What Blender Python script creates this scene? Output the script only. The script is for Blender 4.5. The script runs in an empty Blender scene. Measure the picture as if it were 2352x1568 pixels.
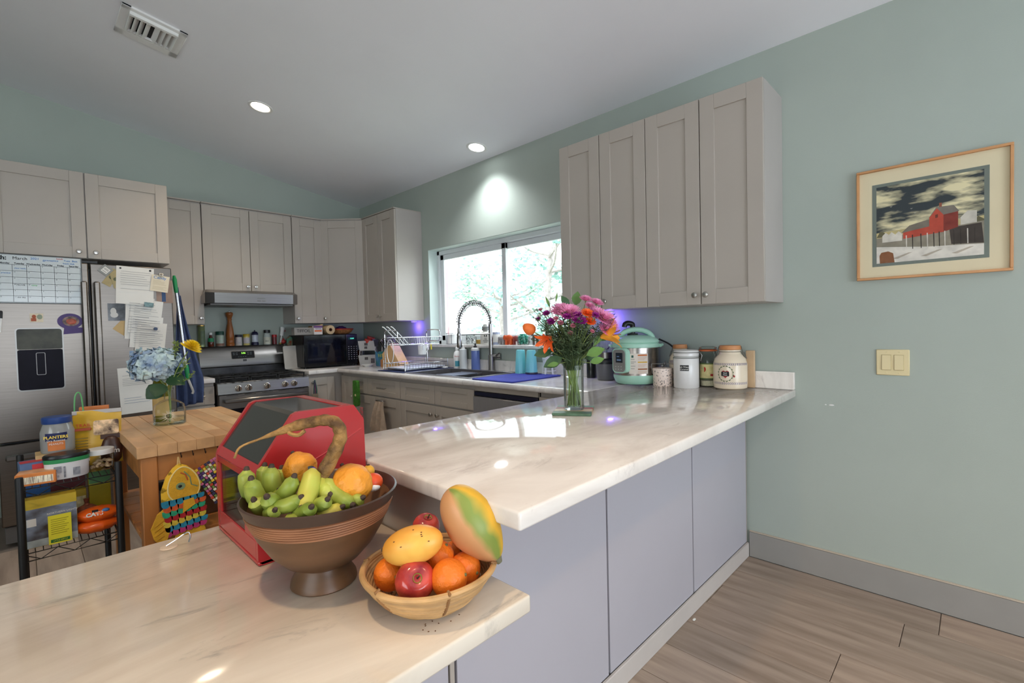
import bpy, bmesh, math, random
from mathutils import Vector, Matrix
random.seed(11)
PI = math.pi
SC = bpy.context.scene
C = SC.collection
R = math.radians

# ---------------------------------------------------------------- camera
def setup_camera():
    cam = bpy.data.cameras.new('camera')
    cam.sensor_width = 36.0
    cam.lens = 36.0 * 1095.405 / 2352
    cam.clip_start = 0.02
    cam.clip_end = 200
    o = bpy.data.objects.new('camera', cam)
    C.objects.link(o)
    yaw, pitch, roll = R(45.65458), R(-1.56073), R(-1.37485)
    f = Vector((math.sin(yaw) * math.cos(pitch), math.cos(yaw) * math.cos(pitch), math.sin(pitch)))
    r = Vector((math.cos(yaw), -math.sin(yaw), 0))
    u = r.cross(f)
    r2 = math.cos(roll) * r + math.sin(roll) * u
    u2 = -math.sin(roll) * r + math.cos(roll) * u
    m = Matrix((r2, u2, -f)).transposed().to_4x4()
    m.translation = Vector((-2.8185, -5.21415, 1.32746))
    o.matrix_world = m
    SC.camera = o
setup_camera()

# ---------------------------------------------------------------- world, big lights, exposure
SC.view_settings.view_transform = 'Standard'
SC.view_settings.look = 'None'
SC.view_settings.gamma = 1
SC.view_settings.use_curve_mapping = False
SC.view_settings.exposure = 0.05

w = bpy.data.worlds.new('world')
SC.world = w
w.use_nodes = True
nt = w.node_tree
bg = nt.nodes['Background']
bg.inputs['Color'].default_value = (0.86, 0.95, 1.0, 1)
bg.inputs['Strength'].default_value = 5.0

def area(name, loc, size, energy, col, rot):
    l = bpy.data.lights.new(name, 'AREA')
    l.shape = 'RECTANGLE'
    l.size, l.size_y = size
    l.energy = energy
    l.color = col
    o = bpy.data.objects.new(name, l)
    C.objects.link(o)
    o.location = loc
    o.rotation_euler = rot
    return o
# fill lamps added for unseen daylight; rear one tilts up to brighten the ceiling
area('daylight_fill_rear', (-2.4, -8.9, 1.5), (4.2, 2.3), 125, (0.76, 0.85, 1.0), (R(124), 0, 0))
area('daylight_fill_side', (-5.9, -5.6, 1.7), (2.6, 1.7), 8, (1.0, 0.95, 0.88), (R(90), 0, R(-90)))
# warm recessed ceiling lamps over the dining side, behind the camera
for lx, ly, le in ((-1.5, -6.1, 44), (-2.7, -6.3, 20), (-3.05, -4.55, 80)):
    l = bpy.data.lights.new('dining_downlight', 'SPOT')
    l.energy, l.color, l.spot_size, l.spot_blend, l.shadow_soft_size = le, (1.0, 0.68, 0.38), R(120), 0.8, 0.06
    o = bpy.data.objects.new('dining_downlight', l)
    C.objects.link(o)
    o.location = (lx, ly, 2.74 - 0.162 * lx)

# ---------------------------------------------------------------- materials
def c(r, g, b):
    def f(v):
        v /= 255.0
        return v / 12.92 if v <= 0.04045 else ((v + 0.055) / 1.055) ** 2.4
    return (f(r), f(g), f(b))
MATS = {}
def mat(name, col, rough=0.5, metal=0.0, var=0.06, scale=6.0, bump=0.0, bscale=60.0, trans=0.0, ior=1.45,
        coat=0.0, emit=0.0, stretch=None, col2=None, spec=0.5, sss=0.0, contrast=(0.35, 0.65), sheen=0.0):
    if name in MATS:
        return MATS[name]
    m = bpy.data.materials.new(name)
    m.use_nodes = True
    n = m.node_tree.nodes
    L = m.node_tree.links
    b = n['Principled BSDF']
    tc = n.new('ShaderNodeTexCoord')
    src = tc.outputs['Object']
    if stretch:
        mp = n.new('ShaderNodeMapping')
        mp.inputs['Scale'].default_value = stretch
        L.new(src, mp.inputs['Vector'])
        src = mp.outputs['Vector']
    nz = n.new('ShaderNodeTexNoise')
    nz.inputs['Scale'].default_value = scale
    nz.inputs['Detail'].default_value = 4
    L.new(src, nz.inputs['Vector'])
    rp = n.new('ShaderNodeValToRGB')
    rp.color_ramp.elements[0].position = contrast[0]
    rp.color_ramp.elements[1].position = contrast[1]
    a = tuple(max(0, v * (1 - var)) for v in col)
    d = tuple(min(1, v * (1 + var)) for v in (col2 or col))
    rp.color_ramp.elements[0].color = (*a, 1)
    rp.color_ramp.elements[1].color = (*d, 1)
    L.new(nz.outputs['Fac'], rp.inputs['Fac'])
    L.new(rp.outputs['Color'], b.inputs['Base Color'])
    b.inputs['Roughness'].default_value = rough
    b.inputs['Metallic'].default_value = metal
    b.inputs['IOR'].default_value = ior
    b.inputs['Transmission Weight'].default_value = trans
    b.inputs['Coat Weight'].default_value = coat
    b.inputs['Coat Roughness'].default_value = 0.06
    b.inputs['Specular IOR Level'].default_value = spec
    b.inputs['Sheen Weight'].default_value = sheen
    if sss:
        b.inputs['Subsurface Weight'].default_value = sss
        b.inputs['Subsurface Radius'].default_value = (0.01, 0.006, 0.003)
        b.inputs['Subsurface Scale'].default_value = 0.5
    if emit:
        b.inputs['Emission Color'].default_value = (*col, 1)
        b.inputs['Emission Strength'].default_value = emit
    if bump:
        n2 = n.new('ShaderNodeTexNoise')
        n2.inputs['Scale'].default_value = bscale
        n2.inputs['Detail'].default_value = 3
        L.new(src, n2.inputs['Vector'])
        bp = n.new('ShaderNodeBump')
        bp.inputs['Strength'].default_value = bump
        bp.inputs['Distance'].default_value = 0.01
        L.new(n2.outputs['Fac'], bp.inputs['Height'])
        L.new(bp.outputs['Normal'], b.inputs['Normal'])
    m.diffuse_color = (*col, 1)
    MATS[name] = m
    return m

def glass(name, col=(1, 1, 1), rough=0.0, ior=1.45, alpha=None):
    if name in MATS:
        return MATS[name]
    m = bpy.data.materials.new(name)
    m.use_nodes = True
    n = m.node_tree.nodes
    L = m.node_tree.links
    out = n['Material Output']
    n.remove(n['Principled BSDF'])
    # thin glass: mostly clear with a fresnel reflection
    tr = n.new('ShaderNodeBsdfTransparent')
    tr.inputs['Color'].default_value = (*col, 1)
    gl = n.new('ShaderNodeBsdfGlossy')
    gl.inputs['Roughness'].default_value = max(rough, 0.02)
    lw = n.new('ShaderNodeLayerWeight')
    lw.inputs['Blend'].default_value = 0.25 if alpha is None else alpha
    nz = n.new('ShaderNodeTexNoise')
    nz.inputs['Scale'].default_value = 3
    mx = n.new('ShaderNodeMixShader')
    mt = n.new('ShaderNodeMath')
    mt.operation = 'MULTIPLY'
    mt.inputs[1].default_value = 0.7
    L.new(lw.outputs['Fresnel'], mt.inputs[0])
    L.new(mt.outputs[0], mx.inputs['Fac'])
    L.new(tr.outputs[0], mx.inputs[1])
    L.new(gl.outputs[0], mx.inputs[2])
    L.new(mx.outputs[0], out.inputs['Surface'])
    MATS[name] = m
    return m

def marble(name, base, cloud, vein, rough=0.12, scale=1.6, amount=0.55, stretch=(1, 2.2, 1)):
    m = bpy.data.materials.new(name)
    m.use_nodes = True
    n = m.node_tree.nodes
    L = m.node_tree.links
    b = n['Principled BSDF']
    tc = n.new('ShaderNodeTexCoord')
    mp = n.new('ShaderNodeMapping')
    mp.inputs['Scale'].default_value = stretch
    mp.inputs['Rotation'].default_value = (0, 0, R(-28))
    L.new(tc.outputs['Object'], mp.inputs['Vector'])
    n1 = n.new('ShaderNodeTexNoise')
    n1.inputs['Scale'].default_value = scale
    n1.inputs['Detail'].default_value = 8
    n1.inputs['Roughness'].default_value = 0.62
    n1.inputs['Distortion'].default_value = 0.9
    L.new(mp.outputs[0], n1.inputs['Vector'])
    r1 = n.new('ShaderNodeValToRGB')
    e = r1.color_ramp.elements
    e[0].position, e[0].color = 0.36, (*cloud, 1)
    e[1].position, e[1].color = 0.60, (*base, 1)
    L.new(n1.outputs['Fac'], r1.inputs['Fac'])
    n2 = n.new('ShaderNodeTexNoise')
    n2.inputs['Scale'].default_value = scale * 2.1
    n2.inputs['Detail'].default_value = 10
    n2.inputs['Roughness'].default_value = 0.7
    n2.inputs['Distortion'].default_value = 1.6
    L.new(mp.outputs[0], n2.inputs['Vector'])
    r2 = n.new('ShaderNodeValToRGB')
    e = r2.color_ramp.elements
    e[0].position, e[0].color = 0.30, (1, 1, 1, 1)
    e[1].position, e[1].color = 0.43, (0, 0, 0, 1)
    L.new(n2.outputs['Fac'], r2.inputs['Fac'])
    mm = n.new('ShaderNodeMath')
    mm.operation = 'MULTIPLY'
    mm.inputs[1].default_value = amount
    L.new(r2.outputs['Color'], mm.inputs[0])
    mx = n.new('ShaderNodeMix')
    mx.data_type = 'RGBA'
    L.new(mm.outputs[0], mx.inputs[0])
    L.new(r1.outputs['Color'], mx.inputs[6])
    mx.inputs[7].default_value = (*vein, 1)
    L.new(mx.outputs[2], b.inputs['Base Color'])
    b.inputs['Roughness'].default_value = rough
    b.inputs['Specular IOR Level'].default_value = 0.5
    MATS[name] = m
    return m

# ---------------------------------------------------------------- mesh collector
class MB:
    def __init__(s):
        s.v, s.f = [], []
    def add(s, vs, fs):
        k = len(s.v)
        s.v += [tuple(p) for p in vs]
        s.f += [tuple(i + k for i in q) for q in fs]
        return s
    def box(s, x0, x1, y0, y1, z0, z1, b=0.0):
        if x0 > x1: x0, x1 = x1, x0
        if y0 > y1: y0, y1 = y1, y0
        if z0 > z1: z0, z1 = z1, z0
        b = min(b, (x1 - x0) * .45, (y1 - y0) * .45, (z1 - z0) * .45)
        if b <= 0:
            vs = [(x, y, z) for x in (x0, x1) for y in (y0, y1) for z in (z0, z1)]
            return s.add(vs, [(0, 1, 3, 2), (4, 6, 7, 5), (0, 4, 5, 1), (2, 3, 7, 6), (0, 2, 6, 4), (1, 5, 7, 3)])
        vs, idx = [], {}
        X, Y, Z = (x0, x1), (y0, y1), (z0, z1)
        for i in (0, 1):
            for j in (0, 1):
                for k in (0, 1):
                    sx, sy, sz = (1 - 2 * i), (1 - 2 * j), (1 - 2 * k)
                    idx[i, j, k, 0] = len(vs); vs.append((X[i], Y[j] + sy * b, Z[k] + sz * b))
                    idx[i, j, k, 1] = len(vs); vs.append((X[i] + sx * b, Y[j], Z[k] + sz * b))
                    idx[i, j, k, 2] = len(vs); vs.append((X[i] + sx * b, Y[j] + sy * b, Z[k]))
        q = []
        def face(pts, nrm):
            P = [Vector(vs[a]) for a in pts]
            nn = (P[1] - P[0]).cross(P[2] - P[0])
            q.append(tuple(pts) if nn.dot(Vector(nrm)) > 0 else tuple(reversed(pts)))
        for a in (0, 1):
            sg = 2 * a - 1
            face([idx[a, 0, 0, 0], idx[a, 1, 0, 0], idx[a, 1, 1, 0], idx[a, 0, 1, 0]], (sg, 0, 0))
            face([idx[0, a, 0, 1], idx[1, a, 0, 1], idx[1, a, 1, 1], idx[0, a, 1, 1]], (0, sg, 0))
            face([idx[0, 0, a, 2], idx[1, 0, a, 2], idx[1, 1, a, 2], idx[0, 1, a, 2]], (0, 0, sg))
            for d in (0, 1):
                t = 2 * d - 1
                face([idx[a, d, 0, 0], idx[a, d, 1, 0], idx[a, d, 1, 1], idx[a, d, 0, 1]], (sg, t, 0))
                face([idx[a, 0, d, 0], idx[a, 1, d, 0], idx[a, 1, d, 2], idx[a, 0, d, 2]], (sg, 0, t))
                face([idx[0, a, d, 1], idx[1, a, d, 1], idx[1, a, d, 2], idx[0, a, d, 2]], (0, sg, t))
        for i in (0, 1):
            for j in (0, 1):
                for k in (0, 1):
                    face([idx[i, j, k, 0], idx[i, j, k, 1], idx[i, j, k, 2]], (2 * i - 1, 2 * j - 1, 2 * k - 1))
        return s.add(vs, q)
    def lathe(s, prof, n=24, cx=0, cy=0, cz=0, sx=1, sy=1, M=None):
        vs, fs = [], []
        for r, z in prof:
            for i in range(n):
                a = 2 * PI * i / n
                p = Vector((r * math.cos(a) * sx, r * math.sin(a) * sy, z))
                if M: p = M @ p
                vs.append((p.x + cx, p.y + cy, p.z + cz))
        m = len(prof)
        for j in range(m - 1):
            for i in range(n):
                fs.append((j * n + i, j * n + (i + 1) % n, (j + 1) * n + (i + 1) % n, (j + 1) * n + i))
        return s.add(vs, fs)
    def tube(s, pts, r, n=8, closed=False, cap=True):
        pts = [Vector(p) for p in pts]
        m = len(pts)
        rs = r if isinstance(r, (list, tuple)) else [r] * m
        vs, fs = [], []
        prev = None
        for i, p in enumerate(pts):
            if closed:
                t = (pts[(i + 1) % m] - pts[i - 1])
            else:
                t = pts[min(i + 1, m - 1)] - pts[max(i - 1, 0)]
            if t.length < 1e-9: t = Vector((0, 0, 1))
            t.normalize()
            if prev is None:
                up = Vector((0, 0, 1)) if abs(t.z) < .9 else Vector((1, 0, 0))
                a = t.cross(up).normalized()
            else:
                a = (prev - t * prev.dot(t))
                if a.length < 1e-6: a = t.orthogonal()
                a.normalize()
            prev = a
            b = t.cross(a)
            for k in range(n):
                an = 2 * PI * k / n
                vs.append(p + (a * math.cos(an) + b * math.sin(an)) * rs[i])
        for i in range(m if closed else m - 1):
            j = (i + 1) % m
            for k in range(n):
                fs.append((i * n + k, j * n + k, j * n + (k + 1) % n, i * n + (k + 1) % n)[::-1])
        if cap and not closed:
            fs.append(tuple(range(n)))
            fs.append(tuple(reversed([(m - 1) * n + k for k in range(n)])))
        return s.add(vs, fs)
    def prism(s, poly, a, b, ax='y'):
        # poly in the plane of the two other axes, extruded from a to b along ax
        def P(u, v, t):
            return {'x': (t, u, v), 'y': (u, t, v), 'z': (u, v, t)}[ax]
        n = len(poly)
        vs = [P(u, v, a) for u, v in poly] + [P(u, v, b) for u, v in poly]
        fs = [tuple(range(n)), tuple(reversed(range(n, 2 * n)))]
        for i in range(n):
            j = (i + 1) % n
            fs.append((i, i + n, j + n, j))
        return s.add(vs, fs)
    def ball(s, ctr, rad, n=16, m=10, fn=None, M=None):
        if not isinstance(rad, (tuple, list)): rad = (rad,) * 3
        vs, fs = [], []
        def put(th, ph):
            p = Vector((math.sin(th) * math.cos(ph), math.sin(th) * math.sin(ph), math.cos(th)))
            k = fn(p) if fn else 1
            q = Vector((p.x * rad[0] * k, p.y * rad[1] * k, p.z * rad[2] * k))
            if M: q = M @ q
            vs.append((q.x + ctr[0], q.y + ctr[1], q.z + ctr[2]))
        put(0, 0)
        for j in range(1, m):
            for i in range(n):
                put(PI * j / m, 2 * PI * i / n)
        put(PI, 0)
        for i in range(n):
            fs.append((0, 1 + i, 1 + (i + 1) % n))
        for j in range(m - 2):
            for i in range(n):
                a, b_ = 1 + j * n + i, 1 + j * n + (i + 1) % n
                fs.append((a, a + n, b_ + n, b_))
        last = len(vs) - 1
        for i in range(n):
            a, b_ = 1 + (m - 2) * n + i, 1 + (m - 2) * n + (i + 1) % n
            fs.append((a, last, b_))
        return s.add(vs, fs)
    def quad(s, a, b, cc, d):
        return s.add([a, b, cc, d], [(0, 1, 2, 3)])
    def xf(s, M):
        s.v = [tuple(M @ Vector(p)) for p in s.v]
        return s
    def mesh(s, name, smooth=True, ang=38):
        me = bpy.data.meshes.new(name)
        me.from_pydata(s.v, [], s.f)
        bm = bmesh.new()
        bm.from_mesh(me)
        bmesh.ops.recalc_face_normals(bm, faces=bm.faces)
        bm.to_mesh(me)
        bm.free()
        if smooth:
            me.shade_smooth()
            me.set_sharp_from_angle(angle=R(ang))
        return me
    def build(s, name, m, parent=None, loc=None, rot=None, smooth=True, ang=38, label=None):
        o = bpy.data.objects.new(name, s.mesh(name, smooth, ang))
        C.objects.link(o)
        if m: o.data.materials.append(m)
        if parent: o.parent = parent
        if loc: o.location = loc
        if rot: o.rotation_euler = rot
        if label: o['label'] = label
        return o

def T(name, label, cat, loc=(0, 0, 0), rz=0.0, group=None, rot=None):
    o = bpy.data.objects.new(name, None)
    o.empty_display_size = 0.05
    C.objects.link(o)
    o.location = loc
    o.rotation_euler = rot or (0, 0, rz)
    return tag(o, label, cat, group)
def tag(o, label, cat, group=None):
    o['label'] = label
    o['category'] = cat
    if group: o['group'] = group
    return o
def struct(o, label=None):
    o['kind'] = 'structure'
    if label: o['label'] = label
    return o
def link_copy(src, parent, loc=None, rot=None, name=None):
    o = src.copy()
    C.objects.link(o)
    o.parent = parent
    if loc is not None: o.location = loc
    if rot is not None: o.rotation_euler = rot
    if name: o.name = name
    return o
def copy_tree(o, parent=None):
    k = o.copy()
    C.objects.link(k)
    k.parent = parent
    for ch in list(o.children):
        copy_tree(ch, k)
    return k
def text(s, size, m, parent, loc, rot=(PI / 2, 0, 0), align='CENTER', name='lettering', bold=0.0, ext=0.0004, sx=1.0):
    cu = bpy.data.curves.new('t', 'FONT')
    cu.body = s
    cu.size = size
    cu.align_x = align
    cu.align_y = 'CENTER'
    cu.extrude = ext
    cu.offset = bold
    cu.resolution_u = 3
    t = bpy.data.objects.new('t', cu)
    C.objects.link(t)
    bpy.context.view_layer.update()
    me = bpy.data.meshes.new_from_object(t)
    bpy.data.objects.remove(t)
    bpy.data.curves.remove(cu)
    me.name = name
    me.materials.clear()
    me.materials.append(m)
    o = bpy.data.objects.new(name, me)
    C.objects.link(o)
    o.parent = parent
    o.location = loc
    o.rotation_euler = rot
    o.scale = (sx, 1, 1)
    return o
def lines(name, m, parent, rects, y=-0.0006, t=0.0004):
    # flat printed marks on a sheet that faces -y: rects (x0, x1, z0, z1)
    k = MB()
    for x0, x1, z0, z1 in rects:
        k.box(x0, x1, y, y + t, z0, z1)
    return k.build(name, m, parent, smooth=False)
def arc(cx, cy, r, a0, a1, n):
    return [(cx + r * math.cos(a0 + (a1 - a0) * i / n), cy + r * math.sin(a0 + (a1 - a0) * i / n)) for i in range(n + 1)]
def rrect(x0, x1, z0, z1, r, n=4):
    p = []
    for cx, cz, a in ((x1 - r, z0 + r, -PI / 2), (x1 - r, z1 - r, 0), (x0 + r, z1 - r, PI / 2), (x0 + r, z0 + r, PI)):
        p += arc(cx, cz, r, a, a + PI / 2, n)
    return p
def spline(pts, n=8):
    P = [Vector(p) for p in pts]
    P = [P[0] * 2 - P[1]] + P + [P[-1] * 2 - P[-2]]
    out = []
    for i in range(1, len(P) - 2):
        for k in range(n):
            t = k / n
            a, b, d, e = P[i - 1], P[i], P[i + 1], P[i + 2]
            out.append(0.5 * ((2 * b) + (d - a) * t + (2 * a - 5 * b + 4 * d - e) * t * t + (3 * b - a - 3 * d + e) * t ** 3))
    out.append(P[-2])
    return out

# palette
WALL = mat('wall_paint', c(170, 179, 170), 0.75, var=0.03, scale=1.5, bump=0.06, bscale=220)
CEIL = mat('ceiling_paint', c(236, 237, 241), 0.85, var=0.02, scale=1.2, bump=0.05, bscale=180)
CAB = mat('cabinet_paint', c(178, 169, 159), 0.38, var=0.025, scale=3)
CABIN = mat('cabinet_carcass', c(178, 171, 165), 0.45, var=0.03, scale=3)
PANEL = mat('panel_paint', c(182, 179, 187), 0.42, var=0.02, scale=2)
GAP = mat('seam_shadow_gap', c(78, 72, 70), 0.7, var=0.03)
NICKEL = mat('brushed_nickel', c(190, 186, 180), 0.3, 1.0, var=0.05, scale=20)
STEEL = mat('stainless_steel', c(124, 117, 110), 0.34, 1.0, var=0.06, scale=5, stretch=(1, 1, 40))
STEELH = mat('stainless_steel_horizontal_grain', c(150, 147, 145), 0.28, 1.0, var=0.06, scale=5, stretch=(1, 40, 40))
CHROME = mat('chrome', c(205, 205, 208), 0.14, 1.0, var=0.03)
BLACK = mat('black_plastic', c(22, 22, 24), 0.35, var=0.1)
BLACKM = mat('black_enamel', c(16, 16, 17), 0.25, var=0.1)
IRON = mat('cast_iron', c(26, 26, 27), 0.55, var=0.2, scale=40, bump=0.2, bscale=300)
WHITE = mat('white_plastic', c(232, 232, 230), 0.4, var=0.02)
WHITEF = mat('white_frame', c(226, 230, 232), 0.4, var=0.02)
PAPER = mat('paper_white', c(228, 226, 220), 0.8, var=0.02)
PAPERW = mat('paper_cream', c(226, 214, 190), 0.8, var=0.04)
INK = mat('ink_black', c(25, 25, 28), 0.7, var=0.05)
INKG = mat('ink_grey', c(150, 150, 152), 0.8, var=0.05)
INKB = mat('ink_blue', c(60, 130, 200), 0.7, var=0.05)
INKR = mat('ink_red', c(196, 50, 44), 0.7, var=0.05)
INKGR = mat('ink_green', c(70, 190, 90), 0.7, var=0.05)
GLASS = glass('clear_glass', (0.96, 0.98, 0.97))
WGLASS = glass('window_glass', (0.97, 0.99, 0.99), alpha=0.12)
WATER = glass('water', (0.90, 0.93, 0.88), alpha=0.2)
MARB = marble('bar_marble', c(240, 234, 227), c(212, 203, 195), c(164, 152, 146), 0.06, 1.7, 0.42)
MARBL = marble('low_marble', c(236, 226, 210), c(206, 192, 174), c(126, 122, 120), 0.10, 1.15, 0.62, (0.6, 2.6, 1))
MARBP = marble('perimeter_marble', c(232, 228, 224), c(208, 204, 202), c(150, 146, 146), 0.10, 2.4, 0.4)
FZ = 0.017
CT = 0.971
LT = 0.777
# ================================================================ structure
RX0, RY0 = -6.0, -9.0
def ceil_z(x): return 2.778 - 0.162 * x
def build_shell():
    # floor: screed with wood-look planks laid on it, running along the window wall
    base = struct(MB().box(RX0, 0, RY0, 0, -0.12, FZ - 0.009).build('floor', mat('grout', c(128, 116, 106), 0.9), smooth=False))
    wood = []
    for k, col in enumerate(((176, 156, 140), (168, 149, 134), (182, 163, 147), (163, 146, 132))):
        m = mat('floor_plank_%d' % k, c(*[v - 26 for v in col]), 0.42, var=0.05, scale=2.2, stretch=(9, 0.9, 1), col2=c(*col), contrast=(0.3, 0.62))
        wood.append(m)
    W, Lg, g = 0.200, 1.22, 0.0014
    mesh = [MB().box(0.001, W - g, 0.001, Lg - g, -0.010, 0, 0.0012).mesh('plank', False) for k in range(4)]
    for k in range(4): mesh[k].materials.append(wood[k])
    rnd = random.Random(3)
    n = 0
    x = -0.014
    i = 0
    while x > -4.3:
        off = (-1.66 + i * 0.53) % Lg if i else 0.20
        y = -0.02 - off
        while y > -6.6:
            if n < 300:
                o = bpy.data.objects.new('plank', mesh[rnd.randrange(4)])
                C.objects.link(o)
                o.parent = base
                o.location = (x - W, y - Lg, FZ)
                n += 1
            y -= Lg
        x -= W
        i += 1
    # dining-room end of the floor, far behind the camera
    MB().box(RX0, 0, RY0, -7.4, FZ - 0.009, FZ - 0.0005).build('plank_field', wood[0], base, smooth=False)['kind'] = 'stuff'
    MB().box(RX0, -4.3, -7.4, 0, FZ - 0.009, FZ - 0.0005).build('plank_field', wood[1], base, smooth=False)['kind'] = 'stuff'
    # sloped ceiling
    k = MB().prism([(0.25, ceil_z(0.25)), (0.25, ceil_z(0.25) + .15), (RX0 - .2, ceil_z(RX0 - .2) + .15), (RX0 - .2, ceil_z(RX0 - .2))], RY0 - .2, 0.2, 'y')
    struct(k.build('ceiling', CEIL, smooth=False))
    # back wall (stove and fridge)
    k = MB().prism([(0.0, -0.1), (RX0, -0.1), (RX0, ceil_z(RX0)), (0.0, ceil_z(0))], 0.0, 0.2, 'y')
    struct(k.build('wall_back', WALL, smooth=False))
    # window wall with its opening
    y0, y1, z0, z1 = -3.05, -1.33, 1.165, 2.117
    k = MB()
    k.box(0, .2, RY0 - .2, y0, -.1, ceil_z(0)).box(0, .2, y1, .2, -.1, ceil_z(0))
    k.box(0, .2, y0, y1, -.1, z0).box(0, .2, y0, y1, z1, ceil_z(0))
    struct(k.build('wall_right', WALL, smooth=False))
    # dining room behind the camera: side wall and garden-door wall with openings
    k = MB()
    k.box(RX0 - .2, RX0, RY0 - .2, -7.1, -.1, 3.8).box(RX0 - .2, RX0, -4.1, .2, -.1, 3.8)
    k.box(RX0 - .2, RX0, -7.1, -4.1, -.1, 1.0).box(RX0 - .2, RX0, -7.1, -4.1, 2.3, 3.8)
    struct(k.build('wall_left', WALL, smooth=False))
    k = MB()
    k.box(RX0, -4.7, RY0 - .2, RY0, -.1, 3.8).box(-4.7, -3.2, RY0 - .2, RY0, -.1, 3.0).box(-1.6, 0, RY0 - .2, RY0, -.1, 3.0).box(-3.2, -1.6, RY0 - .2, RY0, 2.2, 3.0)
    k.prism([(-.1, 3.0), (-4.7, 3.0), (-4.7, ceil_z(-4.7) + .1), (-.1, ceil_z(-.1) + .1)], RY0 - .2, RY0, 'y')
    struct(k.build('wall_front', WALL, smooth=False))
    # baseboard along the window wall, with a paler top edge
    bb = struct(MB().box(-.014, 0.0, RY0, -4.298, FZ, .158, .002).build('baseboard_right', mat('baseboard_paint', c(152, 149, 144), .5, var=.03)))
    MB().box(-.0145, -.001, RY0, -4.298, .1585, .1635, .001).build('caulk_bead', mat('caulk', c(200, 186, 168), .6), bb)
    # scuffs and nail holes in the paint
    sc = MB()
    for y, z, a, b in ((-4.690, .905, .012, .004), (-4.665, .905, .004, .0025)):
        sc.ball((-.001, y, z), (.0012, a, b), 10, 6)
    tag(sc.build('paint_chip', WHITE), 'white scuff where paint chipped below the light switch', 'scuff')
build_shell()

def build_window():
    w = T('window_1', 'white sliding window above the sink', 'window', (0, 0, 0))
    del w['category']
    w['kind'] = 'structure'
    y0, y1, z0, z1 = -3.05, -1.33, 1.19, 2.117
    # painted reveal
    k = MB()
    k.box(.002, .2, y0, y0 + .004, z0, z1).box(.002, .2, y1 - .004, y1, z0, z1).box(.002, .2, y0, y1, z1 - .004, z1)
    k.build('reveal', mat('reveal_paint', c(206, 220, 216), .6, var=.02), w, smooth=False)
    # marble sill
    MB().box(-.045, .125, y0, y1 + .07, 1.165, 1.192, .005).build('window_sill', MARBP, w)
    # outer frame
    k = MB()
    fx0, fx1 = .105, .185
    k.box(fx0, fx1, y0 + .004, y1 - .004, z1 - .045, z1 - .004, .003).box(fx0, fx1, y0 + .004, y1 - .004, z0, z0 + .035, .003)
    k.box(fx0, fx1, y0 + .004, y0 + .04, z0, z1 - .004, .003).box(fx0, fx1, y1 - .04, y1 - .004, z0, z1 - .004, .003)
    k.build('window_frame', WHITEF, w)
    for (a, b, x) in ((-2.29, -1.37, .118), (-3.01, -2.23, .150)):
        s = MB()
        t = .050
        s.box(x, x + .026, a, a + t, z0 + .035, z1 - .045, .003).box(x, x + .026, b - t, b, z0 + .035, z1 - .045, .003)
        s.box(x, x + .026, a, b, z0 + .035, z0 + .035 + t, .003).box(x, x + .026, a, b, z1 - .045 - t, z1 - .045, .003)
        so = s.build('sash', WHITEF, w)
        MB().box(x + .011, x + .015, a + t, b - t, z0 + .035 + t, z1 - .045 - t).build('pane', WGLASS, so, smooth=False)
build_window()

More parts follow.
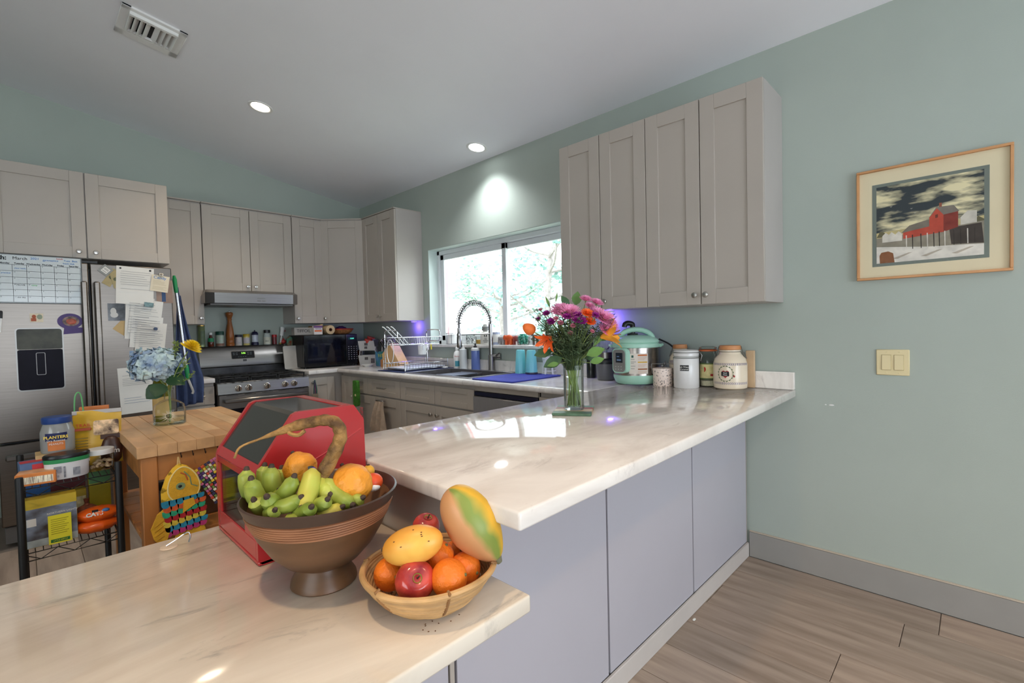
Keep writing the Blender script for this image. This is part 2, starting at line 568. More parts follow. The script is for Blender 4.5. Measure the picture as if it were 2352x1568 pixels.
def build_outside():
    g = MB().box(.3, 40, -25, 20, -.5, -.35).build('ground', mat('garden_ground', c(196, 196, 176), .95, var=.15, scale=1.5), smooth=False)
    struct(g, 'pale dry garden ground outside the window')
    # pink porch post right outside
    k = MB().box(.64, .70, -.745, -.695, -.35, 2.9, .006)
    k.box(.62, .72, -.765, -.675, -.35, -.18, .006)
    tag(k.build('porch_post', mat('pink_paint', c(226, 150, 160), .6, var=.06)), 'pink porch post outside the left window pane', 'post')
    # white picket fence
    f = T('picket_fence', 'white picket fence far out beyond the window', 'fence', (9, 0, -.35))
    pk = MB().prism([(-.045, 0), (.045, 0), (.045, 1.25), (0, 1.34), (-.045, 1.25)], 0, .022, 'x').mesh('picket', False)
    pk.materials.append(WHITEF)
    for i in range(70):
        o = bpy.data.objects.new('picket', pk)
        C.objects.link(o)
        o.parent = f
        o.location = (0, -3.0 + i * .16, .05)
    MB().box(.022, .06, -3.2, 8.4, .35, .43).build('rail', WHITEF, f, smooth=False)
    MB().box(.022, .06, -3.2, 8.4, 1.0, 1.08).build('rail', WHITEF, f, smooth=False)
    # trees
    rnd = random.Random(5)
    bark = mat('bark', c(160, 150, 146), .9, var=.2, scale=12)
    for i, (x, y, h, rad, lab, col) in enumerate(((6.0, 2.0, 3.6, 1.7, 'pale green garden tree behind the right window pane', (136, 172, 160)),
                                                  (8.0, 5.6, 3.6, 1.8, 'leafy garden tree behind the left window pane', (140, 172, 152)),
                                                  (6.8, -.2, 3.3, 1.5, 'garden tree at the edge by the tall cabinet', (130, 168, 166)))):
        t = T('garden_tree', lab, 'tree', (x, y, -.35))
        k = MB()
        k.tube(spline([(0, 0, 0), (.05, .1, 1.1), (-.05, .15, 2.2), (.1, .1, h)], 4), [.11 - .004 * j for j in range(13)], 8)
        br = []
        for j in range(9):
            a, zz = rnd.uniform(0, 6.28), rnd.uniform(1.3, h)
            e = (math.cos(a) * rad * .8, math.sin(a) * rad * .8, zz + rnd.uniform(.3, .9))
            br.append(e)
            k.tube(spline([(0, .1, zz), (e[0] * .5, e[1] * .5, zz + .2), e], 3), [.045, .04, .035, .03, .025, .02, .012], 6)
        k.build('trunk', bark, t)
        lf = MB()
        ctrs = br + [(rnd.gauss(0, rad * .45), rnd.gauss(0, rad * .45), rnd.uniform(1.0, h + .8)) for q in range(12)]
        for q in range(1500):
            cx, cy, cz = ctrs[q % len(ctrs)]
            p = Vector((cx + rnd.gauss(0, .22), cy + rnd.gauss(0, .22), cz + rnd.gauss(0, .18)))
            d = Vector((rnd.gauss(0, 1), rnd.gauss(0, 1), rnd.gauss(-.3, .7))).normalized()
            e = d.orthogonal().normalized() * .055
            u = d * .15
            lf.add([p, p + u * .5 + e, p + u, p + u * .5 - e], [(0, 1, 2, 3)])
        lf.build('foliage', mat('leaves_%d' % i, c(*col), .6, var=.25, scale=2), t, smooth=False)['kind'] = 'stuff'
    # low hedge in front of the fence
    for i in range(6):
        t = T('hedge_bush', ('grey-green', 'dusty', 'pale', 'silvery', 'bluish', 'dull green')[i] + ' low bush in the garden before the picket fence', 'bush', (8.6, -1.2 + 1.5 * i, -.35))
        MB().tube([(0, 0, 0), (.02, .02, .5)], [.04, .02], 6).build('stem', bark, t)
        lf = MB()
        for q in range(500):
            n_ = Vector((rnd.gauss(0, 1), rnd.gauss(0, 1), rnd.gauss(0, 1))).normalized() * rnd.uniform(.6, 1)
            p = Vector((n_.x * .6, n_.y * .75, .75 + n_.z * .62))
            d = Vector((rnd.gauss(0, 1), rnd.gauss(0, 1), rnd.gauss(0, .7))).normalized()
            e = d.orthogonal().normalized() * .05
            lf.add([p, p + d * .07 + e, p + d * .14, p + d * .07 - e], [(0, 1, 2, 3)])
        lf.build('foliage', mat('hedge_leaves', c(136, 148, 156), .7, var=.3, scale=3), t, smooth=False)['kind'] = 'stuff'
build_outside()

def build_ceiling_fittings():
    tilt = math.atan(.162)
    warm = mat('lamp_warm', (1.0, .86, .66), emit=14)
    cool = mat('lamp_cool', (.92, .97, 1.0), emit=14)
    for (x, y, m, colr, e, lab) in ((-1.463 * 1.04, -1.38, warm, (1, .80, .58), 46, 'warm recessed ceiling light above the stove side'),
                                    (-.185, -2.29, cool, (.93, .97, 1), 60, 'cool recessed ceiling light near the wall above the window')):
        t = T('recessed_light', lab, 'ceiling light', (x, y, ceil_z(x)), rot=(0, tilt, 0))
        MB().lathe([(.062, -.001), (.066, -.004), (.078, -.006), (.084, -.003), (.084, .0)], 40).build('trim_ring', WHITE, t)
        MB().lathe([(0, -.004), (.062, -.003), (.062, .0), (0, .001)], 40).build('lens', m, t)
        l = bpy.data.lights.new('lamp_light', 'SPOT')
        l.energy, l.color, l.spot_size, l.spot_blend, l.shadow_soft_size = e, colr, R(125), .9, .05
        lo = bpy.data.objects.new('lamp_light', l)
        C.objects.link(lo)
        lo.parent = t
        lo.location = (0, 0, -.03)
    # air vent
    x0, x1, y0, y1 = -2.38, -2.07, -1.87, -1.54
    xc, yc = (x0 + x1) / 2, (y0 + y1) / 2
    t = T('ceiling_vent', 'white louvred air vent in the sloped ceiling', 'vent', (xc, yc, ceil_z(xc)), rot=(0, tilt, 0))
    hw, hh = (x1 - x0) / 2, (y1 - y0) / 2
    k = MB()
    for a in ((-hw, hw, -hh, -hh + .035), (-hw, hw, hh - .06, hh), (-hw, -hw + .045, -hh, hh), (hw - .045, hw, -hh, hh)):
        k.box(a[0], a[1], a[2], a[3], -.012, .001, .003)
    k.box(-hw + .04, hw - .04, hh - .085, hh - .075, -.016, 0, .002)
    k.build('frame', WHITE, t)
    MB().box(-hw + .04, hw - .04, -hh + .03, hh - .05, -.002, .0).build('duct', mat('duct_dark', c(44, 46, 48), .8), t, smooth=False)
    MB().box(-hw + .04, hw - .04, -hh + .03, -hh + .055, -.03, -.005, .003).build('deflector', WHITE, t)
    for i in range(8):
        xx = -hw + .06 + i * (2 * hw - .12) / 7
        k = MB().box(-.002, .002, -hh + .05, hh - .085, -.026, .004)
        a = .75 if i < 4 else -.75
        k.build('louvre', WHITE, t, loc=(xx, 0, -.006), rot=(0, a, 0), smooth=False)
build_ceiling_fittings()
# ================================================================ cabinets
def door_mb(w, h, t=.020, fr=.076, rec=.009, rail=None):
    k = MB()
    fr = min(fr, w * .32)
    rl = rail or fr
    g = .0015
    b = .0015
    k.box(g, fr, -t, 0, g, h - g, b).box(w - fr, w - g, -t, 0, g, h - g, b)
    k.box(fr - .0002, w - fr + .0002, -t, 0, g, rl, b).box(fr - .0002, w - fr + .0002, -t, 0, h - rl, h - g, b)
    k.box(fr - .002, w - fr + .002, -t + rec, -.002, rl - .002, h - rl + .002)
    return k
KNOB = None
def knob(parent, x, z, y=-.020, m=None):
    global KNOB
    if KNOB is None:
        prof = [(0, 0), (.0075, 0), (.006, .008), (.007, .014), (.0145, .018), (.0155, .023), (.013, .027), (.006, .0285), (0, .0287)]
        KNOB = MB().lathe(prof, 18).xf(Matrix.Rotation(PI / 2, 4, 'X')).mesh('knob')
        KNOB.materials.append(NICKEL)
    o = bpy.data.objects.new('knob', KNOB)
    C.objects.link(o)
    o.parent = parent
    o.location = (x, y, z)
    return o
def unit(name, label, loc, rz, w, h, D, doors, cat='cabinet', body_z0=0.0, toe=0.0, m=None, extra=None, top_lip=0.0):
    """doors: list of (kind, x0, x1, z0, z1, knob_x, knob_z) in local coords"""
    m = m or CAB
    t = T(name, label, cat, loc, rz)
    if name == 'sink_cabinet':
        k = MB().box(.0006, .018, -(D - .0205), -.001, toe, h).box(w - .018, w - .0006, -(D - .0205), -.001, toe, h).box(.018, w - .018, -(D - .0205), -.001, toe, toe + .018).box(.018, w - .018, -.012, -.001, toe, h).box(.018, w - .018, -(D - .0205), -(D - .034), h - .2, h)
    else:
        k = MB().box(0.0006, w - .0006, -(D - .0205), -.001, body_z0 + toe, h, .001)
    if toe:
        k.box(.003, w - .003, -(D - .075), -.001, 0, toe)
    k.build('body', CABIN, t)
    for d in doors:
        kind, x0, x1, z0, z1, kx, kz = d
        dw, dh = x1 - x0, z1 - z0
        o = door_mb(dw, dh, rail=None if kind == 'door' else .043).build(kind, m, t, loc=(x0, -(D - .020), z0))
        if kx is not None:
            if kind == 'drawer' and kz == 'bar':
                hb = MB().tube([(dw / 2 - .048, -.02, dh / 2), (dw / 2 - .048, -.046, dh / 2)], .004, 8)
                hb.tube([(dw / 2 + .048, -.02, dh / 2), (dw / 2 + .048, -.046, dh / 2)], .004, 8)
                hb.tube([(dw / 2 - .066, -.046, dh / 2), (dw / 2 + .066, -.046, dh / 2)], .0058, 10)
                hb.build('handle', NICKEL, o)
            else:
                knob(o, kx - x0, kz - z0)
    if top_lip:
        MB().box(0, w, -(D + .004), -.001, h, h + top_lip, .001).build('top_moulding', m, t)
    return t

UD, UB, UT = .313, 1.43, 2.502
UH = UT - UB
W9 = -PI / 2
# --- back wall uppers, left to right
unit('wall_cabinet', 'deep wall cabinet with two doors above the fridge', (-2.965, 0, 1.896), 0, .97, .606, .69,
     [('door', 0, .4825, 0, .606, .44, .045), ('door', .4855, .968, 0, .606, .53, .045)])
unit('wall_cabinet', 'tall single-door wall cabinet between fridge and range hood', (-1.995, 0, UB), 0, .305, UH, UD,
     [('door', 0, .305, 0, UH - .012, .277, .055)], top_lip=.012)
unit('wall_cabinet', 'short two-door wall cabinet directly above the range hood', (-1.685, 0, 1.735), 0, .77, UT - 1.735, UD,
     [('door', 0, .3845, 0, .755, .352, .045), ('door', .3865, .77, 0, .755, .42, .045)], top_lip=.012)
unit('wall_cabinet', 'narrow tall wall cabinet right of the hood', (-.910, 0, UB), 0, .300, UH, UD,
     [('door', 0, .298, 0, UH - .012, .03, .05)], top_lip=.012)
def corner_cabinet():
    t = T('wall_cabinet', 'diagonal corner wall cabinet above the microwave', 'cabinet', (-.61, 0, UB))
    q = UD - .0205
    poly = [(.001, -.001), (.001, -q), (.61 - q, -.609), (.609, -.609), (.609, -.001)]
    MB().prism(poly, 0, UH, 'z').build('body', CABIN, t, smooth=False)
    poly = [(.0, 0), (.0, -q - .02), (.61 - q - .02, -.609), (.609, -.609), (.609, 0)]
    MB().prism(poly, UH, UH + .012, 'z').build('top_moulding', CAB, t, smooth=False)
    a = Vector((.004, -q - .004))
    b = Vector((.61 - q - .004, -.605))
    L = (b - a).length
    ang = math.atan2(b.y - a.y, b.x - a.x)
    o = door_mb(L, UH - .01).build('door', CAB, t, loc=(a.x, a.y, 0.0), rot=(0, 0, ang))
    knob(o, .028, .05)
corner_cabinet()
unit('wall_cabinet', 'two-door wall cabinet ending left of the window', (0, -.612, UB), W9, .62, UH, UD,
     [('door', 0, .306, 0, UH - .004, .280, .05), ('door', .308, .62, 0, UH - .004, .335, .05)], top_lip=.010)
unit('wall_cabinet', 'tall two-door wall cabinet right beside the window', (0, -3.238, UB), W9, .6195, UH, UD,
     [('door', 0, .309, 0, UH, .282, .05), ('door', .311, .6195, 0, UH, .34, .05)])
unit('wall_cabinet', 'tall two-door wall cabinet nearest the framed picture', (0, -3.8585, UB), W9, .6195, UH, UD,
     [('door', 0, .309, 0, UH, .282, .05), ('door', .311, .6195, 0, UH, .34, .05)])

# --- base units
BH = .931
BD = .61
unit('base_cabinet', 'narrow base cabinet between fridge and stove', (-1.985, 0, FZ), 0, .275, BH - FZ, BD,
     [('drawer', 0, .275, .735, .885, .13, 'bar'), ('door', 0, .275, .10, .725, .24, .66)], toe=.095)
unit('base_cabinet', 'blind corner base cabinet right of the stove', (-.930, 0, FZ), 0, .925, BH - FZ, BD,
     [('door', .0, .27, .10, .88, .05, .835)], toe=.095)
unit('base_cabinet', 'narrow one-door base cabinet in the inside corner', (0, -.652, FZ), W9, .206, BH - FZ, BD,
     [('door', .0, .206, .10, .885, None, None)], toe=.095)
unit('base_cabinet', 'base cabinet with two drawers and hung towels', (0, -.860, FZ), W9, .858, BH - FZ, BD,
     [('drawer', 0, .31, .735, .885, .15, 'bar'), ('drawer', .312, .858, .735, .885, .5, 'bar'),
      ('door', 0, .426, .10, .725, .03, .69), ('door', .428, .858, .10, .725, None, None)], toe=.095)
unit('sink_cabinet', 'sink base cabinet with two false drawer fronts', (0, -1.720, FZ), W9, .945, BH - FZ, BD,
     [('drawer', 0, .482, .735, .885, None, None), ('drawer', .484, .945, .735, .885, None, None),
      ('door', 0, .482, .10, .725, .443, .655), ('door', .484, .945, .10, .725, .525, .655)], toe=.095)
def dishwasher():
    t = T('dishwasher', 'grey steel dishwasher under the counter beside the peninsula', 'dishwasher', (0, -2.668, FZ), W9)
    MB().box(.002, .60, -.585, -.01, .1, BH - FZ - .003).build('body', BLACK, t, smooth=False)
    d = MB().box(.003, .598, -.625, -.586, .11, .842, .004).build('door', mat('dishwasher_steel', c(158, 156, 158), .34, .45, var=.04, stretch=(40, 1, 1)), t)
    MB().box(.003, .598, -.606, -.586, .878, .911, .002).build('filler_rail', CAB, t)
    MB().box(.003, .598, -.612, -.586, .845, .875, .003).build('control_strip', mat('dark_blue_panel', c(28, 30, 52), .25), t)
    MB().box(.09, .51, -.660, -.640, .70, .735, .006).box(.10, .13, -.645, -.62, .705, .73).box(.47, .5, -.645, -.62, .705, .73).build('handle', STEELH, t)
    MB().box(.01, .59, -.55, -.01, 0, .1).build('toe_kick', BLACK, t, smooth=False)
dishwasher()
unit('base_cabinet', 'plain filler cabinet between dishwasher and peninsula', (0, -3.275, FZ), W9, .395, BH - FZ, BD,
     [('door', 0, .395, .10, .885, None, None)], toe=.095)

# --- peninsula: cabinet block with plain panels on the dining side
def peninsula():
    y0, y1 = -4.283, -3.70
    t = T('peninsula_cabinet', 'long grey panelled peninsula base under the raised marble bar', 'cabinet', (0, 0, FZ))
    MB().box(-2.098, -.003, y0 + .018, y1, 0, BH - FZ - .001).build('body', CABIN, t, smooth=False)
    # recessed backing shows as the dark seams
    MB().box(-2.094, -.006, y0 + .010, y0 + .018, .08, BH - FZ - .002).build('backing', GAP, t, smooth=False)
    xs = [-.004, -.715, -1.413, -2.097]
    for a, b in zip(xs[1:], xs[:-1]):
        MB().box(a + .0055, b - .0050, y0 - .002, y0 + .0102, .079, BH - FZ - .002, .001).build('panel', PANEL, t)
    MB().box(-2.112, -2.098, y0 + .0, y1, 0, BH - FZ - .002, .001).build('end_panel', CAB, t)
    MB().box(-2.112, -.016, y0 - .015, y0 - .0022, 0, .080, .003).build('plinth', mat('plinth_paint', c(200, 192, 186), .5, var=.03), t)
    MB().box(-.020, -.015, y0 - .004, y0 - .0022, .081, BH - FZ - .002, .0005).build('scribe_moulding', CAB, t)
    # low side: plain panels under the breakfast counter
    lb = T('breakfast_counter_base', 'plain grey base under the low marble counter', 'cabinet', (0, 0, FZ))
    MB().box(-4.6, -2.116, y0 + .018, -3.80, 0, LT - .041 - FZ).build('body', CABIN, lb, smooth=False)
    for i in range(3):
        a = -2.116 - (i + 1) * .70
        MB().box(a + .002, a + .698, y0, y0 + .0175, .075, LT - .042 - FZ, .001).build('panel', PANEL, lb)
    MB().box(-4.6, -2.116, y0 - .013, y0 + .017, 0, .073, .003).build('plinth', MATS['plinth_paint'], lb)
peninsula()

# ================================================================ worktops
def slab(name, label, poly, z0, z1, m, cat='worktop', b=.006, splash=None, parent_boxes=()):
    t = T(name, label, cat, (poly[0][0], poly[0][1], z0))
    ox, oy = poly[0]
    bm = bmesh.new()
    vs = [bm.verts.new((x - ox, y - oy, 0)) for x, y in poly]
    f = bm.faces.new(vs)
    r = bmesh.ops.extrude_face_region(bm, geom=[f])
    bmesh.ops.translate(bm, vec=(0, 0, z1 - z0), verts=[e for e in r['geom'] if isinstance(e, bmesh.types.BMVert)])
    bmesh.ops.recalc_face_normals(bm, faces=bm.faces)
    bmesh.ops.bevel(bm, geom=list(bm.edges), offset=b, segments=2, affect='EDGES', profile=.5)
    me = bpy.data.meshes.new('slab')
    bm.to_mesh(me)
    bm.free()
    me.shade_smooth()
    me.set_sharp_from_angle(angle=R(50))
    me.materials.append(m)
    o = bpy.data.objects.new('slab', me)
    C.objects.link(o)
    o.parent = t
    for (x0, x1, y0, y1, a0, a1) in parent_boxes:
        MB().box(x0 - ox, x1 - ox, y0 - oy, y1 - oy, a0 - z0, a1 - z0, .003).build('backsplash', m, t)
    return t
slab('bar_worktop', 'glossy white marble bar top of the peninsula', [(-.002, -3.676), (-2.161, -3.676), (-2.161, -4.581), (-.002, -4.532)],
     .932, CT, MARB, parent_boxes=[(-.024, -.002, -4.530, -3.680, CT + .0003, CT + .092)])
slab('breakfast_worktop', 'lower marble breakfast counter holding the fruit', [(-2.118, -3.638), (-4.6, -3.638), (-4.6, -4.554), (-2.105, -4.554), (-2.105, -4.300), (-2.118, -4.300)],
     LT - .037, LT, MARBL, b=.005)
# perimeter top: left of stove, corner run, and the sink run with its cut-out
slab('stove_side_worktop', 'short marble worktop between fridge and stove', [(-1.983, -.002), (-1.983, -.645), (-1.710, -.645), (-1.710, -.002)], .932, CT, MARBP,
     parent_boxes=[(-1.980, -1.712, -.024, -.003, CT + .0003, CT + .09)])
slab('corner_worktop', 'marble worktop in the corner under the microwave', [(-.930, -.002), (-.930, -.648), (-.003, -.648), (-.003, -.002)], .932, CT, MARBP,
     parent_boxes=[(-.92, -.003, -.024, -.003, CT + .0003, CT + .09)])
SK = (-.560, -.085, -2.555, -1.745)   # sink cut-out x0 x1 y0 y1
def sink_run():
    t = T('sink_worktop', 'marble worktop with rounded front edge around the sink', 'worktop', (-.648, -.651, .932))
    ox, oy = -.648, -.651
    X0, X1, Y0, Y1 = SK
    nose = []
    # front strip with rounded nose, back strip, left and right fields
    def strip(x0, x1, y0, y1, name='slab'):
        MB().box(x0 - ox, x1 - ox, y0 - oy, y1 - oy, 0, CT - .932).build(name, MARBP, t, smooth=False)
    poly = [(-.003, 0), (-.003, CT - .932)] if 0 else None
    prof = [(X0 - ox, 0), (X0 - ox, CT - .932)] + [(.014 + .018 * math.cos(a), (CT - .932) / 2 + (CT - .932) / 2 * math.sin(a)) for a in [PI / 2 + PI * i / 10 for i in range(11)]]
    for a, b in ((-1.790, -.651), (-3.672, -1.793)):
        MB().prism(prof, a - oy, b - oy, 'y').build('front_piece', MARBP, t)
    strip(X1, -.002, -3.672, -.651)
    strip(X0, X1, Y1, -.651)
    strip(X0, X1, -3.672, Y0)
    for a, b in ((-1.55, -.652), (-2.45, -1.553), (-3.672, -2.453)):
        MB().box(-.022 - ox, -.003 - ox, a - oy, b - oy, CT - .932 + .0003, CT - .932 + .09, .003).build('backsplash', MARBP, t)
sink_run()
# ================================================================ fridge
def fridge():
    X0, X1, YF = -2.955, -2.022, -.86
    t = T('fridge', 'stainless french-door fridge covered with papers and magnets', 'fridge', (X0, 0, FZ))
    Wd = X1 - X0
    Z = lambda z: z - FZ
    MB().box(.01, Wd - .003, -.80, -.04, .02, Z(1.80), .004).build('body', mat('fridge_side', c(92, 92, 94), .45, .3, var=.04), t)
    mid = -2.489 - X0
    dl = MB().box(.0, mid - .004, YF, -.803, Z(.683), Z(1.842), .006).build('door', STEEL, t)
    dr = MB().box(mid + .004, Wd, YF, -.803, Z(.683), Z(1.842), .006).build('door', STEEL, t)
    dz = MB().box(.0, Wd, YF, -.803, Z(.155), Z(.672), .006).build('freezer_drawer', STEEL, t)
    MB().box(.01, Wd - .01, -.83, -.80, .02, Z(.145), .004).build('grille', mat('grille_grey', c(110, 108, 106), .5, .4), t)
    MB().box(mid - .05, mid + .05, -.83, -.805, Z(1.845), Z(1.865), .003).build('hinge_cover', BLACK, t)
    # handles: flat upright bars next to the gap
    for s, d in ((-1, dl), (1, dr)):
        cx = mid + s * .033
        k = MB().box(cx - .017, cx + .017, YF - .062, YF - .040, Z(.82), Z(1.715), .008)
        k.box(cx - .012, cx + .012, YF - .042, YF + .002, Z(1.66), Z(1.69), .003).box(cx - .012, cx + .012, YF - .042, YF + .002, Z(.85), Z(.88), .003)
        k.build('handle', STEEL, d)
    k = MB().box(.03, Wd - .03, YF - .060, YF - .040, Z(.575), Z(.612), .008)
    k.box(.06, .085, YF - .042, YF + .002, Z(.58), Z(.605)).box(Wd - .085, Wd - .06, YF - .042, YF + .002, Z(.58), Z(.605))
    k.build('handle', STEELH, dz)
    # water and ice dispenser
    a0, a1, b0, b1 = -2.857 - X0, -2.633 - X0, Z(1.0), Z(1.405)
    fr = rrect(a0, a1, b0, b1, .02)
    n = len(fr)
    fi = rrect(a0 + .007, a1 - .007, b0 + .007, b1 - .007, .015)
    k = MB()
    k.add([(u, YF - .006, v) for u, v in fr] + [(u, YF - .006, v) for u, v in fi] + [(u, YF + .001, v) for u, v in fr] + [(u, YF - .001, v) for u, v in fi],
          [(i, (i + 1) % n, n + (i + 1) % n, n + i) for i in range(n)] + [(i, 2 * n + i, 2 * n + (i + 1) % n, (i + 1) % n) for i in range(n)] + [(n + i, n + (i + 1) % n, 3 * n + (i + 1) % n, 3 * n + i) for i in range(n)])
    dp = k.build('dispenser', mat('dispenser_trim', c(132, 130, 126), .35, 1.0), dl)
    MB().prism(rrect(a0 + .006, a1 - .006, b0 + .006, b0 + .265, .012), YF - .0035, YF - .0005, 'y').build('recess', mat('dispenser_dark', c(20, 18, 30), .45, var=.3, scale=5, spec=.15), dp, smooth=False)
    MB().prism(rrect(a0 + .006, a1 - .006, b0 + .267, b1 - .006, .012), YF - .0035, YF - .0005, 'y').build('display', mat('dispenser_display', c(62, 62, 50), .3, var=.4, scale=9, spec=.2), dp, smooth=False)
    o = rrect((a0 + a1) / 2 - .022, (a0 + a1) / 2 + .022, b0 + .10, b0 + .245, .008)
    i_ = rrect((a0 + a1) / 2 - .019, (a0 + a1) / 2 + .019, b0 + .103, b0 + .242, .006)
    n = len(o)
    MB().add([(u, YF - .0055, v) for u, v in o] + [(u, YF - .0055, v) for u, v in i_], [(q, (q + 1) % n, n + (q + 1) % n, n + q) for q in range(n)]).build('paddle_outline', mat('paddle_grey', c(170, 170, 172), .5, .3), dp, smooth=False)
    return X0, YF
FX0, FYF = fridge()
FY = -.8605
def sheet(name, label, cat, px, pz, w, h, m, rot=0.0, y=0.0, t=.0012, group=None, curl=0.0):
    """flat sheet held on the fridge door, centre px, pz, facing the room"""
    e = T(name, label, cat, (px, FY - y, pz), rot=(0, rot, 0), group=group)
    k = MB()
    if curl:
        nx, nz = 6, 8
        vs = [((i / nx - .5) * w, -t - curl * ((j / nz) * 0 + (1 - j / nz) ** 2) * (.4 + .6 * i / nx), (j / nz - .5) * h) for j in range(nz + 1) for i in range(nx + 1)]
        vs += [(a, b + t, d) for a, b, d in vs]
        N = (nx + 1) * (nz + 1)
        fs = []
        for j in range(nz):
            for i in range(nx):
                q = j * (nx + 1) + i
                fs += [(q, q + 1, q + nx + 2, q + nx + 1), (N + q, N + q + nx + 1, N + q + nx + 2, N + q + 1)]
        k.add(vs, fs)
    else:
        k.box(-w / 2, w / 2, -t, 0, -h / 2, h / 2)
    k.build('sheet', m, e, smooth=bool(curl))
    return e
def letter_lines(e, w, h, n, m, seed, top=.80, bot=.2, y=-.0018, xl=.1, xr=.9, th=.0022):
    r = random.Random(seed)
    rc = []
    for i in range(n):
        z = h * (top - (top - bot) * i / max(1, n - 1) - .5)
        if r.random() < .16: continue
        a = xl + r.uniform(0, .02)
        b = xr - (r.random() ** 2) * .4
        rc.append(((a - .5) * w, (b - .5) * w, z - th / 2, z + th / 2))
    return lines('print', m, e, rc, y)

def fridge_papers():
    # dry-erase calendar board
    x0, x1, z0, z1 = -3.0 + .055, -2.530, 1.566, 1.868
    w, h = x1 - x0, z1 - z0
    e = T('calendar_board', 'white dry-erase month calendar on the left fridge door', 'calendar', ((x0 + x1) / 2, FY, (z0 + z1) / 2))
    MB().box(-w / 2, w / 2, -.004, 0, -h / 2, h / 2, .001).build('board', mat('whiteboard', c(206, 214, 216), .12, var=.02), e)
    MB().box(-w / 2, w / 2, -.006, -.0, -h / 2 - .006, -h / 2, .001).box(w / 2, w / 2 + .005, -.006, 0, -h / 2 - .006, h / 2, .001).box(-w / 2, w / 2 + .005, -.006, 0, h / 2, h / 2 + .004, .001).build('frame', mat('grey_frame', c(90, 92, 92), .4), e)
    gx0 = -w / 2 + .028
    cw = (w / 2 - .004 - gx0) / 6
    gz1, gz0 = h / 2 - .062, -h / 2 + .004
    rc = []
    for i in range(7): rc.append((gx0 + i * cw - .0008, gx0 + i * cw + .0008, gz0, gz1))
    for j in range(7):
        z = gz0 + (gz1 - gz0) * j / 6
        rc.append((-w / 2, gx0 + 6 * cw, z - .0008, z + .0008))
    lines('grid', INK, e, rc, -.0048)
    days = ['Monday', 'Tuesday', 'Wednesday', 'Thursday', 'Friday', 'Saturday']
    for i, d in enumerate(days):
        text(d, .0135, INK, e, (gx0 + (i + .5) * cw, -.0048, gz1 + .008), bold=.0003)
    n = 1
    num = iter(range(1, 40))
    for j in range(6):
        for i in range(6):
            k = j * 7 + i
            d = [[None, '1', '2', '3', '4', '5']] if 0 else None
            text(str((5 + k) % 31 + 1), .0085, INK, e, (gx0 + i * cw + .009, -.0048, gz1 - (gz1 - gz0) * j / 6 - .007), name='number')
    text('th:', .036, INK, e, (-w / 2 + .050, -.0048, h / 2 - .022), bold=.0012)
    text('March', .026, INK, e, (-w / 2 + .128, -.0048, h / 2 - .022))
    text('2021', .020, INKB, e, (-w / 2 + .195, -.0048, h / 2 - .018))
    text('gymnastics', .017, INKB, e, (-w / 2 + .268, -.0048, h / 2 - .024))
    text('lunch', .015, INKR, e, (-w / 2 + .312, -.0048, h / 2 - .010))
    text('Tues  8am', .016, INKB, e, (w / 2 - .050, -.0048, h / 2 - .020))
    text('book club', .014, INKB, e, (w / 2 - .060, -.0048, h / 2 - .038))
    text('class ready', .012, INKB, e, (gx0 + 1.55 * cw, -.0048, gz1 - .022))
    text('practice', .013, INKB, e, (gx0 + .55 * cw, -.0048, gz1 - .054))
    text('MOVIE', .013, INK, e, (gx0 + 1.55 * cw, -.0048, gz1 - .128))
    text('camp', .013, INKGR, e, (gx0 + 2.5 * cw, -.0048, gz1 - .127))
    text('this day', .012, INK, e, (gx0 + 1.55 * cw, -.0048, gz1 - .206))
    # marker
    e = T('marker_pen', 'black-capped white marker clipped to the fridge', 'marker', (-2.915, FY - .009, 1.455), rot=(0, R(4), 0))
    MB().lathe([(0, -.075), (.007, -.075), (.008, .0), (.008, .012)], 12).build('barrel', WHITE, e)
    MB().lathe([(.0085, .012), (.0085, .05), (.006, .058), (.0, .06)], 12).build('cap', BLACK, e)
    # small square picture magnet
    e = sheet('picture_magnet', 'small square vintage picture magnet below the calendar', 'magnet', -2.755, 1.470, .062, .056, PAPERW, y=.0, t=.003)
    k = MB().ball((-.012, -.0035, .008), (.010, .0005, .012), 10, 6).box(-.026, -.002, -.0037, -.003, -.022, -.002)
    k.build('figure', mat('print_brick', c(170, 92, 66), .7), e)
    MB().ball((.014, -.0035, .006), (.013, .0005, .016), 10, 6).build('tree_print', mat('print_sage', c(150, 160, 140), .7), e)
    # turkey photo on purple mat
    e = T('photo_magnet', 'oval roast photo magnet in a purple mat', 'magnet', (-2.597, FY, 1.435))
    k = MB().prism([(.063 * math.cos(a), .052 * math.sin(a) + .012) for a in [2 * PI * i / 28 for i in range(28)]], -.004, 0, 'y')
    k.prism([(-.03, -.03), (.063, -.03), (.062, -.066), (-.035, -.075)], -.0035, 0, 'y')
    k.build('mat', mat('purple_card', c(94, 76, 130), .6), e, smooth=False)
    MB().prism([(.042 * math.cos(a) + .004, .033 * math.sin(a) + .012) for a in [2 * PI * i / 24 for i in range(24)]], -.005, -.0041, 'y').build('photo', mat('photo_dark', c(70, 50, 46), .4, var=.4, scale=40, col2=c(140, 110, 96)), e, smooth=False)
    MB().ball((.006, -.005, .010), (.026, .0015, .02), 12, 8).build('roast_print', mat('roast', c(186, 84, 52), .4, var=.25, scale=60), e)
    # right door: diamond magnet, notes, letters
    e = sheet('diamond_magnet', 'grey diamond-turned square magnet at the top left', 'magnet', -2.403, 1.800, .062, .062, mat('grey_card', c(140, 142, 138), .5), rot=R(42), y=.006, t=.004)
    MB().box(-.019, .019, -.0052, -.004, -.019, .019).build('inset', PAPER, e, smooth=False)
    letter_lines(e, .038, .034, 4, INK, 3, y=-.0056)
    bill = mat('banknote', c(196, 176, 128), .7, var=.2, scale=30, col2=c(150, 140, 104))
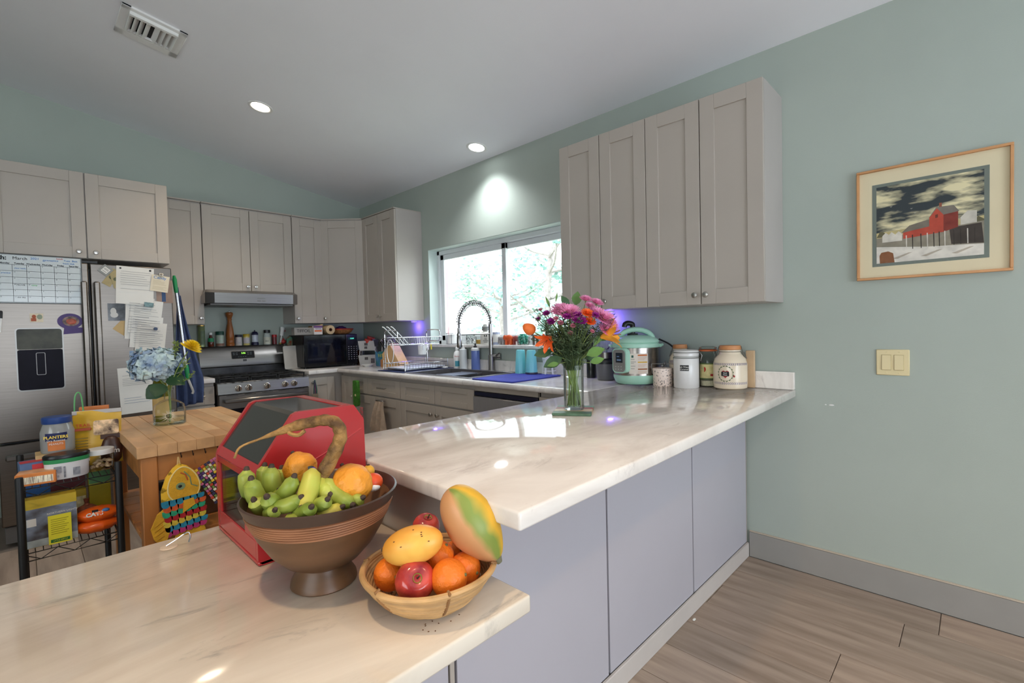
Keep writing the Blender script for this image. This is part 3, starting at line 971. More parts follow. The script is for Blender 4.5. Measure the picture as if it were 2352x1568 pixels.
    for i, (x, z, r_, lab) in enumerate(((-2.372, 1.752, -58, 'folded banknote tucked under the diamond magnet'), (-2.348, 1.742, 78, 'banknote hanging upright beside the white letter'))):
        e = sheet('banknote', lab, 'banknote', x, z, .125, .052, bill, rot=R(r_), y=.003 + .0015 * i)
        MB().ball((.0, -.0014, 0), (.013, .0004, .016), 12, 6).build('portrait', mat('note_green', c(96, 100, 76), .7), e)
    e = sheet('letter', 'large white letter at the top of the right fridge door', 'paper', -2.243, 1.700, .215, .268, PAPER, rot=R(3), y=.0045, curl=.012)
    letter_lines(e, .215, .268, 9, INKG, 8, top=.86, bot=.40, y=-.0135)
    MB().ball((.085, -.003, .118), (.007, .002, .007), 10, 6).build('magnet', BLACK, e)
    MB().ball((-.085, -.003, .118), (.006, .002, .006), 10, 6).build('magnet', BLACK, e)
    e = sheet('photo', 'photo of a person in jeans behind the note', 'photo', -2.070, 1.665, .10, .17, mat('photo_brown', c(146, 120, 104), .4, var=.15, scale=14), y=.001)
    MB().box(-.018, .006, -.0019, -.0012, -.075, .01).build('jeans_print', mat('print_denim', c(58, 82, 120), .6), e)
    e = sheet('clipped_note', 'cream handwritten note held by a white clip', 'note', -2.098, 1.722, .108, .120, PAPERW, rot=R(8), y=.012)
    letter_lines(e, .108, .12, 8, mat('pale_ink', c(190, 176, 140), .8), 11, top=.66, bot=.14, y=-.0018, th=.002)
    text('Candy', .03, INKB, e, (-.004, -.0016, .043))
    MB().box(-.013, .013, -.012, .004, .052, .078, .004).build('clip', mat('clip_white', c(214, 206, 190), .4), e)
    MB().ball((0, -.012, .068), (.008, .004, .008), 10, 6).build('clip_eye', mat('clip_grey', c(150, 140, 126), .4), e)
    e = sheet('dog_photo', 'dark glossy photo of a white dog', 'photo', -2.353, 1.510, .096, .122, mat('photo_black', c(34, 36, 40), .1, var=.6, scale=16, col2=c(70, 72, 76)), y=.001, t=.003)
    MB().ball((-.018, -.0034, .006), (.017, .0006, .024), 12, 6).ball((-.014, -.0034, -.02), (.022, .0006, .02), 12, 6).build('dog_print', mat('print_white', c(200, 200, 196), .5), e)
    env = sheet('envelope', 'tan envelope corner under the paper stack', 'envelope', -2.302, 1.400, .11, .11, mat('kraft', c(196, 168, 120), .8, var=.06), rot=R(40), y=.0015)
    stack = [('sheet with pink logos behind the paper stack', -2.225, 1.465, .165, .300, 4, .004), ('folded letter with a picture magnet on it', -2.190, 1.475, .185, .250, 8, .008),
             ('curled letter lower in the paper stack', -2.190, 1.365, .185, .230, 6, .012), ('front letter with round seal in the paper stack', -2.165, 1.330, .175, .210, 7, .016)]
    es = []
    for i, (lab, x, z, w, h, r_, y) in enumerate(stack):
        e = sheet('letter', lab, 'paper', x, z, w, h, PAPER if i != 3 else mat('paper_grey', c(222, 218, 210), .8), rot=R(r_), y=y, curl=.008)
        letter_lines(e, w, h, 12, INKG, 20 + i, top=.86, bot=.15, y=-.0105)
        es.append(e)
    k = MB()
    for dx in (-.055, .0, .055): k.ball((dx, -.0022, .135), (.02, .0006, .011), 12, 6)
    k.build('logo', mat('print_pink', c(206, 96, 120), .7), es[0])
    MB().box(-.02, .035, -.012, -.008, .075, .108, .001).build('magnet', mat('magnet_teal', c(100, 130, 132), .3, var=.4, scale=60), es[1])
    MB().lathe([(0, 0), (.013, 0), (.013, .001), (0, .001)], 18).xf(Matrix.Rotation(PI / 2, 4, 'X')).build('seal', mat('seal_blue', c(70, 84, 110), .6), es[3], loc=(.02, -.009, .06))
    e = sheet('letter', 'long white letter low on the right fridge door', 'paper', -2.262, .950, .195, .330, PAPER, rot=R(-2), y=.003, curl=.014)
    letter_lines(e, .195, .33, 9, INKG, 31, top=.90, bot=.62, y=-.0165)
    letter_lines(e, .195, .33, 4, mat('ink_slate', c(120, 134, 160), .8), 34, top=.34, bot=.18, y=-.0165)
    MB().ball((.005, -.012, .095), (.007, .003, .007), 10, 6).build('magnet', BLACK, e)
fridge_papers()

# ================================================================ range
def gas_range():
    X0, X1, YF = -1.700, -.940, -.672
    t = T('gas_range', 'stainless gas range with five knobs and black grates', 'range', (X0, 0, FZ))
    W = X1 - X0
    Z = lambda z: z - FZ
    MB().box(.002, W - .002, YF + .04, -.03, 0, Z(.905), .003).build('body', mat('range_side', c(44, 44, 46), .4), t)
    MB().box(0, W, YF + .035, -.10, Z(.902), Z(.925), .004).build('cooktop', BLACKM, t)
    # front control panel, slightly raked
    k = MB().prism([(YF - .004, Z(.828)), (YF + .06, Z(.828)), (YF + .06, Z(.916)), (YF + .010, Z(.916))], 0, W, 'x')
    cp = k.build('control_panel', STEELH, t, smooth=False)
    MB().box(.0, W, YF + .008, YF + .05, Z(.9165), Z(.924), .002).build('front_trim', mat('worn_black_trim', c(60, 60, 62), .35, .6, var=.5, scale=30, col2=c(150, 150, 150)), t)
    tilt = Matrix.Rotation(PI / 2 + math.atan(.014 / .088), 4, 'X')
    kp = MB().lathe([(0, 0), (.027, 0), (.027, .006), (.024, .008), (.0225, .026), (.019, .029), (0, .0295)], 24)
    kp.xf(tilt)
    km = kp.mesh('knob')
    km.materials.append(mat('knob_steel', c(196, 190, 182), .28, 1.0))
    gm = MB().box(-.003, .003, -.035, -.0215, -.022, .022).mesh('pointer', False)
    gm.materials.append(BLACK)
    for u in (.155, .235, .385, .540, .620):
        o = bpy.data.objects.new('knob', km)
        C.objects.link(o)
        o.parent = cp
        o.location = (u, YF + .003, Z(.872))
        g = bpy.data.objects.new('pointer', gm)
        C.objects.link(g)
        g.parent = o
    # oven door
    d = MB().box(.004, W - .004, YF - .002, YF + .045, Z(.265), Z(.822), .004).build('oven_door', STEELH, t)
    MB().box(.06, W - .06, YF - .0045, YF - .0015, Z(.345), Z(.700), .002).build('oven_glass', mat('oven_glass', c(12, 14, 22), .06), d)
    k = MB().box(.03, W - .03, YF - .062, YF - .036, Z(.755), Z(.790), .010)
    k.box(.05, .08, YF - .04, YF, Z(.76), Z(.785)).box(W - .08, W - .05, YF - .04, YF, Z(.76), Z(.785))
    k.build('handle', STEELH, d)
    k = MB()
    for i in range(5): k.box(.06 + i * .14, .15 + i * .14, YF - .0032, YF - .0018, Z(.812), Z(.816))
    k.build('vent_slot', BLACK, d, smooth=False)
    MB().box(.004, W - .004, YF - .0, YF + .045, Z(.105), Z(.258), .004).build('warming_drawer', STEELH, t)
    # back guard: riser, raked face, rounded top
    bgp = [(-.035, Z(.925)), (-.095, Z(.925)), (-.098, Z(1.022)), (-.125, Z(1.034)), (-.127, Z(1.062)), (-.085, Z(1.206)), (-.072, Z(1.222)), (-.03, Z(1.224)), (-.012, Z(1.21)), (-.012, Z(.925))]
    b = MB().prism(bgp, .0, W, 'x').build('backguard', STEELH, t, ang=30)
    MB().box(.01, W - .01, -.1005, -.0955, Z(.945), Z(1.02)).build('riser', mat('riser_steel', c(84, 84, 86), .3, .8, var=.25, scale=10), b, smooth=False)
    # display on the raked face
    ra = math.atan2(.042, .144)
    e = MB().prism(rrect(-.105, .105, -.040, .040, .010), -.0022, .0003, 'y').build('display_frame', STEEL, b, loc=(.365, -.1055, Z(1.135)), rot=(-ra, 0, 0), smooth=False)
    MB().prism(rrect(-.1, .1, -.036, .036, .008), -.0032, -.0023, 'y').build('display', mat('display_black', c(22, 26, 28), .1), e, smooth=False)
    text('5:06', .022, mat('display_digit', (.35, .9, .1), emit=2.0), e, (0.004, -.0036, .016))
    r = random.Random(4)
    lines('buttons', mat('button_grey', c(120, 126, 128), .5), e, [(x - .008, x + .008, z - .0025, z + .0025) for x in (-.08, -.055, .045, .07) for z in (.02, .004)] + [(x - .005, x + .005, -.02, -.017) for x in (-.04, -.02, 0, .02)], -.0036)
    MB().box(-.016, .016, -.001, .001, -.009, .009).build('badge', mat('badge_dark', c(60, 60, 62), .4), b, loc=(.375, -.1225, Z(1.083)), rot=(-ra, 0, 0), smooth=False)
    # burners and grates
    for (x, y, r_) in ((.16, -.25, .035), (.16, -.50, .045), (.38, -.37, .05), (.60, -.25, .035), (.60, -.50, .045)):
        MB().lathe([(0, .0), (r_ * 1.3, 0), (r_ * 1.3, .006), (r_, .010), (r_, .018), (r_ * .8, .021), (0, .021)], 20, x, y, Z(.925)).build('burner', IRON, t)
    for g0, g1 in ((.02, .26), (.265, .495), (.50, .74)):
        k = MB()
        zz = Z(.962)
        for (ya, yb) in ((-.625, -.615), (-.135, -.125), (-.38, -.37)):
            k.box(g0, g1, ya, yb, zz - .012, zz, .002)
        for xx in (g0, (g0 + g1) / 2 - .005, g1 - .01):
            k.box(xx, xx + .01, -.625, -.125, zz - .012, zz, .002)
        for xx in (g0, g1 - .012):
            for yy in (-.625, -.137):
                k.box(xx, xx + .012, yy, yy + .012, Z(.925), zz - .01, .002)
        for yy in (-.50, -.25):
            k.box(g0 + .02, g1 - .02, yy - .005, yy + .005, zz - .004, zz + .006, .002)
        k.build('grate', IRON, t)
gas_range()

def hood():
    X0, X1 = -1.715, -.935
    t = T('range_hood', 'stainless slim range hood above the stove', 'range hood', (X0, 0, 1.60))
    W = X1 - X0
    # flared canopy
    k = MB()
    zt, zm, zb = .132, .10, .0
    P = [(0.02, -.01, zt), (W - .02, -.01, zt), (W - .02, -.40, zt), (.02, -.40, zt),
         (0, -.01, zb + .012), (W, -.01, zb + .012), (W, -.455, .105), (0, -.455, .105),
         (0.06, -.505, .100), (W - .06, -.505, .100), (W - .06, -.50, .012), (.06, -.50, .012), (0, -.45, .012), (W, -.45, .012)]
    F = [(0, 1, 2, 3), (3, 2, 9, 8), (8, 9, 10, 11), (3, 8, 7), (2, 6, 9), (7, 8, 11, 12), (6, 13, 10, 9), (0, 3, 7, 12, 4), (1, 5, 13, 6, 2), (4, 12, 11, 10, 13, 5), (0, 4, 5, 1)]
    k.add(P, F)
    k.build('canopy', STEELH, t, smooth=False)
    MB().box(.04, W - .04, -.44, -.04, -.006, .0105, .002).build('filter', mat('hood_filter', c(110, 108, 106), .4, .7, var=.1), t)
    lines('buttons', mat('button_dark', c(120, 118, 116), .4, .5), t, [(.40, .43, .03, .04), (.44, .47, .03, .04), (.40, .47, .055, .062)], y=-.5052)
hood()
# ================================================================ small things on worktops
def LT_(name, label, cat, loc, parts, group=None, rz=0, n=24, rot=None):
    t = T(name, label, cat, loc, rz, group, rot)
    out = {}
    for p in parts:
        nm, prof, m = p[:3]
        kw = p[3] if len(p) > 3 else {}
        out.setdefault(nm, []).append(MB().lathe(prof, kw.get('n', n), sx=kw.get('sx', 1), sy=kw.get('sy', 1)).build(nm, m, t, loc=kw.get('loc')))
    t_parts[t.name] = out
    return t
t_parts = {}
def band(r, z0, z1, t=.0006, n=32, a0=0, a1=2 * PI):
    """curved label strip around an upright cylinder"""
    k = MB()
    vs = []
    for i in range(n + 1):
        a = a0 + (a1 - a0) * i / n
        for z in (z0, z1):
            vs.append(((r + t) * math.cos(a), (r + t) * math.sin(a), z))
    k.add(vs, [(2 * i, 2 * i + 2, 2 * i + 3, 2 * i + 1) for i in range(n)])
    return k
def cam_ang(x, y):
    return math.atan2(-5.214 - y, -2.8185 - x)
def text_on(s, size, m, t, r, z, ang, name='lettering', **kw):
    return text(s, size, m, t, ((r + .0012) * math.cos(ang), (r + .0012) * math.sin(ang), z), (PI / 2, 0, ang + PI / 2), name=name, **kw)

# ---- stove-top spice row (standing on the backguard)
SZ = 1.2245
def spices():
    y = -.047
    g = None
    def a(x): return cam_ang(x, y)
    greenlid = mat('lid_green', c(20, 70, 56), .4)
    t = LT_('oil_tin', 'tall green tin at the left end of the spice row', 'tin', (-1.662, -.045, SZ), [('body', [(0, 0), (.029, 0), (.029, .19), (.027, .193), (.0, .193)], mat('tin_green', c(128, 140, 100), .3, .3, var=.12)),
        ('lid', [(.028, .193), (.028, .203), (0, .204)], mat('tin_gold', c(176, 140, 72), .3, .8))])
    band(.029, .02, .15, a0=a(-1.662) - .2, a1=a(-1.662) + 1.2).build('label', mat('label_olive', c(96, 112, 84), .5, var=.2, scale=30), t)
    t = LT_('sauce_bottle', 'small brown sauce bottle with a white cap', 'bottle', (-1.588, y, SZ), [('bottle', [(0, 0), (.022, 0), (.024, .01), (.024, .055), (.012, .095), (.011, .11), (0, .11)], mat('brown_glass', c(92, 40, 24), .1)),
        ('cap', [(.013, .11), (.013, .132), (0, .133)], WHITE)])
    band(.0242, .045, .08, a0=a(-1.588) - 1.2, a1=a(-1.588) + 1.2).build('label', mat('label_green', c(40, 140, 90), .5), t)
    t = LT_('spice_jar', 'big herb jar with a dark green lid', 'spice jar', (-1.512, y, SZ), [('jar', [(0, 0), (.033, 0), (.034, .01), (.034, .10), (.03, .108), (.0, .108)], mat('herbs', c(206, 206, 198), .3, var=.25, scale=40, col2=c(150, 170, 150))),
        ('lid', [(.035, .108), (.035, .138), (.033, .142), (0, .142)], greenlid), ('spice_fill', [(.0345, .003), (.0345, .028)], mat('spice_brown', c(140, 104, 86), .6, var=.2, scale=90))])
    mill = mat('mill_wood', c(150, 88, 40), .3, var=.18, scale=5, stretch=(1, 1, .2))
    t = LT_('pepper_mill', 'tall turned wooden pepper mill behind the stove', 'pepper mill', (-1.425, y, SZ), [
        ('body', [(0, 0), (.035, 0), (.036, .02), (.033, .024), (.035, .03), (.0345, .055), (.032, .059), (.034, .064), (.035, .10), (.030, .16), (.020, .22), (.017, .245), (.022, .255), (.022, .26), (.0, .26)], mill),
        ('head', [(.018, .261), (.022, .275), (.031, .296), (.033, .31), (.029, .322), (.014, .326), (0, .326)], mill), ('nut', [(.004, .326), (.005, .336), (0, .34)], CHROME)], n=28)
    for x, lid, fill, lab, h in ((-1.352, (34, 36, 52), (208, 200, 190), 'spice jar with a black lid beside the mill', .104), (-1.282, (190, 160, 40), (206, 192, 120), 'spice jar with a yellow lid', .108)):
        t = LT_('spice_jar', lab, 'spice jar', (x, y, SZ), [('jar', [(0, 0), (.027, 0), (.028, .006), (.028, h - .022), (0, h - .022)], mat('jar_' + lab[-10:], c(*fill), .15)),
            ('lid', [(.029, h - .022), (.029, h), (.027, h + .003), (0, h + .003)], mat('lid_' + lab[-10:], c(*lid), .4))])
        band(.0282, .02, .075, a0=a(x) - 1.3, a1=a(x) + 1.3).build('label', mat('label_white', c(222, 216, 208), .6, var=.2, scale=60, col2=c(170, 160, 170)), t)
    t = LT_('salt_grinder', 'clear grinder with navy domed top and base', 'grinder', (-1.205, y, SZ), [('base', [(0, 0), (.034, 0), (.034, .02), (.030, .03), (0, .03)], mat('navy', c(24, 24, 60), .3)),
        ('chamber', [(.029, .03), (.029, .10)], mat('frosted', c(176, 182, 196), .15, var=.15, scale=30)), ('dome', [(.032, .10), (.030, .118), (.02, .132), (.006, .136), (.005, .148), (0, .15)], MATS['navy'])])
    t = LT_('dressing_bottle', 'clear jar with a black cap and white label', 'jar', (-1.090, y, SZ), [('jar', [(0, 0), (.032, 0), (.033, .008), (.033, .08), (.027, .10), (.024, .115), (0, .115)], mat('pale_oil', c(188, 196, 190), .12)),
        ('cap', [(.030, .118), (.030, .148), (0, .150)], BLACK)])
    band(.0333, .008, .076, a0=a(-1.09) - 1.3, a1=a(-1.09) + 1.3).build('label', mat('label_cream', c(206, 204, 188), .6), t)
    text_on('BIO', .02, INK, t, .0335, .035, a(-1.09))
    t = LT_('spice_tin', 'small red spice tin with a red lid', 'spice jar', (-1.020, y, SZ), [('jar', [(0, 0), (.021, 0), (.021, .074), (0, .074)], mat('tin_dark_red', c(110, 36, 40), .3, var=.25, scale=50)),
        ('lid', [(.023, .074), (.023, .098), (0, .10)], mat('lid_red', c(176, 30, 34), .35))])
    # white stick blender wand leaning in a dish
    t = T('pastry_brush', 'white-handled milk frother wand standing by the red shakers', 'kitchen tool', (-.965, y, SZ), rot=(0, R(10), 0))
    MB().lathe([(0, .088), (.017, .088), (.019, .10), (.019, .15), (.023, .172), (.021, .176), (0, .176)], 20).build('handle', WHITE, t)
    MB().lathe([(.007, .012), (.006, .088)], 12).build('shaft', WHITE, t)
    MB().lathe([(0, .0), (.012, .0), (.013, .006), (.007, .013), (0, .013)], 14).build('whisk', mat('lid_amber', c(170, 140, 60), .4), t)
    MB().prism([(0, 0), (.011, .0), (.011, .016)], -.005, .005, 'y').build('switch', mat('lid_red2', c(150, 30, 40), .4), t, loc=(.019, 0, .135))
    for i, (x, lab) in enumerate(((-.925, 'left red bird-shaped shaker at the end of the spice row'), (-.905 + .027, 'right red bird-shaped shaker at the end of the spice row'))):
        x = (-.922, -.873)[i]
        t = T('bird_shaker', lab, 'shaker', (x - .01, y, SZ))
        red = mat('shaker_red', c(176, 60, 56), .3)
        MB().ball((0, 0, .023), (.023, .021, .0235), 16, 10).build('body', red, t)
        MB().lathe([(.014, .036), (.009, .044), (.008, .056), (0, .06)], 12).build('head', red, t)
        MB().lathe([(.0025, .056), (.002, .07), (0, .071)], 6).build('stopper', mat('brown_dark', c(70, 40, 34), .5), t)
spices()

# ---- microwave corner
def microwave_corner():
    x0, x1, yf, z0, z1 = -.872, -.300, -.400, .985, 1.312
    t = T('microwave', 'black countertop microwave in the corner', 'microwave', (x0, -.03, CT))
    W, H, D = x1 - x0, z1 - CT, -.03 - yf
    MB().box(0, W, -D + .02, 0, .014, H, .004).build('body', mat('microwave_black', c(20, 20, 22), .35), t)
    d = MB().box(0, W * .775, -D - .012, -D + .019, .018, H - .004, .004).build('door', mat('microwave_door', c(12, 13, 17), .1), t)
    MB().box(.035, W * .775 - .06, -D - .0138, -D - .0115, .05, H - .05, .001).build('window', mat('microwave_window', c(13, 16, 28), .05, var=.3, scale=3), d)
    p = MB().box(W * .778, W, -D - .012, -D + .019, .018, H - .004, .004).build('control_panel', mat('microwave_panel', c(24, 24, 28), .2), t)
    MB().box(W * .82, W - .025, -D - .0132, -D - .0118, H - .062, H - .038).build('display', mat('display_teal', c(10, 60, 56), .2), p, smooth=False)
    text('12:04', .020, mat('display_teal_digit', (.12, .8, .6), emit=1.5), p, (W * .893, -D - .0138, H - .050))
    lines('buttons', mat('button_pale', c(150, 150, 152), .5), p, [(W * .825 + i * .03 - .006, W * .825 + i * .03 + .006, .07 + j * .022, .077 + j * .022) for i in range(4) for j in range(7)], -D - .0134)
    k = MB()
    for a, b in ((.03, -.03), (W - .03, -.03), (.03, -D + .04), (W - .03, -D + .04)): k.lathe([(.012, 0), (.012, .016)], 10, a, b, 0)
    k.build('foot', BLACK, t)
    MT = z1 + .0005
    # things lying on the microwave
    t = T('foil_box', 'grey foil carton lying on the microwave', 'box', (-.93 + .10, -.30, MT), R(4))
    MB().box(-.105, .14, -.035, .03, 0, .075, .002).build('carton', mat('foil_grey', c(150, 146, 140), .5, var=.05), t)
    text('TIFFOIL', .045, INK, t, (-.01, -.0358, .040), sx=.95)
    MB().box(.085, .139, -.0364, -.0352, .012, .050).build('print', mat('print_orange', c(206, 120, 50), .6), t, smooth=False)
    t = T('wrap_box', 'small white and purple carton standing open on the microwave', 'box', (-.705, -.352, MT), R(-6))
    MB().box(-.043, .043, -.028, .028, 0, .092, .002).build('carton', mat('carton_white', c(214, 208, 204), .6), t)
    MB().box(-.0435, .0435, -.029, -.0282, .07, .0915).build('print_band', mat('print_purple', c(104, 66, 120), .6), t, smooth=False)
    MB().box(-.036, .036, -.0288, -.0282, .030, .046).build('print_stripe', mat('print_orange2', c(214, 110, 60), .6), t, smooth=False)
    text('TIFFOIL', .020, mat('ink_violet', c(90, 70, 140), .6), t, (0, -.0292, .058))
    MB().prism([(-.03, .092), (.046, .092), (.05, .106), (.045, .107), (.03, .1)], -.026, .026, 'y').build('flap', MATS['kraft'], t, smooth=False)
    t = T('paper_roll', 'roll of brown parchment seen end-on on the microwave', 'roll', (-.575, -.265, MT + .048))
    MB().lathe([(.018, -.11), (.047, -.11), (.047, .11), (.018, .11), (.018, -.11)], 28).xf(Matrix.Rotation(PI / 2, 4, 'X')).build('roll', mat('roll_kraft', c(206, 180, 140), .7), t)
    MB().lathe([(.013, -.112), (.0178, -.112), (.0178, .112), (.013, .112), (.013, -.112)], 20).xf(Matrix.Rotation(PI / 2, 4, 'X')).build('core', mat('roll_core', c(84, 48, 30), .7), t)
    t = T('kraft_bag', 'folded tan paper bag behind the carton', 'bag', (-.66, -.17, MT))
    MB().box(-.07, .045, -.03, .03, 0, .09, .02).build('paper', mat('kraft2', c(186, 140, 86), .8, var=.1, bump=.4, bscale=20), t)
    t = T('wicker_tray', 'shallow red-rimmed wicker tray on the microwave', 'tray', (-.395, -.25, MT))
    MB().lathe([(0, 0), (.07, .0), (.105, .022), (.122, .05), (.114, .052), (.095, .028), (.06, .008), (0, .008)], 32).build('tray', mat('wicker', c(176, 116, 66), .7, var=.25, scale=50, bump=.5, bscale=120), t)
    MB().lathe([(.113, .052), (.125, .046), (.127, .056), (.116, .06), (.113, .052)], 32).build('rim', mat('wicker_red', c(176, 56, 40), .6, var=.2, scale=50), t)
    t = T('purple_cloth', 'crumpled purple cloth in the wicker tray', 'cloth', (-.40, -.25, MT + .03))
    MB().ball((0, 0, .026), (.055, .045, .03), 18, 10, fn=lambda p: 1 + .12 * math.sin(9 * p.x) * math.cos(7 * p.y + 2)).build('cloth', mat('violet_cloth', c(70, 36, 100), .8), t)
    # leaning cutting boards left of the microwave
    t = T('cutting_board', 'pale grey flexible cutting board leaning by the microwave', 'cutting board', (-.918, -.235, CT + .001), rot=(R(-7), 0, R(8)))
    k = MB()
    prof = rrect(-.085, .085, 0, .235, .015)
    k.prism(prof, -.006, 0, 'y')
    k.build('board', mat('board_grey', c(190, 186, 180), .45), t, smooth=False)
    t = T('oven_mitt', 'patterned red and green oven mitt beside the microwave', 'mitt', (-.888, -.12, CT + .22), rot=(0, R(-6), 0))
    MB().ball((0, 0, .05), (.035, .012, .065), 14, 10).build('mitt', mat('mitt_print', c(170, 80, 50), .9, var=.4, scale=26, col2=c(50, 120, 100)), t)
    t = LT_('pepper_mill', 'dark wooden pepper mill in the corner by the plastic bins', 'pepper mill', (-.222, -.300, CT), [
        ('body', [(0, 0), (.026, 0), (.027, .03), (.023, .045), (.025, .06), (.018, .10), (.017, .115), (0, .115)], mat('dark_wood', c(92, 48, 26), .35, var=.15)),
        ('head', [(.016, .116), (.024, .13), (.022, .15), (.01, .16), (0, .161)], MATS['dark_wood'])])
    # stacked plastic bins
    x, y = -.185, -.44
    for i, (z, lab) in enumerate(((CT, 'lower clear plastic bin with a red tag in the corner'), (CT + .155, 'upper plastic bin full of odds and ends'))):
        t = T('plastic_bin', lab, 'bin', (x, y, z), R(-40))
        k = MB()
        a, b, h, w_ = .072, .085, .105, .003
        def ring(s, zz): return [(-s * 1.15, -s * .8, zz), (s * 1.15, -s * .8, zz), (s * 1.15, s * .8, zz), (-s * 1.15, s * .8, zz)]
        vs = ring(a, 0) + ring(b, h) + ring(b - w_, h) + ring(a - w_, w_)
        fs = [(0, 1, 2, 3), (12, 13, 14, 15)]
        for q in range(4):
            r_ = (q + 1) % 4
            fs += [(q, r_, 4 + r_, 4 + q), (4 + q, 4 + r_, 8 + r_, 8 + q), (8 + q, 8 + r_, 12 + r_, 12 + q)]
        k.add(vs, fs)
        k.build('tub', mat('bin_plastic', c(196, 194, 190), .35, var=.03), t, smooth=False)
        lines('print', mat('bin_label', c(90, 84, 86), .5, var=.4, scale=60), t, [(-.03, .005, .055, .085)] + ([(-.03, .0, .02, .045)] if i else [(.035, .075, .02, .07)]), y=-.0665)
        if i == 0:
            leg = MB()
            for sx in (-1, 1):
                for sy in (-1, 1): leg.tube([(sx * .085, sy * .055, .095), (sx * .08, sy * .05, .155)], .004, 6)
            leg.build('riser_leg', WHITE, t)
    rr = random.Random(9)
    k_ = 0
    for (dx, dy, dz, r_, col, lab) in ((-.03, -.02, .125, .035, (196, 70, 60), 'red plastic lid heaped in the upper bin'), (.03, .02, .15, .042, (190, 64, 60), 'red container on top of the upper bin'),
                                       (.05, -.03, .12, .03, (150, 150, 190), 'glass tumbler tilted in the upper bin')):
        t = LT_('container', lab, 'container', (x + dx, y + dy, CT + .155 + dz - .06), [('cup', [(0, 0), (r_ * .8, 0), (r_, .05), (r_ * .9, .052), (r_ * .7, .006), (0, .006)], mat('cont_%d' % k_, c(*col), .35))], rot=(R(15), R(10), 0))
        MB().lathe([(r_ * 1.02, .05), (r_ * 1.02, .058), (0, .06)], 20).build('lid', mat('cont_lid_%d' % k_, c(*[min(255, v + 14) for v in col]), .4), t)
        k_ += 1
    # utensil crock
    t = LT_('utensil_crock', 'teal painted utensil crock beside the knife block', 'crock', (-.215, -.755, CT), [('pot', [(0, 0), (.05, 0), (.057, .01), (.062, .15), (.056, .15), (.05, .02), (0, .02)], mat('teal_glaze', c(60, 150, 140), .25, var=.3, scale=9, col2=c(84, 120, 190)))])
    k = MB()
    for i in range(3):
        k.tube(spline([(.063 * math.cos(a), .063 * math.sin(a), z) for a, z in ((cam_ang(-.2, -.74) - .5 + .28 * i, .125), (cam_ang(-.2, -.74) - .38 + .28 * i, .11), (cam_ang(-.2, -.74) - .42 + .28 * i, .095))], 4), .004, 5)
    k.build('brush_stroke', mat('glaze_yellow', c(190, 200, 60), .4), t)
    for i, (dx, dy, a, b, col, lab, kind) in enumerate(((-.02, .0, 12, -16, (60, 60, 62), 'black spatula in the teal crock', 0), (.01, .02, -8, 10, (196, 192, 180), 'pale wooden spoon in the teal crock', 1),
                                                      (.02, -.02, 6, 14, (210, 206, 196), 'white spoon with round bowl in the teal crock', 1), (-.01, -.03, 20, 4, (160, 150, 140), 'grey whisk handle in the teal crock', 0))):
        t = T('utensil', lab, 'utensil', (-.215 + dx, -.755 + dy, CT + .028), rot=(R(a), R(b), 0))
        MB().lathe([(0, 0), (.005, 0), (.006, .2), (0, .201)], 8).build('handle', mat('uten_%d' % i, c(*col), .5), t)
        if kind: MB().ball((0, 0, .225), (.024, .008, .034), 12, 8).build('bowl', mat('uten_%d' % i, c(*col), .5), t)
        else: MB().box(-.024, .024, -.003, .003, .195, .265, .002).build('blade', mat('uten_%d' % i, c(*col), .5), t)
    t = LT_('small_dish', 'small white dish in front of the bins', 'dish', (-.345, -.70, CT), [('dish', [(0, 0), (.04, 0), (.062, .022), (.058, .023), (.038, .004), (0, .004)], WHITE)])
    # knife block: slanted block with handles pointing back towards the corner
    t = T('knife_block', 'light wooden knife block full of black-handled knives', 'knife block', (-.245, -1.02, CT), R(6))
    P = [(.10, 0), (-.17, 0), (-.17, .03), (.03, .225), (.115, .14)]
    P = [(.09, 0), (-.20, 0), (-.20, .01), (-.03, .235), (.09, .135)]
    MB().prism(P, -.055, .055, 'x').build('block', mat('block_wood', c(214, 176, 128), .45, var=.12, scale=8, stretch=(1, 3, .6)), t, smooth=False)
    MB().prism([(.13, 0), (.092, 0), (.092, .085), (.13, .07)], -.05, .05, 'x').build('base_foot', mat('block_wood_dark', c(176, 120, 74), .45), t, smooth=False)
    d = Vector((0, .62, .78)).normalized()
    i = 0
    for j, (sy, sz) in enumerate(((-.015, .22), (.02, .192), (.055, .164))):
        for q in range(3 if j else 3):
            xx = -.036 + q * .036
            p = Vector((xx, sy, sz))
            kn = MB().tube([p, p + d * .05, p + d * .115], [.010, .0125, .013], 8)
            o = kn.build('knife_handle', BLACK if j else mat('steel_handle', c(150, 150, 152), .3, .7), t)
            MB().tube([p + d * .113, p + d * .121], .0132, 8).build('end_cap', CHROME, o)
            nn = Vector((-.5, -.6, .48)).normalized() * .0115
            MB().tube([p + nn + d * .01, p + nn + d * .112], .003, 6).build('tang', CHROME, o)
microwave_corner()

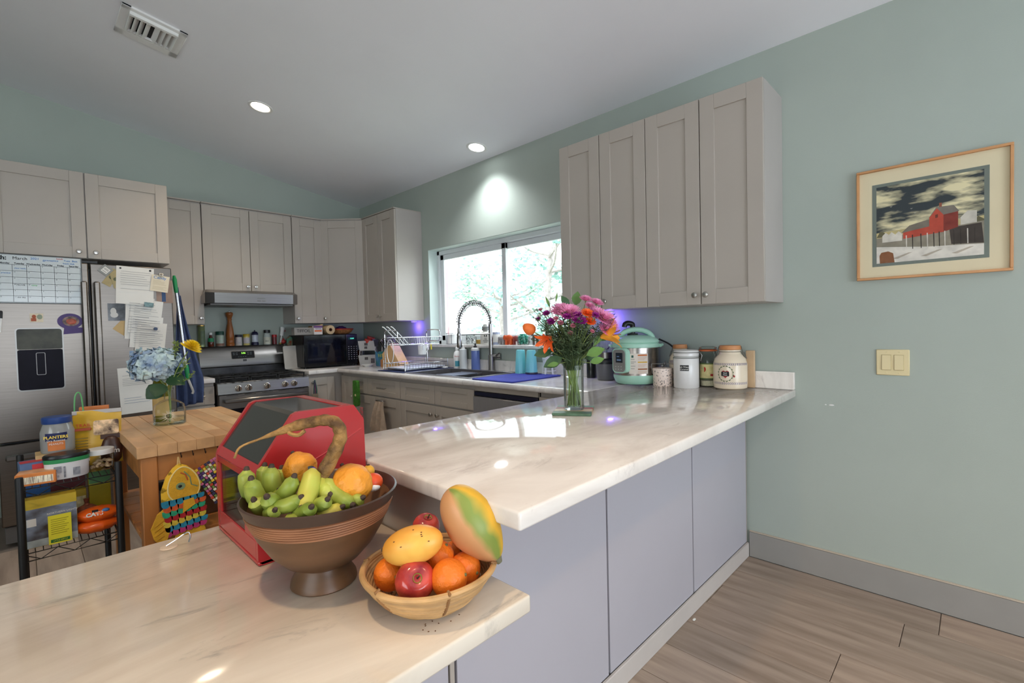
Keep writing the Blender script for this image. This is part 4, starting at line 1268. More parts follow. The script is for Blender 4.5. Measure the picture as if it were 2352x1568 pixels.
# ---- dish rack on a dark mat
def dish_rack():
    mt = MB().box(-.585, -.03, -1.735, -1.315, CT + .0005, CT + .007, .003).build('drying_mat', mat('mat_navy', c(44, 54, 92), .9, var=.1, bump=.5, bscale=300))
    tag(mt, 'dark blue drying mat under the dish rack', 'mat')
    t = T('dish_rack', 'two-tier chrome wire dish rack left of the sink', 'dish rack', (-.54, -1.35, CT + .0075))
    Lx, Ly = .46, -.345
    k = MB()
    r = .0045
    lower = [(0, 0, .012), (Lx, 0, .012), (Lx, Ly, .012), (0, Ly, .012)]
    k.tube(lower, r, 8, closed=True)
    k.tube([(0, 0, .06), (Lx, 0, .06), (Lx, Ly, .06), (0, Ly, .06)], r * .8, 8, closed=True)
    for x, y in ((0, 0), (Lx, 0), (Lx, Ly), (0, Ly)): k.tube([(x, y, .001), (x, y, .09)], r * 1.1, 8)
    k.build('base_frame', CHROME, t)
    k = MB()
    for i in range(15):
        x = .02 + i * (Lx - .04) / 14
        k.tube([(x, 0, .06), (x, 0, .014), (x, Ly, .014), (x, Ly, .06)], .0016, 5)
    k.build('base_wire', CHROME, t)
    for x in (0, Lx):
        MB().tube(spline([(x, -.03, .02), (x, -.03, .25), (x, -.03, .335), (x, -.06, .355), (x, -.2, .355), (x, -.235, .335), (x, -.235, .27), (x, -.20, .25), (x, -.04, .25)], 5), r * 1.1, 8).build('upright', CHROME, t)
    k = MB()
    for z, w_ in ((.29, 0), (.225, .03)):
        k.tube([(-.01 + w_, -.02, z), (Lx + .01 - w_, -.02, z), (Lx + .01 - w_, -.25, z), (-.01 + w_, -.25, z)], .0032, 7, closed=True)
    for i in range(22):
        x = .0 + i * Lx / 21
        k.tube([(x, -.25, .29), (.03 + (x) * (Lx - .06) / Lx, -.25, .225), (.03 + x * (Lx - .06) / Lx, -.02, .225), (x, -.02, .29)], .0014, 5)
    k.build('upper_basket', CHROME, t)
    # slanted plate dividers hooped at the left end and a hanging loop
    k = MB()
    for i in range(3):
        y = -.06 - i * .07
        k.tube(spline([(.14, y, .23), (-.02, y, .38), (-.035, y, .385), (-.035, y - .015, .383), (-.02, y - .016, .375), (.14, y - .016, .222)], 4), .003, 6)
    k.build('plate_divider', WHITE, t)
    MB().tube([(-.012, -.135 + .055 * math.cos(a), .17 + .105 * math.sin(a)) for a in [2 * PI * i / 28 for i in range(28)]], .0038, 7, closed=True).build('side_loop', WHITE, t)
    # drip tray and hanging mug, peg
    tr = MB().box(.02, Lx - .01, Ly + .02, -.02, .016, .026, .004)
    tag(tr.build('drip_tray', mat('tray_pale', c(206, 212, 226), .3), loc=(-.54, -1.35, CT + .0075)), 'pale plastic drip tray inside the dish rack', 'tray')
    t2 = LT_('mug', 'white mug hanging upside down under the rack', 'mug', (-.22, -1.50, CT + .135), [('cup', [(.036, 0), (.040, .085), (.0, .088)], WHITE), ('rim', [(.036, 0), (.033, .0), (.036, .08), (0, .082)], WHITE)])
    MB().tube([(.036 + .022 * math.sin(a), 0, .042 - .026 * math.cos(a)) for a in [PI * i / 10 for i in range(11)]], .005, 7).build('handle', WHITE, t2)
    for i, (x, col, lab) in enumerate(((.26, (220, 220, 226), 'white clip dangling from the dish rack'), (.31, (230, 224, 232), 'second white clip dangling from the dish rack'), (.345, (214, 196, 60), 'yellow clip dangling from the dish rack'))):
        t3 = T('peg', lab, 'clip', (-.54 + x, -1.605, CT + .18))
        MB().box(-.007, .007, -.004, .004, 0, .05, .002).build('jaw', mat('peg_%d' % i, c(*col), .4), t3)
        MB().tube([(0, -.006, .042), (0, .006, .042)], .003, 6).build('spring', CHROME, t3)
dish_rack()

# ---- sink and faucet
def sink():
    X0, X1, Y0, Y1 = SK
    t = T('sink', 'dark grey double-bowl sink set in the worktop', 'sink', (X0, Y0, CT))
    W, D = X1 - X0, Y1 - Y0
    m = mat('sink_granite', c(92, 90, 92), .45, .0, var=.1, scale=40)
    k = MB()
    k.box(-.012, W + .012, -.012, .010, .0005, .006, .002).box(-.012, W + .012, D - .010, D + .012, .0005, .006, .002)
    k.box(-.012, .010, .01, D - .01, .0005, .006, .002).box(W - .010, W + .012, .01, D - .01, .0005, .006, .002)
    k.build('rim', mat('sink_rim', c(140, 140, 150), .3, .6), t)
    mid = D * .46
    k = MB()
    zb = -.20
    k.box(.003, W - .003, .003, D - .003, zb - .006, zb)
    for a in ((.002, .010, .002, D - .002), (W - .010, W - .002, .002, D - .002), (.01, W - .01, .002, .010), (.01, W - .01, D - .010, D - .002)):
        k.box(a[0], a[1], a[2], a[3], zb, .0)
    k.build('bowl', m, t, smooth=False)
    MB().box(.01, W - .01, mid - .012, mid + .012, zb, -.012, .006).build('divider', m, t)
    MB().lathe([(0, .003), (.03, .003), (.042, .001), (.045, 0)], 20, W * .5, D * .72, zb).build('drain', CHROME, t)
    # roll-up rack resting in the sink
    t = T('roll_up_rack', 'steel roll-up drying rack curled over the sink divider', 'rack', (X0 + .10, Y0 + .34, CT - .012))
    k = MB()
    for i in range(12): k.tube([(.0 , -.02 + i * .017, .004), (.26, -.02 + i * .017, .004)], .004, 6)
    k.build('rods', mat('rod_grey', c(120, 124, 140), .45, .5), t)
    MB().tube([(0, -.03, .004), (0, .18, .004)], .006, 6).tube([(.26, -.03, .004), (.26, .18, .004)], .006, 6).build('edge', mat('rubber_grey', c(120, 124, 140), .6), t)
    # faucet
    t = T('faucet', 'tall chrome spring-neck kitchen faucet', 'faucet', (-.052, -2.26, CT))
    ST = mat('faucet_steel', c(150, 148, 146), .25, 1.0)
    MB().lathe([(.030, 0), (.030, .006), (.027, .010), (.027, .13), (.024, .137), (.0185, .14), (.0185, .40), (0, .402)], 24).build('post', ST, t)
    k = MB().lathe([(0, 0), (.020, 0), (.020, .055), (.024, .058), (.024, .085), (0, .086)], 20).xf(Matrix.Rotation(-PI / 2, 4, 'Y')).xf(Matrix.Rotation(PI / 2 + .5, 4, 'Z'))
    k.build('valve', ST, t, loc=(.0, 0, .125))
    MB().tube([(.0, -.055, .13), (.0, -.10, .155)], .006, 8).build('lever', ST, t)
    # hose arc with a spring around it: rises from the post, bows over towards the room
    path = [Vector((-.172 + .172 * math.cos(a), 0, .40 + .175 * math.sin(a))) for a in [PI * i / 40 for i in range(41)]]
    MB().tube(path + [Vector((-.344, 0, .36)), Vector((-.344, 0, .30))], .008, 8).build('hose', mat('hose_grey', c(110, 110, 112), .4), t)
    pts = []
    N, per = 26 * 12, 12
    for i in range(N + 1):
        s = i / N
        a = PI * s
        ctr = Vector((-.172 + .172 * math.cos(a), 0, .40 + .175 * math.sin(a)))
        nrm = Vector((math.cos(a), 0, math.sin(a)))
        ph = 2 * PI * i / per
        pts.append(ctr + nrm * (.020 * math.cos(ph)) + Vector((0, .020 * math.sin(ph), 0)))
    MB().tube(pts, .0036, 5).build('spring', ST, t)
    MB().lathe([(0, .215), (.019, .215), (.021, .225), (.019, .30), (.014, .315), (.013, .37), (0, .372)], 18, -.344, 0, 0).build('spray_head', ST, t)
    MB().tube([(0, 0, .318), (-.344, 0, .318)], .0075, 8).build('support_arm', ST, t)
    MB().lathe([(.014, .308), (.019, .31), (.019, .326), (.014, .328)], 16, -.344, 0, 0).build('holder_ring', ST, t)
sink()

# ---- soaps, sponge, blue mat and cups
def sink_side():
    t = LT_('soap_bottle', 'white dish soap bottle with a pinched waist', 'bottle', (-.052, -1.805, CT), [('bottle', [(0, 0), (.034, 0), (.036, .01), (.037, .12), (.030, .15), (.016, .165), (.016, .178), (0, .178)], WHITE, {'sy': .9}), ('cap', [(.017, .178), (.015, .196), (.008, .2), (0, .2)], WHITE)])
    a = cam_ang(-.05, -1.8)
    band(.0372, .025, .075, a0=a - .6, a1=a + .6).build('label', mat('label_teal', c(70, 150, 170), .5, var=.1), t)
    text_on('Method', .016, INKR, t, .038, .115, a)
    t = LT_('soap_pump', 'frosted pump soap dispenser next to the white bottle', 'dispenser', (-.052, -1.890, CT), [('bottle', [(0, 0), (.036, 0), (.036, .178), (.03, .182), (0, .182)], mat('frosted_white', c(208, 212, 214), .3)), ('collar', [(.018, .182), (.018, .195), (.006, .196), (.006, .222), (0, .222)], WHITE)])
    MB().tube([(0, 0, .22), (-.035, 0, .218), (-.042, 0, .21)], .005, 8).build('spout', WHITE, t)
    t = LT_('soap_bottle', 'blue dish soap bottle with black nozzle beside the faucet', 'bottle', (-.050, -2.055, CT), [('bottle', [(0, 0), (.038, 0), (.039, .006), (.038, .17), (0, .171)], mat('soap_blue', c(104, 124, 190), .2)),
        ('shoulder', [(.0385, .171), (.038, .190), (.024, .196), (0, .196)], WHITE), ('nozzle', [(.017, .197), (.016, .21), (.007, .212), (.007, .228), (.004, .234), (0, .234)], BLACK)])
    t = MB().box(-.14, -.095, -1.725, -1.66, CT + .008, CT + .022, .006).build('sponge', WHITE)
    tag(t, 'small white sponge at the end of the dish rack', 'sponge')
    mt = MB().box(-.608, -.095, -3.045, -2.645, CT + .0005, CT + .010, .004).build('dish_mat', mat('mat_blue', c(66, 74, 168), .9, var=.12, bump=.5, bscale=300))
    tag(mt, 'bright blue dish mat right of the sink', 'mat')
    cupm = mat('tumbler_aqua', c(126, 208, 214), .3, var=.04)
    for i, (x, y, lab) in enumerate(((-.145, -2.690, 'aqua tumbler standing upside down, nearer the window'), (-.150, -2.805, 'aqua tumbler upside down with a steel ring'))):
        t = T('tumbler', lab, 'tumbler', (x, y, CT + .0105))
        z0 = 0 if i == 0 else .014
        MB().lathe([(.046, z0), (.044, z0 + .03), (.034, .172), (.030, .18), (.028, .178), (0, .178)], 28).build('body', cupm, t)
        if i: MB().lathe([(.046, 0), (.047, .003), (.047, .013), (.044, .014)], 28).build('ring', mat('ring_steel', c(120, 110, 112), .3, .9), t)
        MB().lathe([(.043, .001), (.041, z0 + .03), (.031, .17)], 28).build('inside', cupm, t)
    # lattice utensil basket
    t = T('utensil_basket', 'small white plastic lattice basket behind the tumblers', 'basket', (-.062, -2.905, CT + .0005))
    def rad(z): return .046 + .012 * abs(z / .085 - 1) ** 1.4
    k = MB()
    n = 24
    zs = [0, .008, .03, .036, .058, .085, .112, .118, .14, .162, .17]
    solid = {0, 2, 4, 5, 7, 9}
    for j in range(len(zs) - 1):
        for i in range(n):
            if j in (1, 3, 6, 8) and i % 4 != 0 and i % 2 == 1: continue
            if j in (1, 3, 6, 8) and i % 4 == 2: continue
            a0, a1 = 2 * PI * i / n, 2 * PI * (i + 1) / n
            r0, r1 = rad(zs[j]), rad(zs[j + 1])
            vs = []
            for rr, z in ((r0, zs[j]), (r1, zs[j + 1])):
                for a in (a0, a1):
                    for d in (0, -.003): vs.append(((rr + d) * math.cos(a), (rr + d) * math.sin(a), z))
            k.add(vs, [(0, 2, 6, 4), (1, 5, 7, 3), (0, 4, 5, 1), (2, 3, 7, 6), (0, 1, 3, 2), (4, 6, 7, 5)])
    k.build('lattice', WHITE, t, smooth=False)
    MB().lathe([(0, 0), (.05, 0), (.05, .003), (0, .003)], 24).build('base', WHITE, t)
    t2 = T('sink_strainer', 'chrome sink strainer sitting in the lattice basket', 'strainer', (-.062, -2.905, CT + .165))
    MB().lathe([(0, 0), (.025, 0), (.03, .01), (.012, .014), (.012, .02), (0, .021)], 18).build('strainer', CHROME, t2)
    MB().lathe([(.004, .021), (.005, .028), (0, .03)], 10).build('knob', CHROME, t2)
sink_side()

def sill_things():
    z = 1.1925
    x = .03
    t = T('lantern', 'little white metal lantern with a hoop on the sill', 'lantern', (x, -1.635, z))
    k = MB().lathe([(.056, 0), (.056, .006), (.0, .006)], 20).lathe([(.056, .1), (.058, .1), (.058, .106), (.05, .106)], 20)
    for i in range(4):
        a = PI / 4 + i * PI / 2
        k.tube([(.052 * math.cos(a), .052 * math.sin(a), 0), (.052 * math.cos(a), .052 * math.sin(a), .1)], .003, 6)
    k.build('cage', mat('lantern_grey', c(140, 142, 146), .4), t)
    MB().lathe([(.046, .006), (.046, .092), (0, .093)], 20).build('candle', WHITE, t)
    MB().tube([(0, .055 * math.cos(a), .106 + .085 * math.sin(a)) for a in [PI * i / 16 for i in range(17)]], .002, 6).build('hoop', mat('lantern_grey', None), t)
    t = T('crystal_glass', 'cut-crystal tumbler on the window sill', 'glass', (x, -1.90, z))
    k = MB()
    for i in range(16):
        a = 2 * PI * i / 16
        k.box(.036 * math.cos(a) - .004, .036 * math.cos(a) + .004, .036 * math.sin(a) - .004, .036 * math.sin(a) + .004, .012, .07)
    k.build('facets', mat('crystal_facet', c(60, 66, 76), .15, var=.5, scale=60, col2=c(210, 216, 222)), t, smooth=False)
    MB().lathe([(0, 0), (.036, 0), (.042, .088), (.038, .088), (.03, .01), (0, .01)], 20).build('glass', GLASS, t)
    t = LT_('candle_jar', 'amber votive candle in a glass on the sill', 'candle', (x, -2.015, z), [('glass', [(0, 0), (.03, 0), (.031, .07), (.029, .07), (.028, .004), (0, .004)], GLASS), ('wax', [(0, .005), (.0275, .005), (.0275, .042), (0, .043)], mat('wax_amber', c(206, 160, 70), .4, sss=.2))])
    t = LT_('ceramic_bottle', 'stout white lettered bottle with a big stopper', 'bottle', (x - .01, -2.115, z), [('bottle', [(0, 0), (.044, 0), (.046, .006), (.046, .09), (.036, .108), (.022, .115), (.022, .122), (0, .122)], mat('bottle_white', c(216, 214, 206), .35)),
        ('stopper', [(.028, .122), (.03, .13), (.03, .14), (.026, .142), (.03, .146), (.03, .158), (.02, .165), (.015, .178), (0, .18)], mat('stopper_grey', c(150, 150, 146), .4))])
    a = cam_ang(0, -2.1)
    for s, zz in (('my', .05), ('drinking', .036), ('bottle', .022)): text_on(s, .014, INK, t, .046, zz, a)
    MB().ball((.047 * math.cos(a - .18), .047 * math.sin(a - .18), .078), (.006, .006, .007), 8, 6).ball((.047 * math.cos(a + .18), .047 * math.sin(a + .18), .078), (.006, .006, .007), 8, 6).build('emblem', INK, t)
    t = LT_('candle_tin', 'grey and white labelled candle jar by the mullion', 'candle', (x + .01, -2.222, z), [('jar', [(0, 0), (.040, 0), (.040, .105), (.038, .108), (0, .108)], mat('jar_bluegrey', c(150, 158, 180), .3)), ('label_band', [(.0404, .02), (.0404, .088)], PAPER)])
    # elephants
    for i, (yy, col, sc, lab) in enumerate(((-2.330, (150, 146, 146), .85, 'grey carved elephant figurine on the sill'), (-2.405, (216, 92, 44), 1.0, 'orange carved elephant figurine on the sill'), (-2.462, (150, 66, 60), .9, 'dark red carved elephant behind the orange one'))):
        t = T('elephant_figurine', lab, 'figurine', (x - .01 + (.03 if i == 2 else (.0 if i else -.005)), yy, z), rz=R(-90 - 10 + 15 * i))
        m = mat('eleph_%d' % i, c(*col), .45, var=.08)
        s = sc
        k = MB().ball((0, 0, .056 * s), (.040 * s, .020 * s, .027 * s), 16, 10)
        k.ball((-.040 * s, 0, .060 * s), (.019 * s, .016 * s, .021 * s), 12, 8)
        for lx in (-.022, .026):
            for ly in (-.011, .011): k.tube([(lx * s, ly * s, .05 * s), (lx * s, ly * s, .0)], [.011 * s, .010 * s], 8)
        k.build('body', m, t)
        MB().tube(spline([(-.054 * s, 0, .062 * s), (-.066 * s, 0, .042 * s), (-.068 * s, 0, .018 * s), (-.076 * s, 0, .010 * s)], 4), [.009 * s] * 4 + [.007 * s] * 5 + [.005 * s] * 4, 8).build('trunk', m, t)
        for ly in (-1, 1):
            MB().ball((-.034 * s, ly * .019 * s, .060 * s), (.015 * s, .003 * s, .019 * s), 10, 6).build('ear', m, t)
            MB().tube([(-.052 * s, ly * .009 * s, .050 * s), (-.066 * s, ly * .012 * s, .052 * s)], [.0025, .001], 6).build('tusk', WHITE, t)
        MB().tube([(.038 * s, 0, .066 * s), (.048 * s, 0, .04 * s)], .002, 5).build('tail', m, t)
    t = T('marble_bowl', 'round glass bowl heaped with green marbles', 'bowl', (x, -2.560, z))
    MB().lathe([(0, 0), (.046, 0), (.054, .02), (.054, .062), (.051, .062), (.05, .022), (.044, .004), (0, .004)], 24).build('bowl', GLASS, t)
    r = random.Random(2)
    gm = [MB().ball((0, 0, 0), .0098, 8, 6).mesh('marble') for _ in range(2)]
    gm[0].materials.append(mat('marble_green', c(40, 130, 104), .08, var=.2))
    gm[1].materials.append(mat('marble_aqua', c(96, 176, 156), .08, var=.2))
    for lay, (zz, nn, rr) in enumerate(((.013, 9, .034), (.031, 10, .037), (.049, 10, .037), (.066, 9, .035), (.080, 6, .02), (.022, 4, .014), (.055, 4, .014))):
        for i in range(nn):
            a = 2 * PI * i / nn + lay * .37
            o = bpy.data.objects.new('glass_marble', gm[(i + lay) % 2])
            C.objects.link(o)
            o.location = (x + rr * math.cos(a), -2.560 + rr * math.sin(a), z + zz + r.uniform(-.001, .002))
            tag(o, 'green glass marble in the bowl on the window sill', 'marble', 'green marbles in the sill bowl')
    t = T('stone_figurine', 'small dark carved animal figurine at the sill end', 'figurine', (x, -2.690, z), rz=R(-90))
    m = mat('stone_dark', c(96, 84, 78), .5, var=.2)
    k = MB().ball((0, 0, .065), (.03, .012, .016), 14, 8).ball((-.034, 0, .085), (.012, .009, .014), 10, 8)
    k.build('body', m, t)
    for lx in (-.018, .02):
        for ly in (-.007, .007): MB().tube([(lx, ly, .06), (lx, ly, 0)], [.006, .0045], 7).build('leg', m, t)
    t = LT_('pink_dish', 'little pink shell dish at the right end of the sill', 'dish', (x - .01, -2.805, z), [('dish', [(0, 0), (.025, 0), (.042, .024), (.039, .025), (.022, .004), (0, .004)], mat('pink_glaze', c(222, 130, 130), .3))])
MATS['lantern_grey'] = None
del MATS['lantern_grey']
mat('lantern_grey', c(140, 142, 146), .4)
sill_things()

# ---- appliances and canisters on the peninsula end
def bar_end():
    # multi-cooker
    cx, cy = -.176, -3.700
    a = cam_ang(cx, cy)
    mint = mat('mint_plastic', c(172, 216, 196), .35, var=.03)
    t = T('multi_cooker', 'mint green and steel electric pressure cooker', 'cooker', (cx, cy, CT))
    MB().lathe([(0, .004), (.115, .004), (.125, .012), (.138, .045), (.137, .058), (0, .058)], 40).build('base', mint, t)
    MB().lathe([(.1355, .058), (.1355, .222), (0, .222)], 40).build('body', mat('cooker_steel', c(168, 160, 154), .25, .95, var=.05, stretch=(1, 1, 30)), t)
    MB().lathe([(.1365, .222), (.141, .226), (.141, .245), (.134, .250), (.140, .256), (.139, .262), (.125, .278), (.085, .292), (.04, .298), (0, .299)], 40).build('lid', mint, t)
    # arched lid handle
    d = Vector((math.cos(a + PI / 2), math.sin(a + PI / 2), 0))
    pts = [d * (.102 * math.cos(q)) + Vector((0, 0, .270 + .062 * math.sin(q))) for q in [PI * i / 14 for i in range(15)]]
    MB().tube(pts, [.017] * 15, 10).build('lid_handle', mint, t)
    sd = Vector((math.cos(a), math.sin(a), 0))
    for s in (-1, 1):
        p = d * (s * .142)
        MB().tube([p - sd * .03 + Vector((0, 0, .232)), p + d * (s * .014) + Vector((0, 0, .236)), p + sd * .03 + Vector((0, 0, .232))], .010, 8).build('side_grip', mint, t)
    # black steam diverter
    MB().tube(spline([(.0, .02, .298), (.0, .02, .345), (-.004, .02, .365), (-.025, .035, .372), (-.042, .047, .365), (-.046, .05, .348)], 5), .016, 10).build('steam_diverter', BLACK, t)
    MB().lathe([(.035, .294), (.032, .308), (0, .310)], 20, .0, .02).build('valve_base', BLACK, t)
    # control pod
    pa = a - .62
    pod = MB().prism(rrect(-.050, .050, .075, .222, .028, 5), -.030, .01, 'y')
    po = pod.build('control_pod', mint, t, loc=(.137 * math.cos(pa), .137 * math.sin(pa), .0), rot=(0, 0, pa + PI / 2), smooth=False)
    MB().prism(rrect(-.044, .044, .082, .215, .024, 5), -.0325, -.0295, 'y').build('fascia', mat('fascia_grey', c(150, 150, 148), .3, .4), po, smooth=False)
    MB().box(-.022, .026, -.0338, -.0322, .138, .196).build('screen', mat('screen_dark', c(34, 40, 52), .1), po, smooth=False)
    lines('screen_mark', mat('screen_blue', c(130, 160, 200), .5), po, [(-.014, .004, .172, .176), (-.014, .016, .150, .157)], -.0344)
    lines('buttons', mat('button_white', c(196, 196, 194), .5), po, [(-.028 + i * .02, -.02 + i * .02, .096 + j * .016, .100 + j * .016) for i in range(3) for j in range(2)], -.0332)
    # recipe sticker
    st = MB()
    b0 = band(.1358, .07, .19, a0=a - .30, a1=a + .52, n=12)
    so = b0.build('sticker', mat('sticker_cream', c(224, 212, 200), .6), t)
    for z0, col in ((.176, (206, 110, 50)), (.135, (214, 170, 70)), (.094, (160, 100, 60))):
        band(.1364, z0, z0 + .008, a0=a + .08, a1=a + .49, n=8).build('print_bar', mat('stk_%d' % col[0], c(*col), .6), so)
        for q in range(3):
            band(.1364, z0 - .011 - q * .007, z0 - .0085 - q * .007, a0=a + .08, a1=a + .46 - .05 * q, n=8).build('print_line', mat('stk_line', c(214, 176, 150), .6), so)
    for z0, w_ in ((.155, .1), (.14, .14), (.132, .08), (.115, .12), (.1, .1)):
        band(.1364, z0, z0 + .0025, a0=a - .22, a1=a - .22 + w_ * 1.6, n=6).build('print_line', mat('stk_ink', c(120, 120, 116), .6), so)
    band(.1364, .166, .18, a0=a - .19, a1=a - .10, n=4).build('print_logo', mat('stk_logo', c(50, 90, 80), .6), so)
    # power cord rising behind the jars
    tag(MB().tube(spline([(-.07, -3.80, CT + .27), (-.045, -3.86, CT + .235), (-.035, -3.91, CT + .18), (-.035, -3.945, CT + .15)], 6), .005, 8).build('power_cord', BLACK), 'black power cord running behind the cooker to the jars', 'cord')
    # blender
    t = LT_('blender', 'grey personal blender base with upturned clear cup', 'blender', (-.112, -3.440, CT), [
        ('base', [(0, .003), (.058, .003), (.060, .02), (.062, .024), (.066, .105), (.066, .125), (0, .126)], mat('blender_grey', c(112, 112, 114), .35, .2)),
        ('foot', [(.056, 0), (.057, .004), (0, .004)], BLACK),
        ('band', [(.0668, .108), (.0672, .122), (.058, .138), (0, .139)], mat('blender_dark', c(40, 44, 46), .3)),
        ('collar', [(.044, .139), (.048, .144), (.048, .185), (0, .186)], STEELH),
        ('cup', [(.042, .186), (.046, .20), (.050, .285), (.046, .298), (.02, .303), (0, .303)], GLASS)], n=32)
    k = MB()
    for i in range(4):
        a2 = i * PI / 2 + .4
        k.add([(0, 0, .20), (.03 * math.cos(a2), .03 * math.sin(a2), .215 + .012 * (i % 2)), (.02 * math.cos(a2 + .5), .02 * math.sin(a2 + .5), .203)], [(0, 1, 2)])
    k.lathe([(.012, .186), (.008, .206), (0, .208)], 12)
    k.build('blade', CHROME, t, smooth=False)
    LT_('dark_bottle', 'slim dark green bottle standing beside the blender', 'bottle', (-.060, -3.285, CT), [('bottle', [(0, 0), (.032, 0), (.033, .006), (.033, .17), (.018, .205), (.014, .22), (0, .22)], mat('bottle_dark', c(34, 38, 30), .15)), ('cap', [(.015, .22), (.015, .26), (0, .261)], BLACK)])
    # speckled lidded jar
    sp = mat('speckle', c(196, 178, 168), .35, var=.5, scale=105, col2=c(206, 190, 180), contrast=(.38, .44))
    t = LT_('speckled_jar', 'small speckled stoneware jar with a wire bail', 'jar', (-.210, -3.893, CT), [('pot', [(0, 0), (.052, 0), (.055, .004), (.055, .092), (0, .092)], sp), ('lid', [(.0565, .092), (.0575, .096), (.0565, .104), (.02, .108), (0, .109)], sp)], n=32)
    a = cam_ang(-.21, -3.893)
    wire = mat('bail_wire', c(130, 126, 122), .3, 1.0)
    d = Vector((math.cos(a + PI / 2), math.sin(a + PI / 2), 0))
    MB().tube(spline([d * .058 + Vector((0, 0, .07)), d * .062 + Vector((0, 0, .12)), d * .05 + Vector((0, 0, .128)), d * -.05 + Vector((0, 0, .128)), d * -.062 + Vector((0, 0, .12)), d * -.058 + Vector((0, 0, .07))], 4), .0022, 6).build('wire_bail', wire, t)
    k = MB().ball((0, 0, .118), (.016, .012, .010), 12, 8).ball((.012 * d.x, .012 * d.y, .13), (.009, .008, .010), 10, 7)
    k.tube([(.012 * d.x, .012 * d.y, .136), (.016 * d.x, .016 * d.y, .148)], [.004, .001], 6)
    k.build('finial', mat('pewter', c(120, 120, 122), .4, .8), t)
    # white clamp canister
    t = LT_('canister', 'plain white clamp-lid canister with a black tag', 'canister', (-.198, -4.030, CT), [('pot', [(0, 0), (.066, 0), (.069, .004), (.069, .165), (.066, .17), (0, .17)], mat('china_white', c(224, 222, 220), .15)),
        ('gasket', [(.067, .17), (.0675, .173), (.067, .177)], mat('gasket', c(180, 180, 176), .5)), ('lid', [(.066, .177), (.069, .18), (.069, .194), (.066, .197), (.068, .2), (.068, .208), (.06, .213), (0, .215)], MATS['china_white'])], n=36)
    a = cam_ang(-.198, -4.03)
    MB().tube([(.0705 * math.cos(q), .0705 * math.sin(q), .199) for q in [2 * PI * i / 32 for i in range(32)]], .0014, 6, closed=True).tube([(.0705 * math.cos(q), .0705 * math.sin(q), .168) for q in [2 * PI * i / 32 for i in range(32)]], .0014, 6, closed=True).build('wire_band', wire, t)
    q = a + 1.5
    MB().tube([(.072 * math.cos(q), .072 * math.sin(q), .2), (.084 * math.cos(q), .084 * math.sin(q), .18), (.076 * math.cos(q), .076 * math.sin(q), .15), (.078 * math.cos(q + .1), .078 * math.sin(q + .1), .135), (.084 * math.cos(q + .1), .084 * math.sin(q + .1), .165)], .002, 6).build('clasp', wire, t)
    tagm = mat('chalk_label', c(30, 30, 32), .7)
    lb = band(.0692, .098, .130, a0=a - .48, a1=a + .20, n=10).build('tag_label', tagm, t)
    for s, zz in (('Salt Water', .1195), ('Caramel', .107)):
        text_on(s, .0125, PAPER, t, .0698, zz, a - .14)
    # cream jars with wooden lids and wire clamps
    cream = mat('cream_glaze', c(228, 212, 188), .15, var=.02)
    lidw = mat('lid_wood', c(196, 134, 86), .5, var=.1, scale=10)
    def cream_jar(lab, loc, s, main):
        t = LT_('cream_jar', lab, 'jar', loc, [('pot', [(0, 0), (.070 * s, 0), (.084 * s, .008 * s), (.086 * s, .03 * s), (.086 * s, .135 * s), (.078 * s, .165 * s), (.058 * s, .188 * s), (.054 * s, .195 * s), (.054 * s, .212 * s), (0, .213 * s)], cream),
            ('lid', [(.055 * s, .2135 * s), (.057 * s, .22 * s), (.053 * s, .236 * s), (0, .238 * s)], lidw)], n=36)
        a = cam_ang(loc[0], loc[1])
        MB().tube([(.0555 * s * math.cos(q), .0555 * s * math.sin(q), .203 * s) for q in [2 * PI * i / 32 for i in range(32)]], .0016, 6, closed=True).build('wire_band', wire, t)
        for sg in (-1, 1):
            q = a + sg * 1.35
            e = Vector((math.cos(q), math.sin(q), 0))
            MB().tube([e * .056 * s + Vector((0, 0, .232 * s)), e * .062 * s + Vector((0, 0, .205 * s)), e * .068 * s + Vector((0, 0, .18 * s)), e * .084 * s + Vector((0, 0, .165 * s)), e * .07 * s + Vector((0, 0, .2 * s))], .0018, 6).build('clasp', wire, t)
        blue = mat('vine_blue', c(60, 64, 130), .5)
        def vine(z0):
            k = MB()
            for i in range(22):
                q = a - 1.15 + 2.3 * i / 21
                e = Vector((math.cos(q), math.sin(q), 0)) * (.0865 * s)
                tg = Vector((-math.sin(q), math.cos(q), 0))
                for up in (-1, 1):
                    p = e + Vector((0, 0, z0))
                    k.add([p, p + tg * .005 + Vector((0, 0, up * .002)), p + tg * .007 + Vector((0, 0, up * .0065)), p + tg * .002 + Vector((0, 0, up * .004))], [(0, 1, 2, 3)])
            return k.build('vine_print', blue, t, smooth=False)
        vine(.138 * s)
        vine(.036 * s)
        if main:
            gr = mat('leaf_print', c(90, 104, 70), .6)
            k = MB()
            for i in range(16):
                q2 = 2 * PI * i / 16
                uu, zz = .036 * math.cos(q2), .088 + .038 * math.sin(q2)
                q = a - .28 + uu / (.086 * s)
                e = Vector((math.cos(q), math.sin(q), 0))
                tg = Vector((-math.sin(q), math.cos(q), 0))
                p = e * (.0866 * s) + Vector((0, 0, zz))
                for sg in (-1, 1):
                    dr = tg * math.cos(q2 + 1.2 * sg) + Vector((0, 0, math.sin(q2 + 1.2 * sg)))
                    nr = tg * -math.sin(q2 + 1.2 * sg) + Vector((0, 0, math.cos(q2 + 1.2 * sg)))
                    k.add([p, p + dr * .006 + nr * .0025, p + dr * .012, p + dr * .006 - nr * .0025], [(0, 1, 2, 3)])
            k.build('wreath_print', gr, t, smooth=False)
            qa = a - .28
            e = Vector((math.cos(qa), math.sin(qa), 0))
            o = MB().prism([(0, -.024), (.012, -.012), (.019, .002), (.017, .013), (.009, .017), (0, .011), (-.009, .017), (-.017, .013), (-.019, .002), (-.012, -.012)], -.0015, .003, 'y')
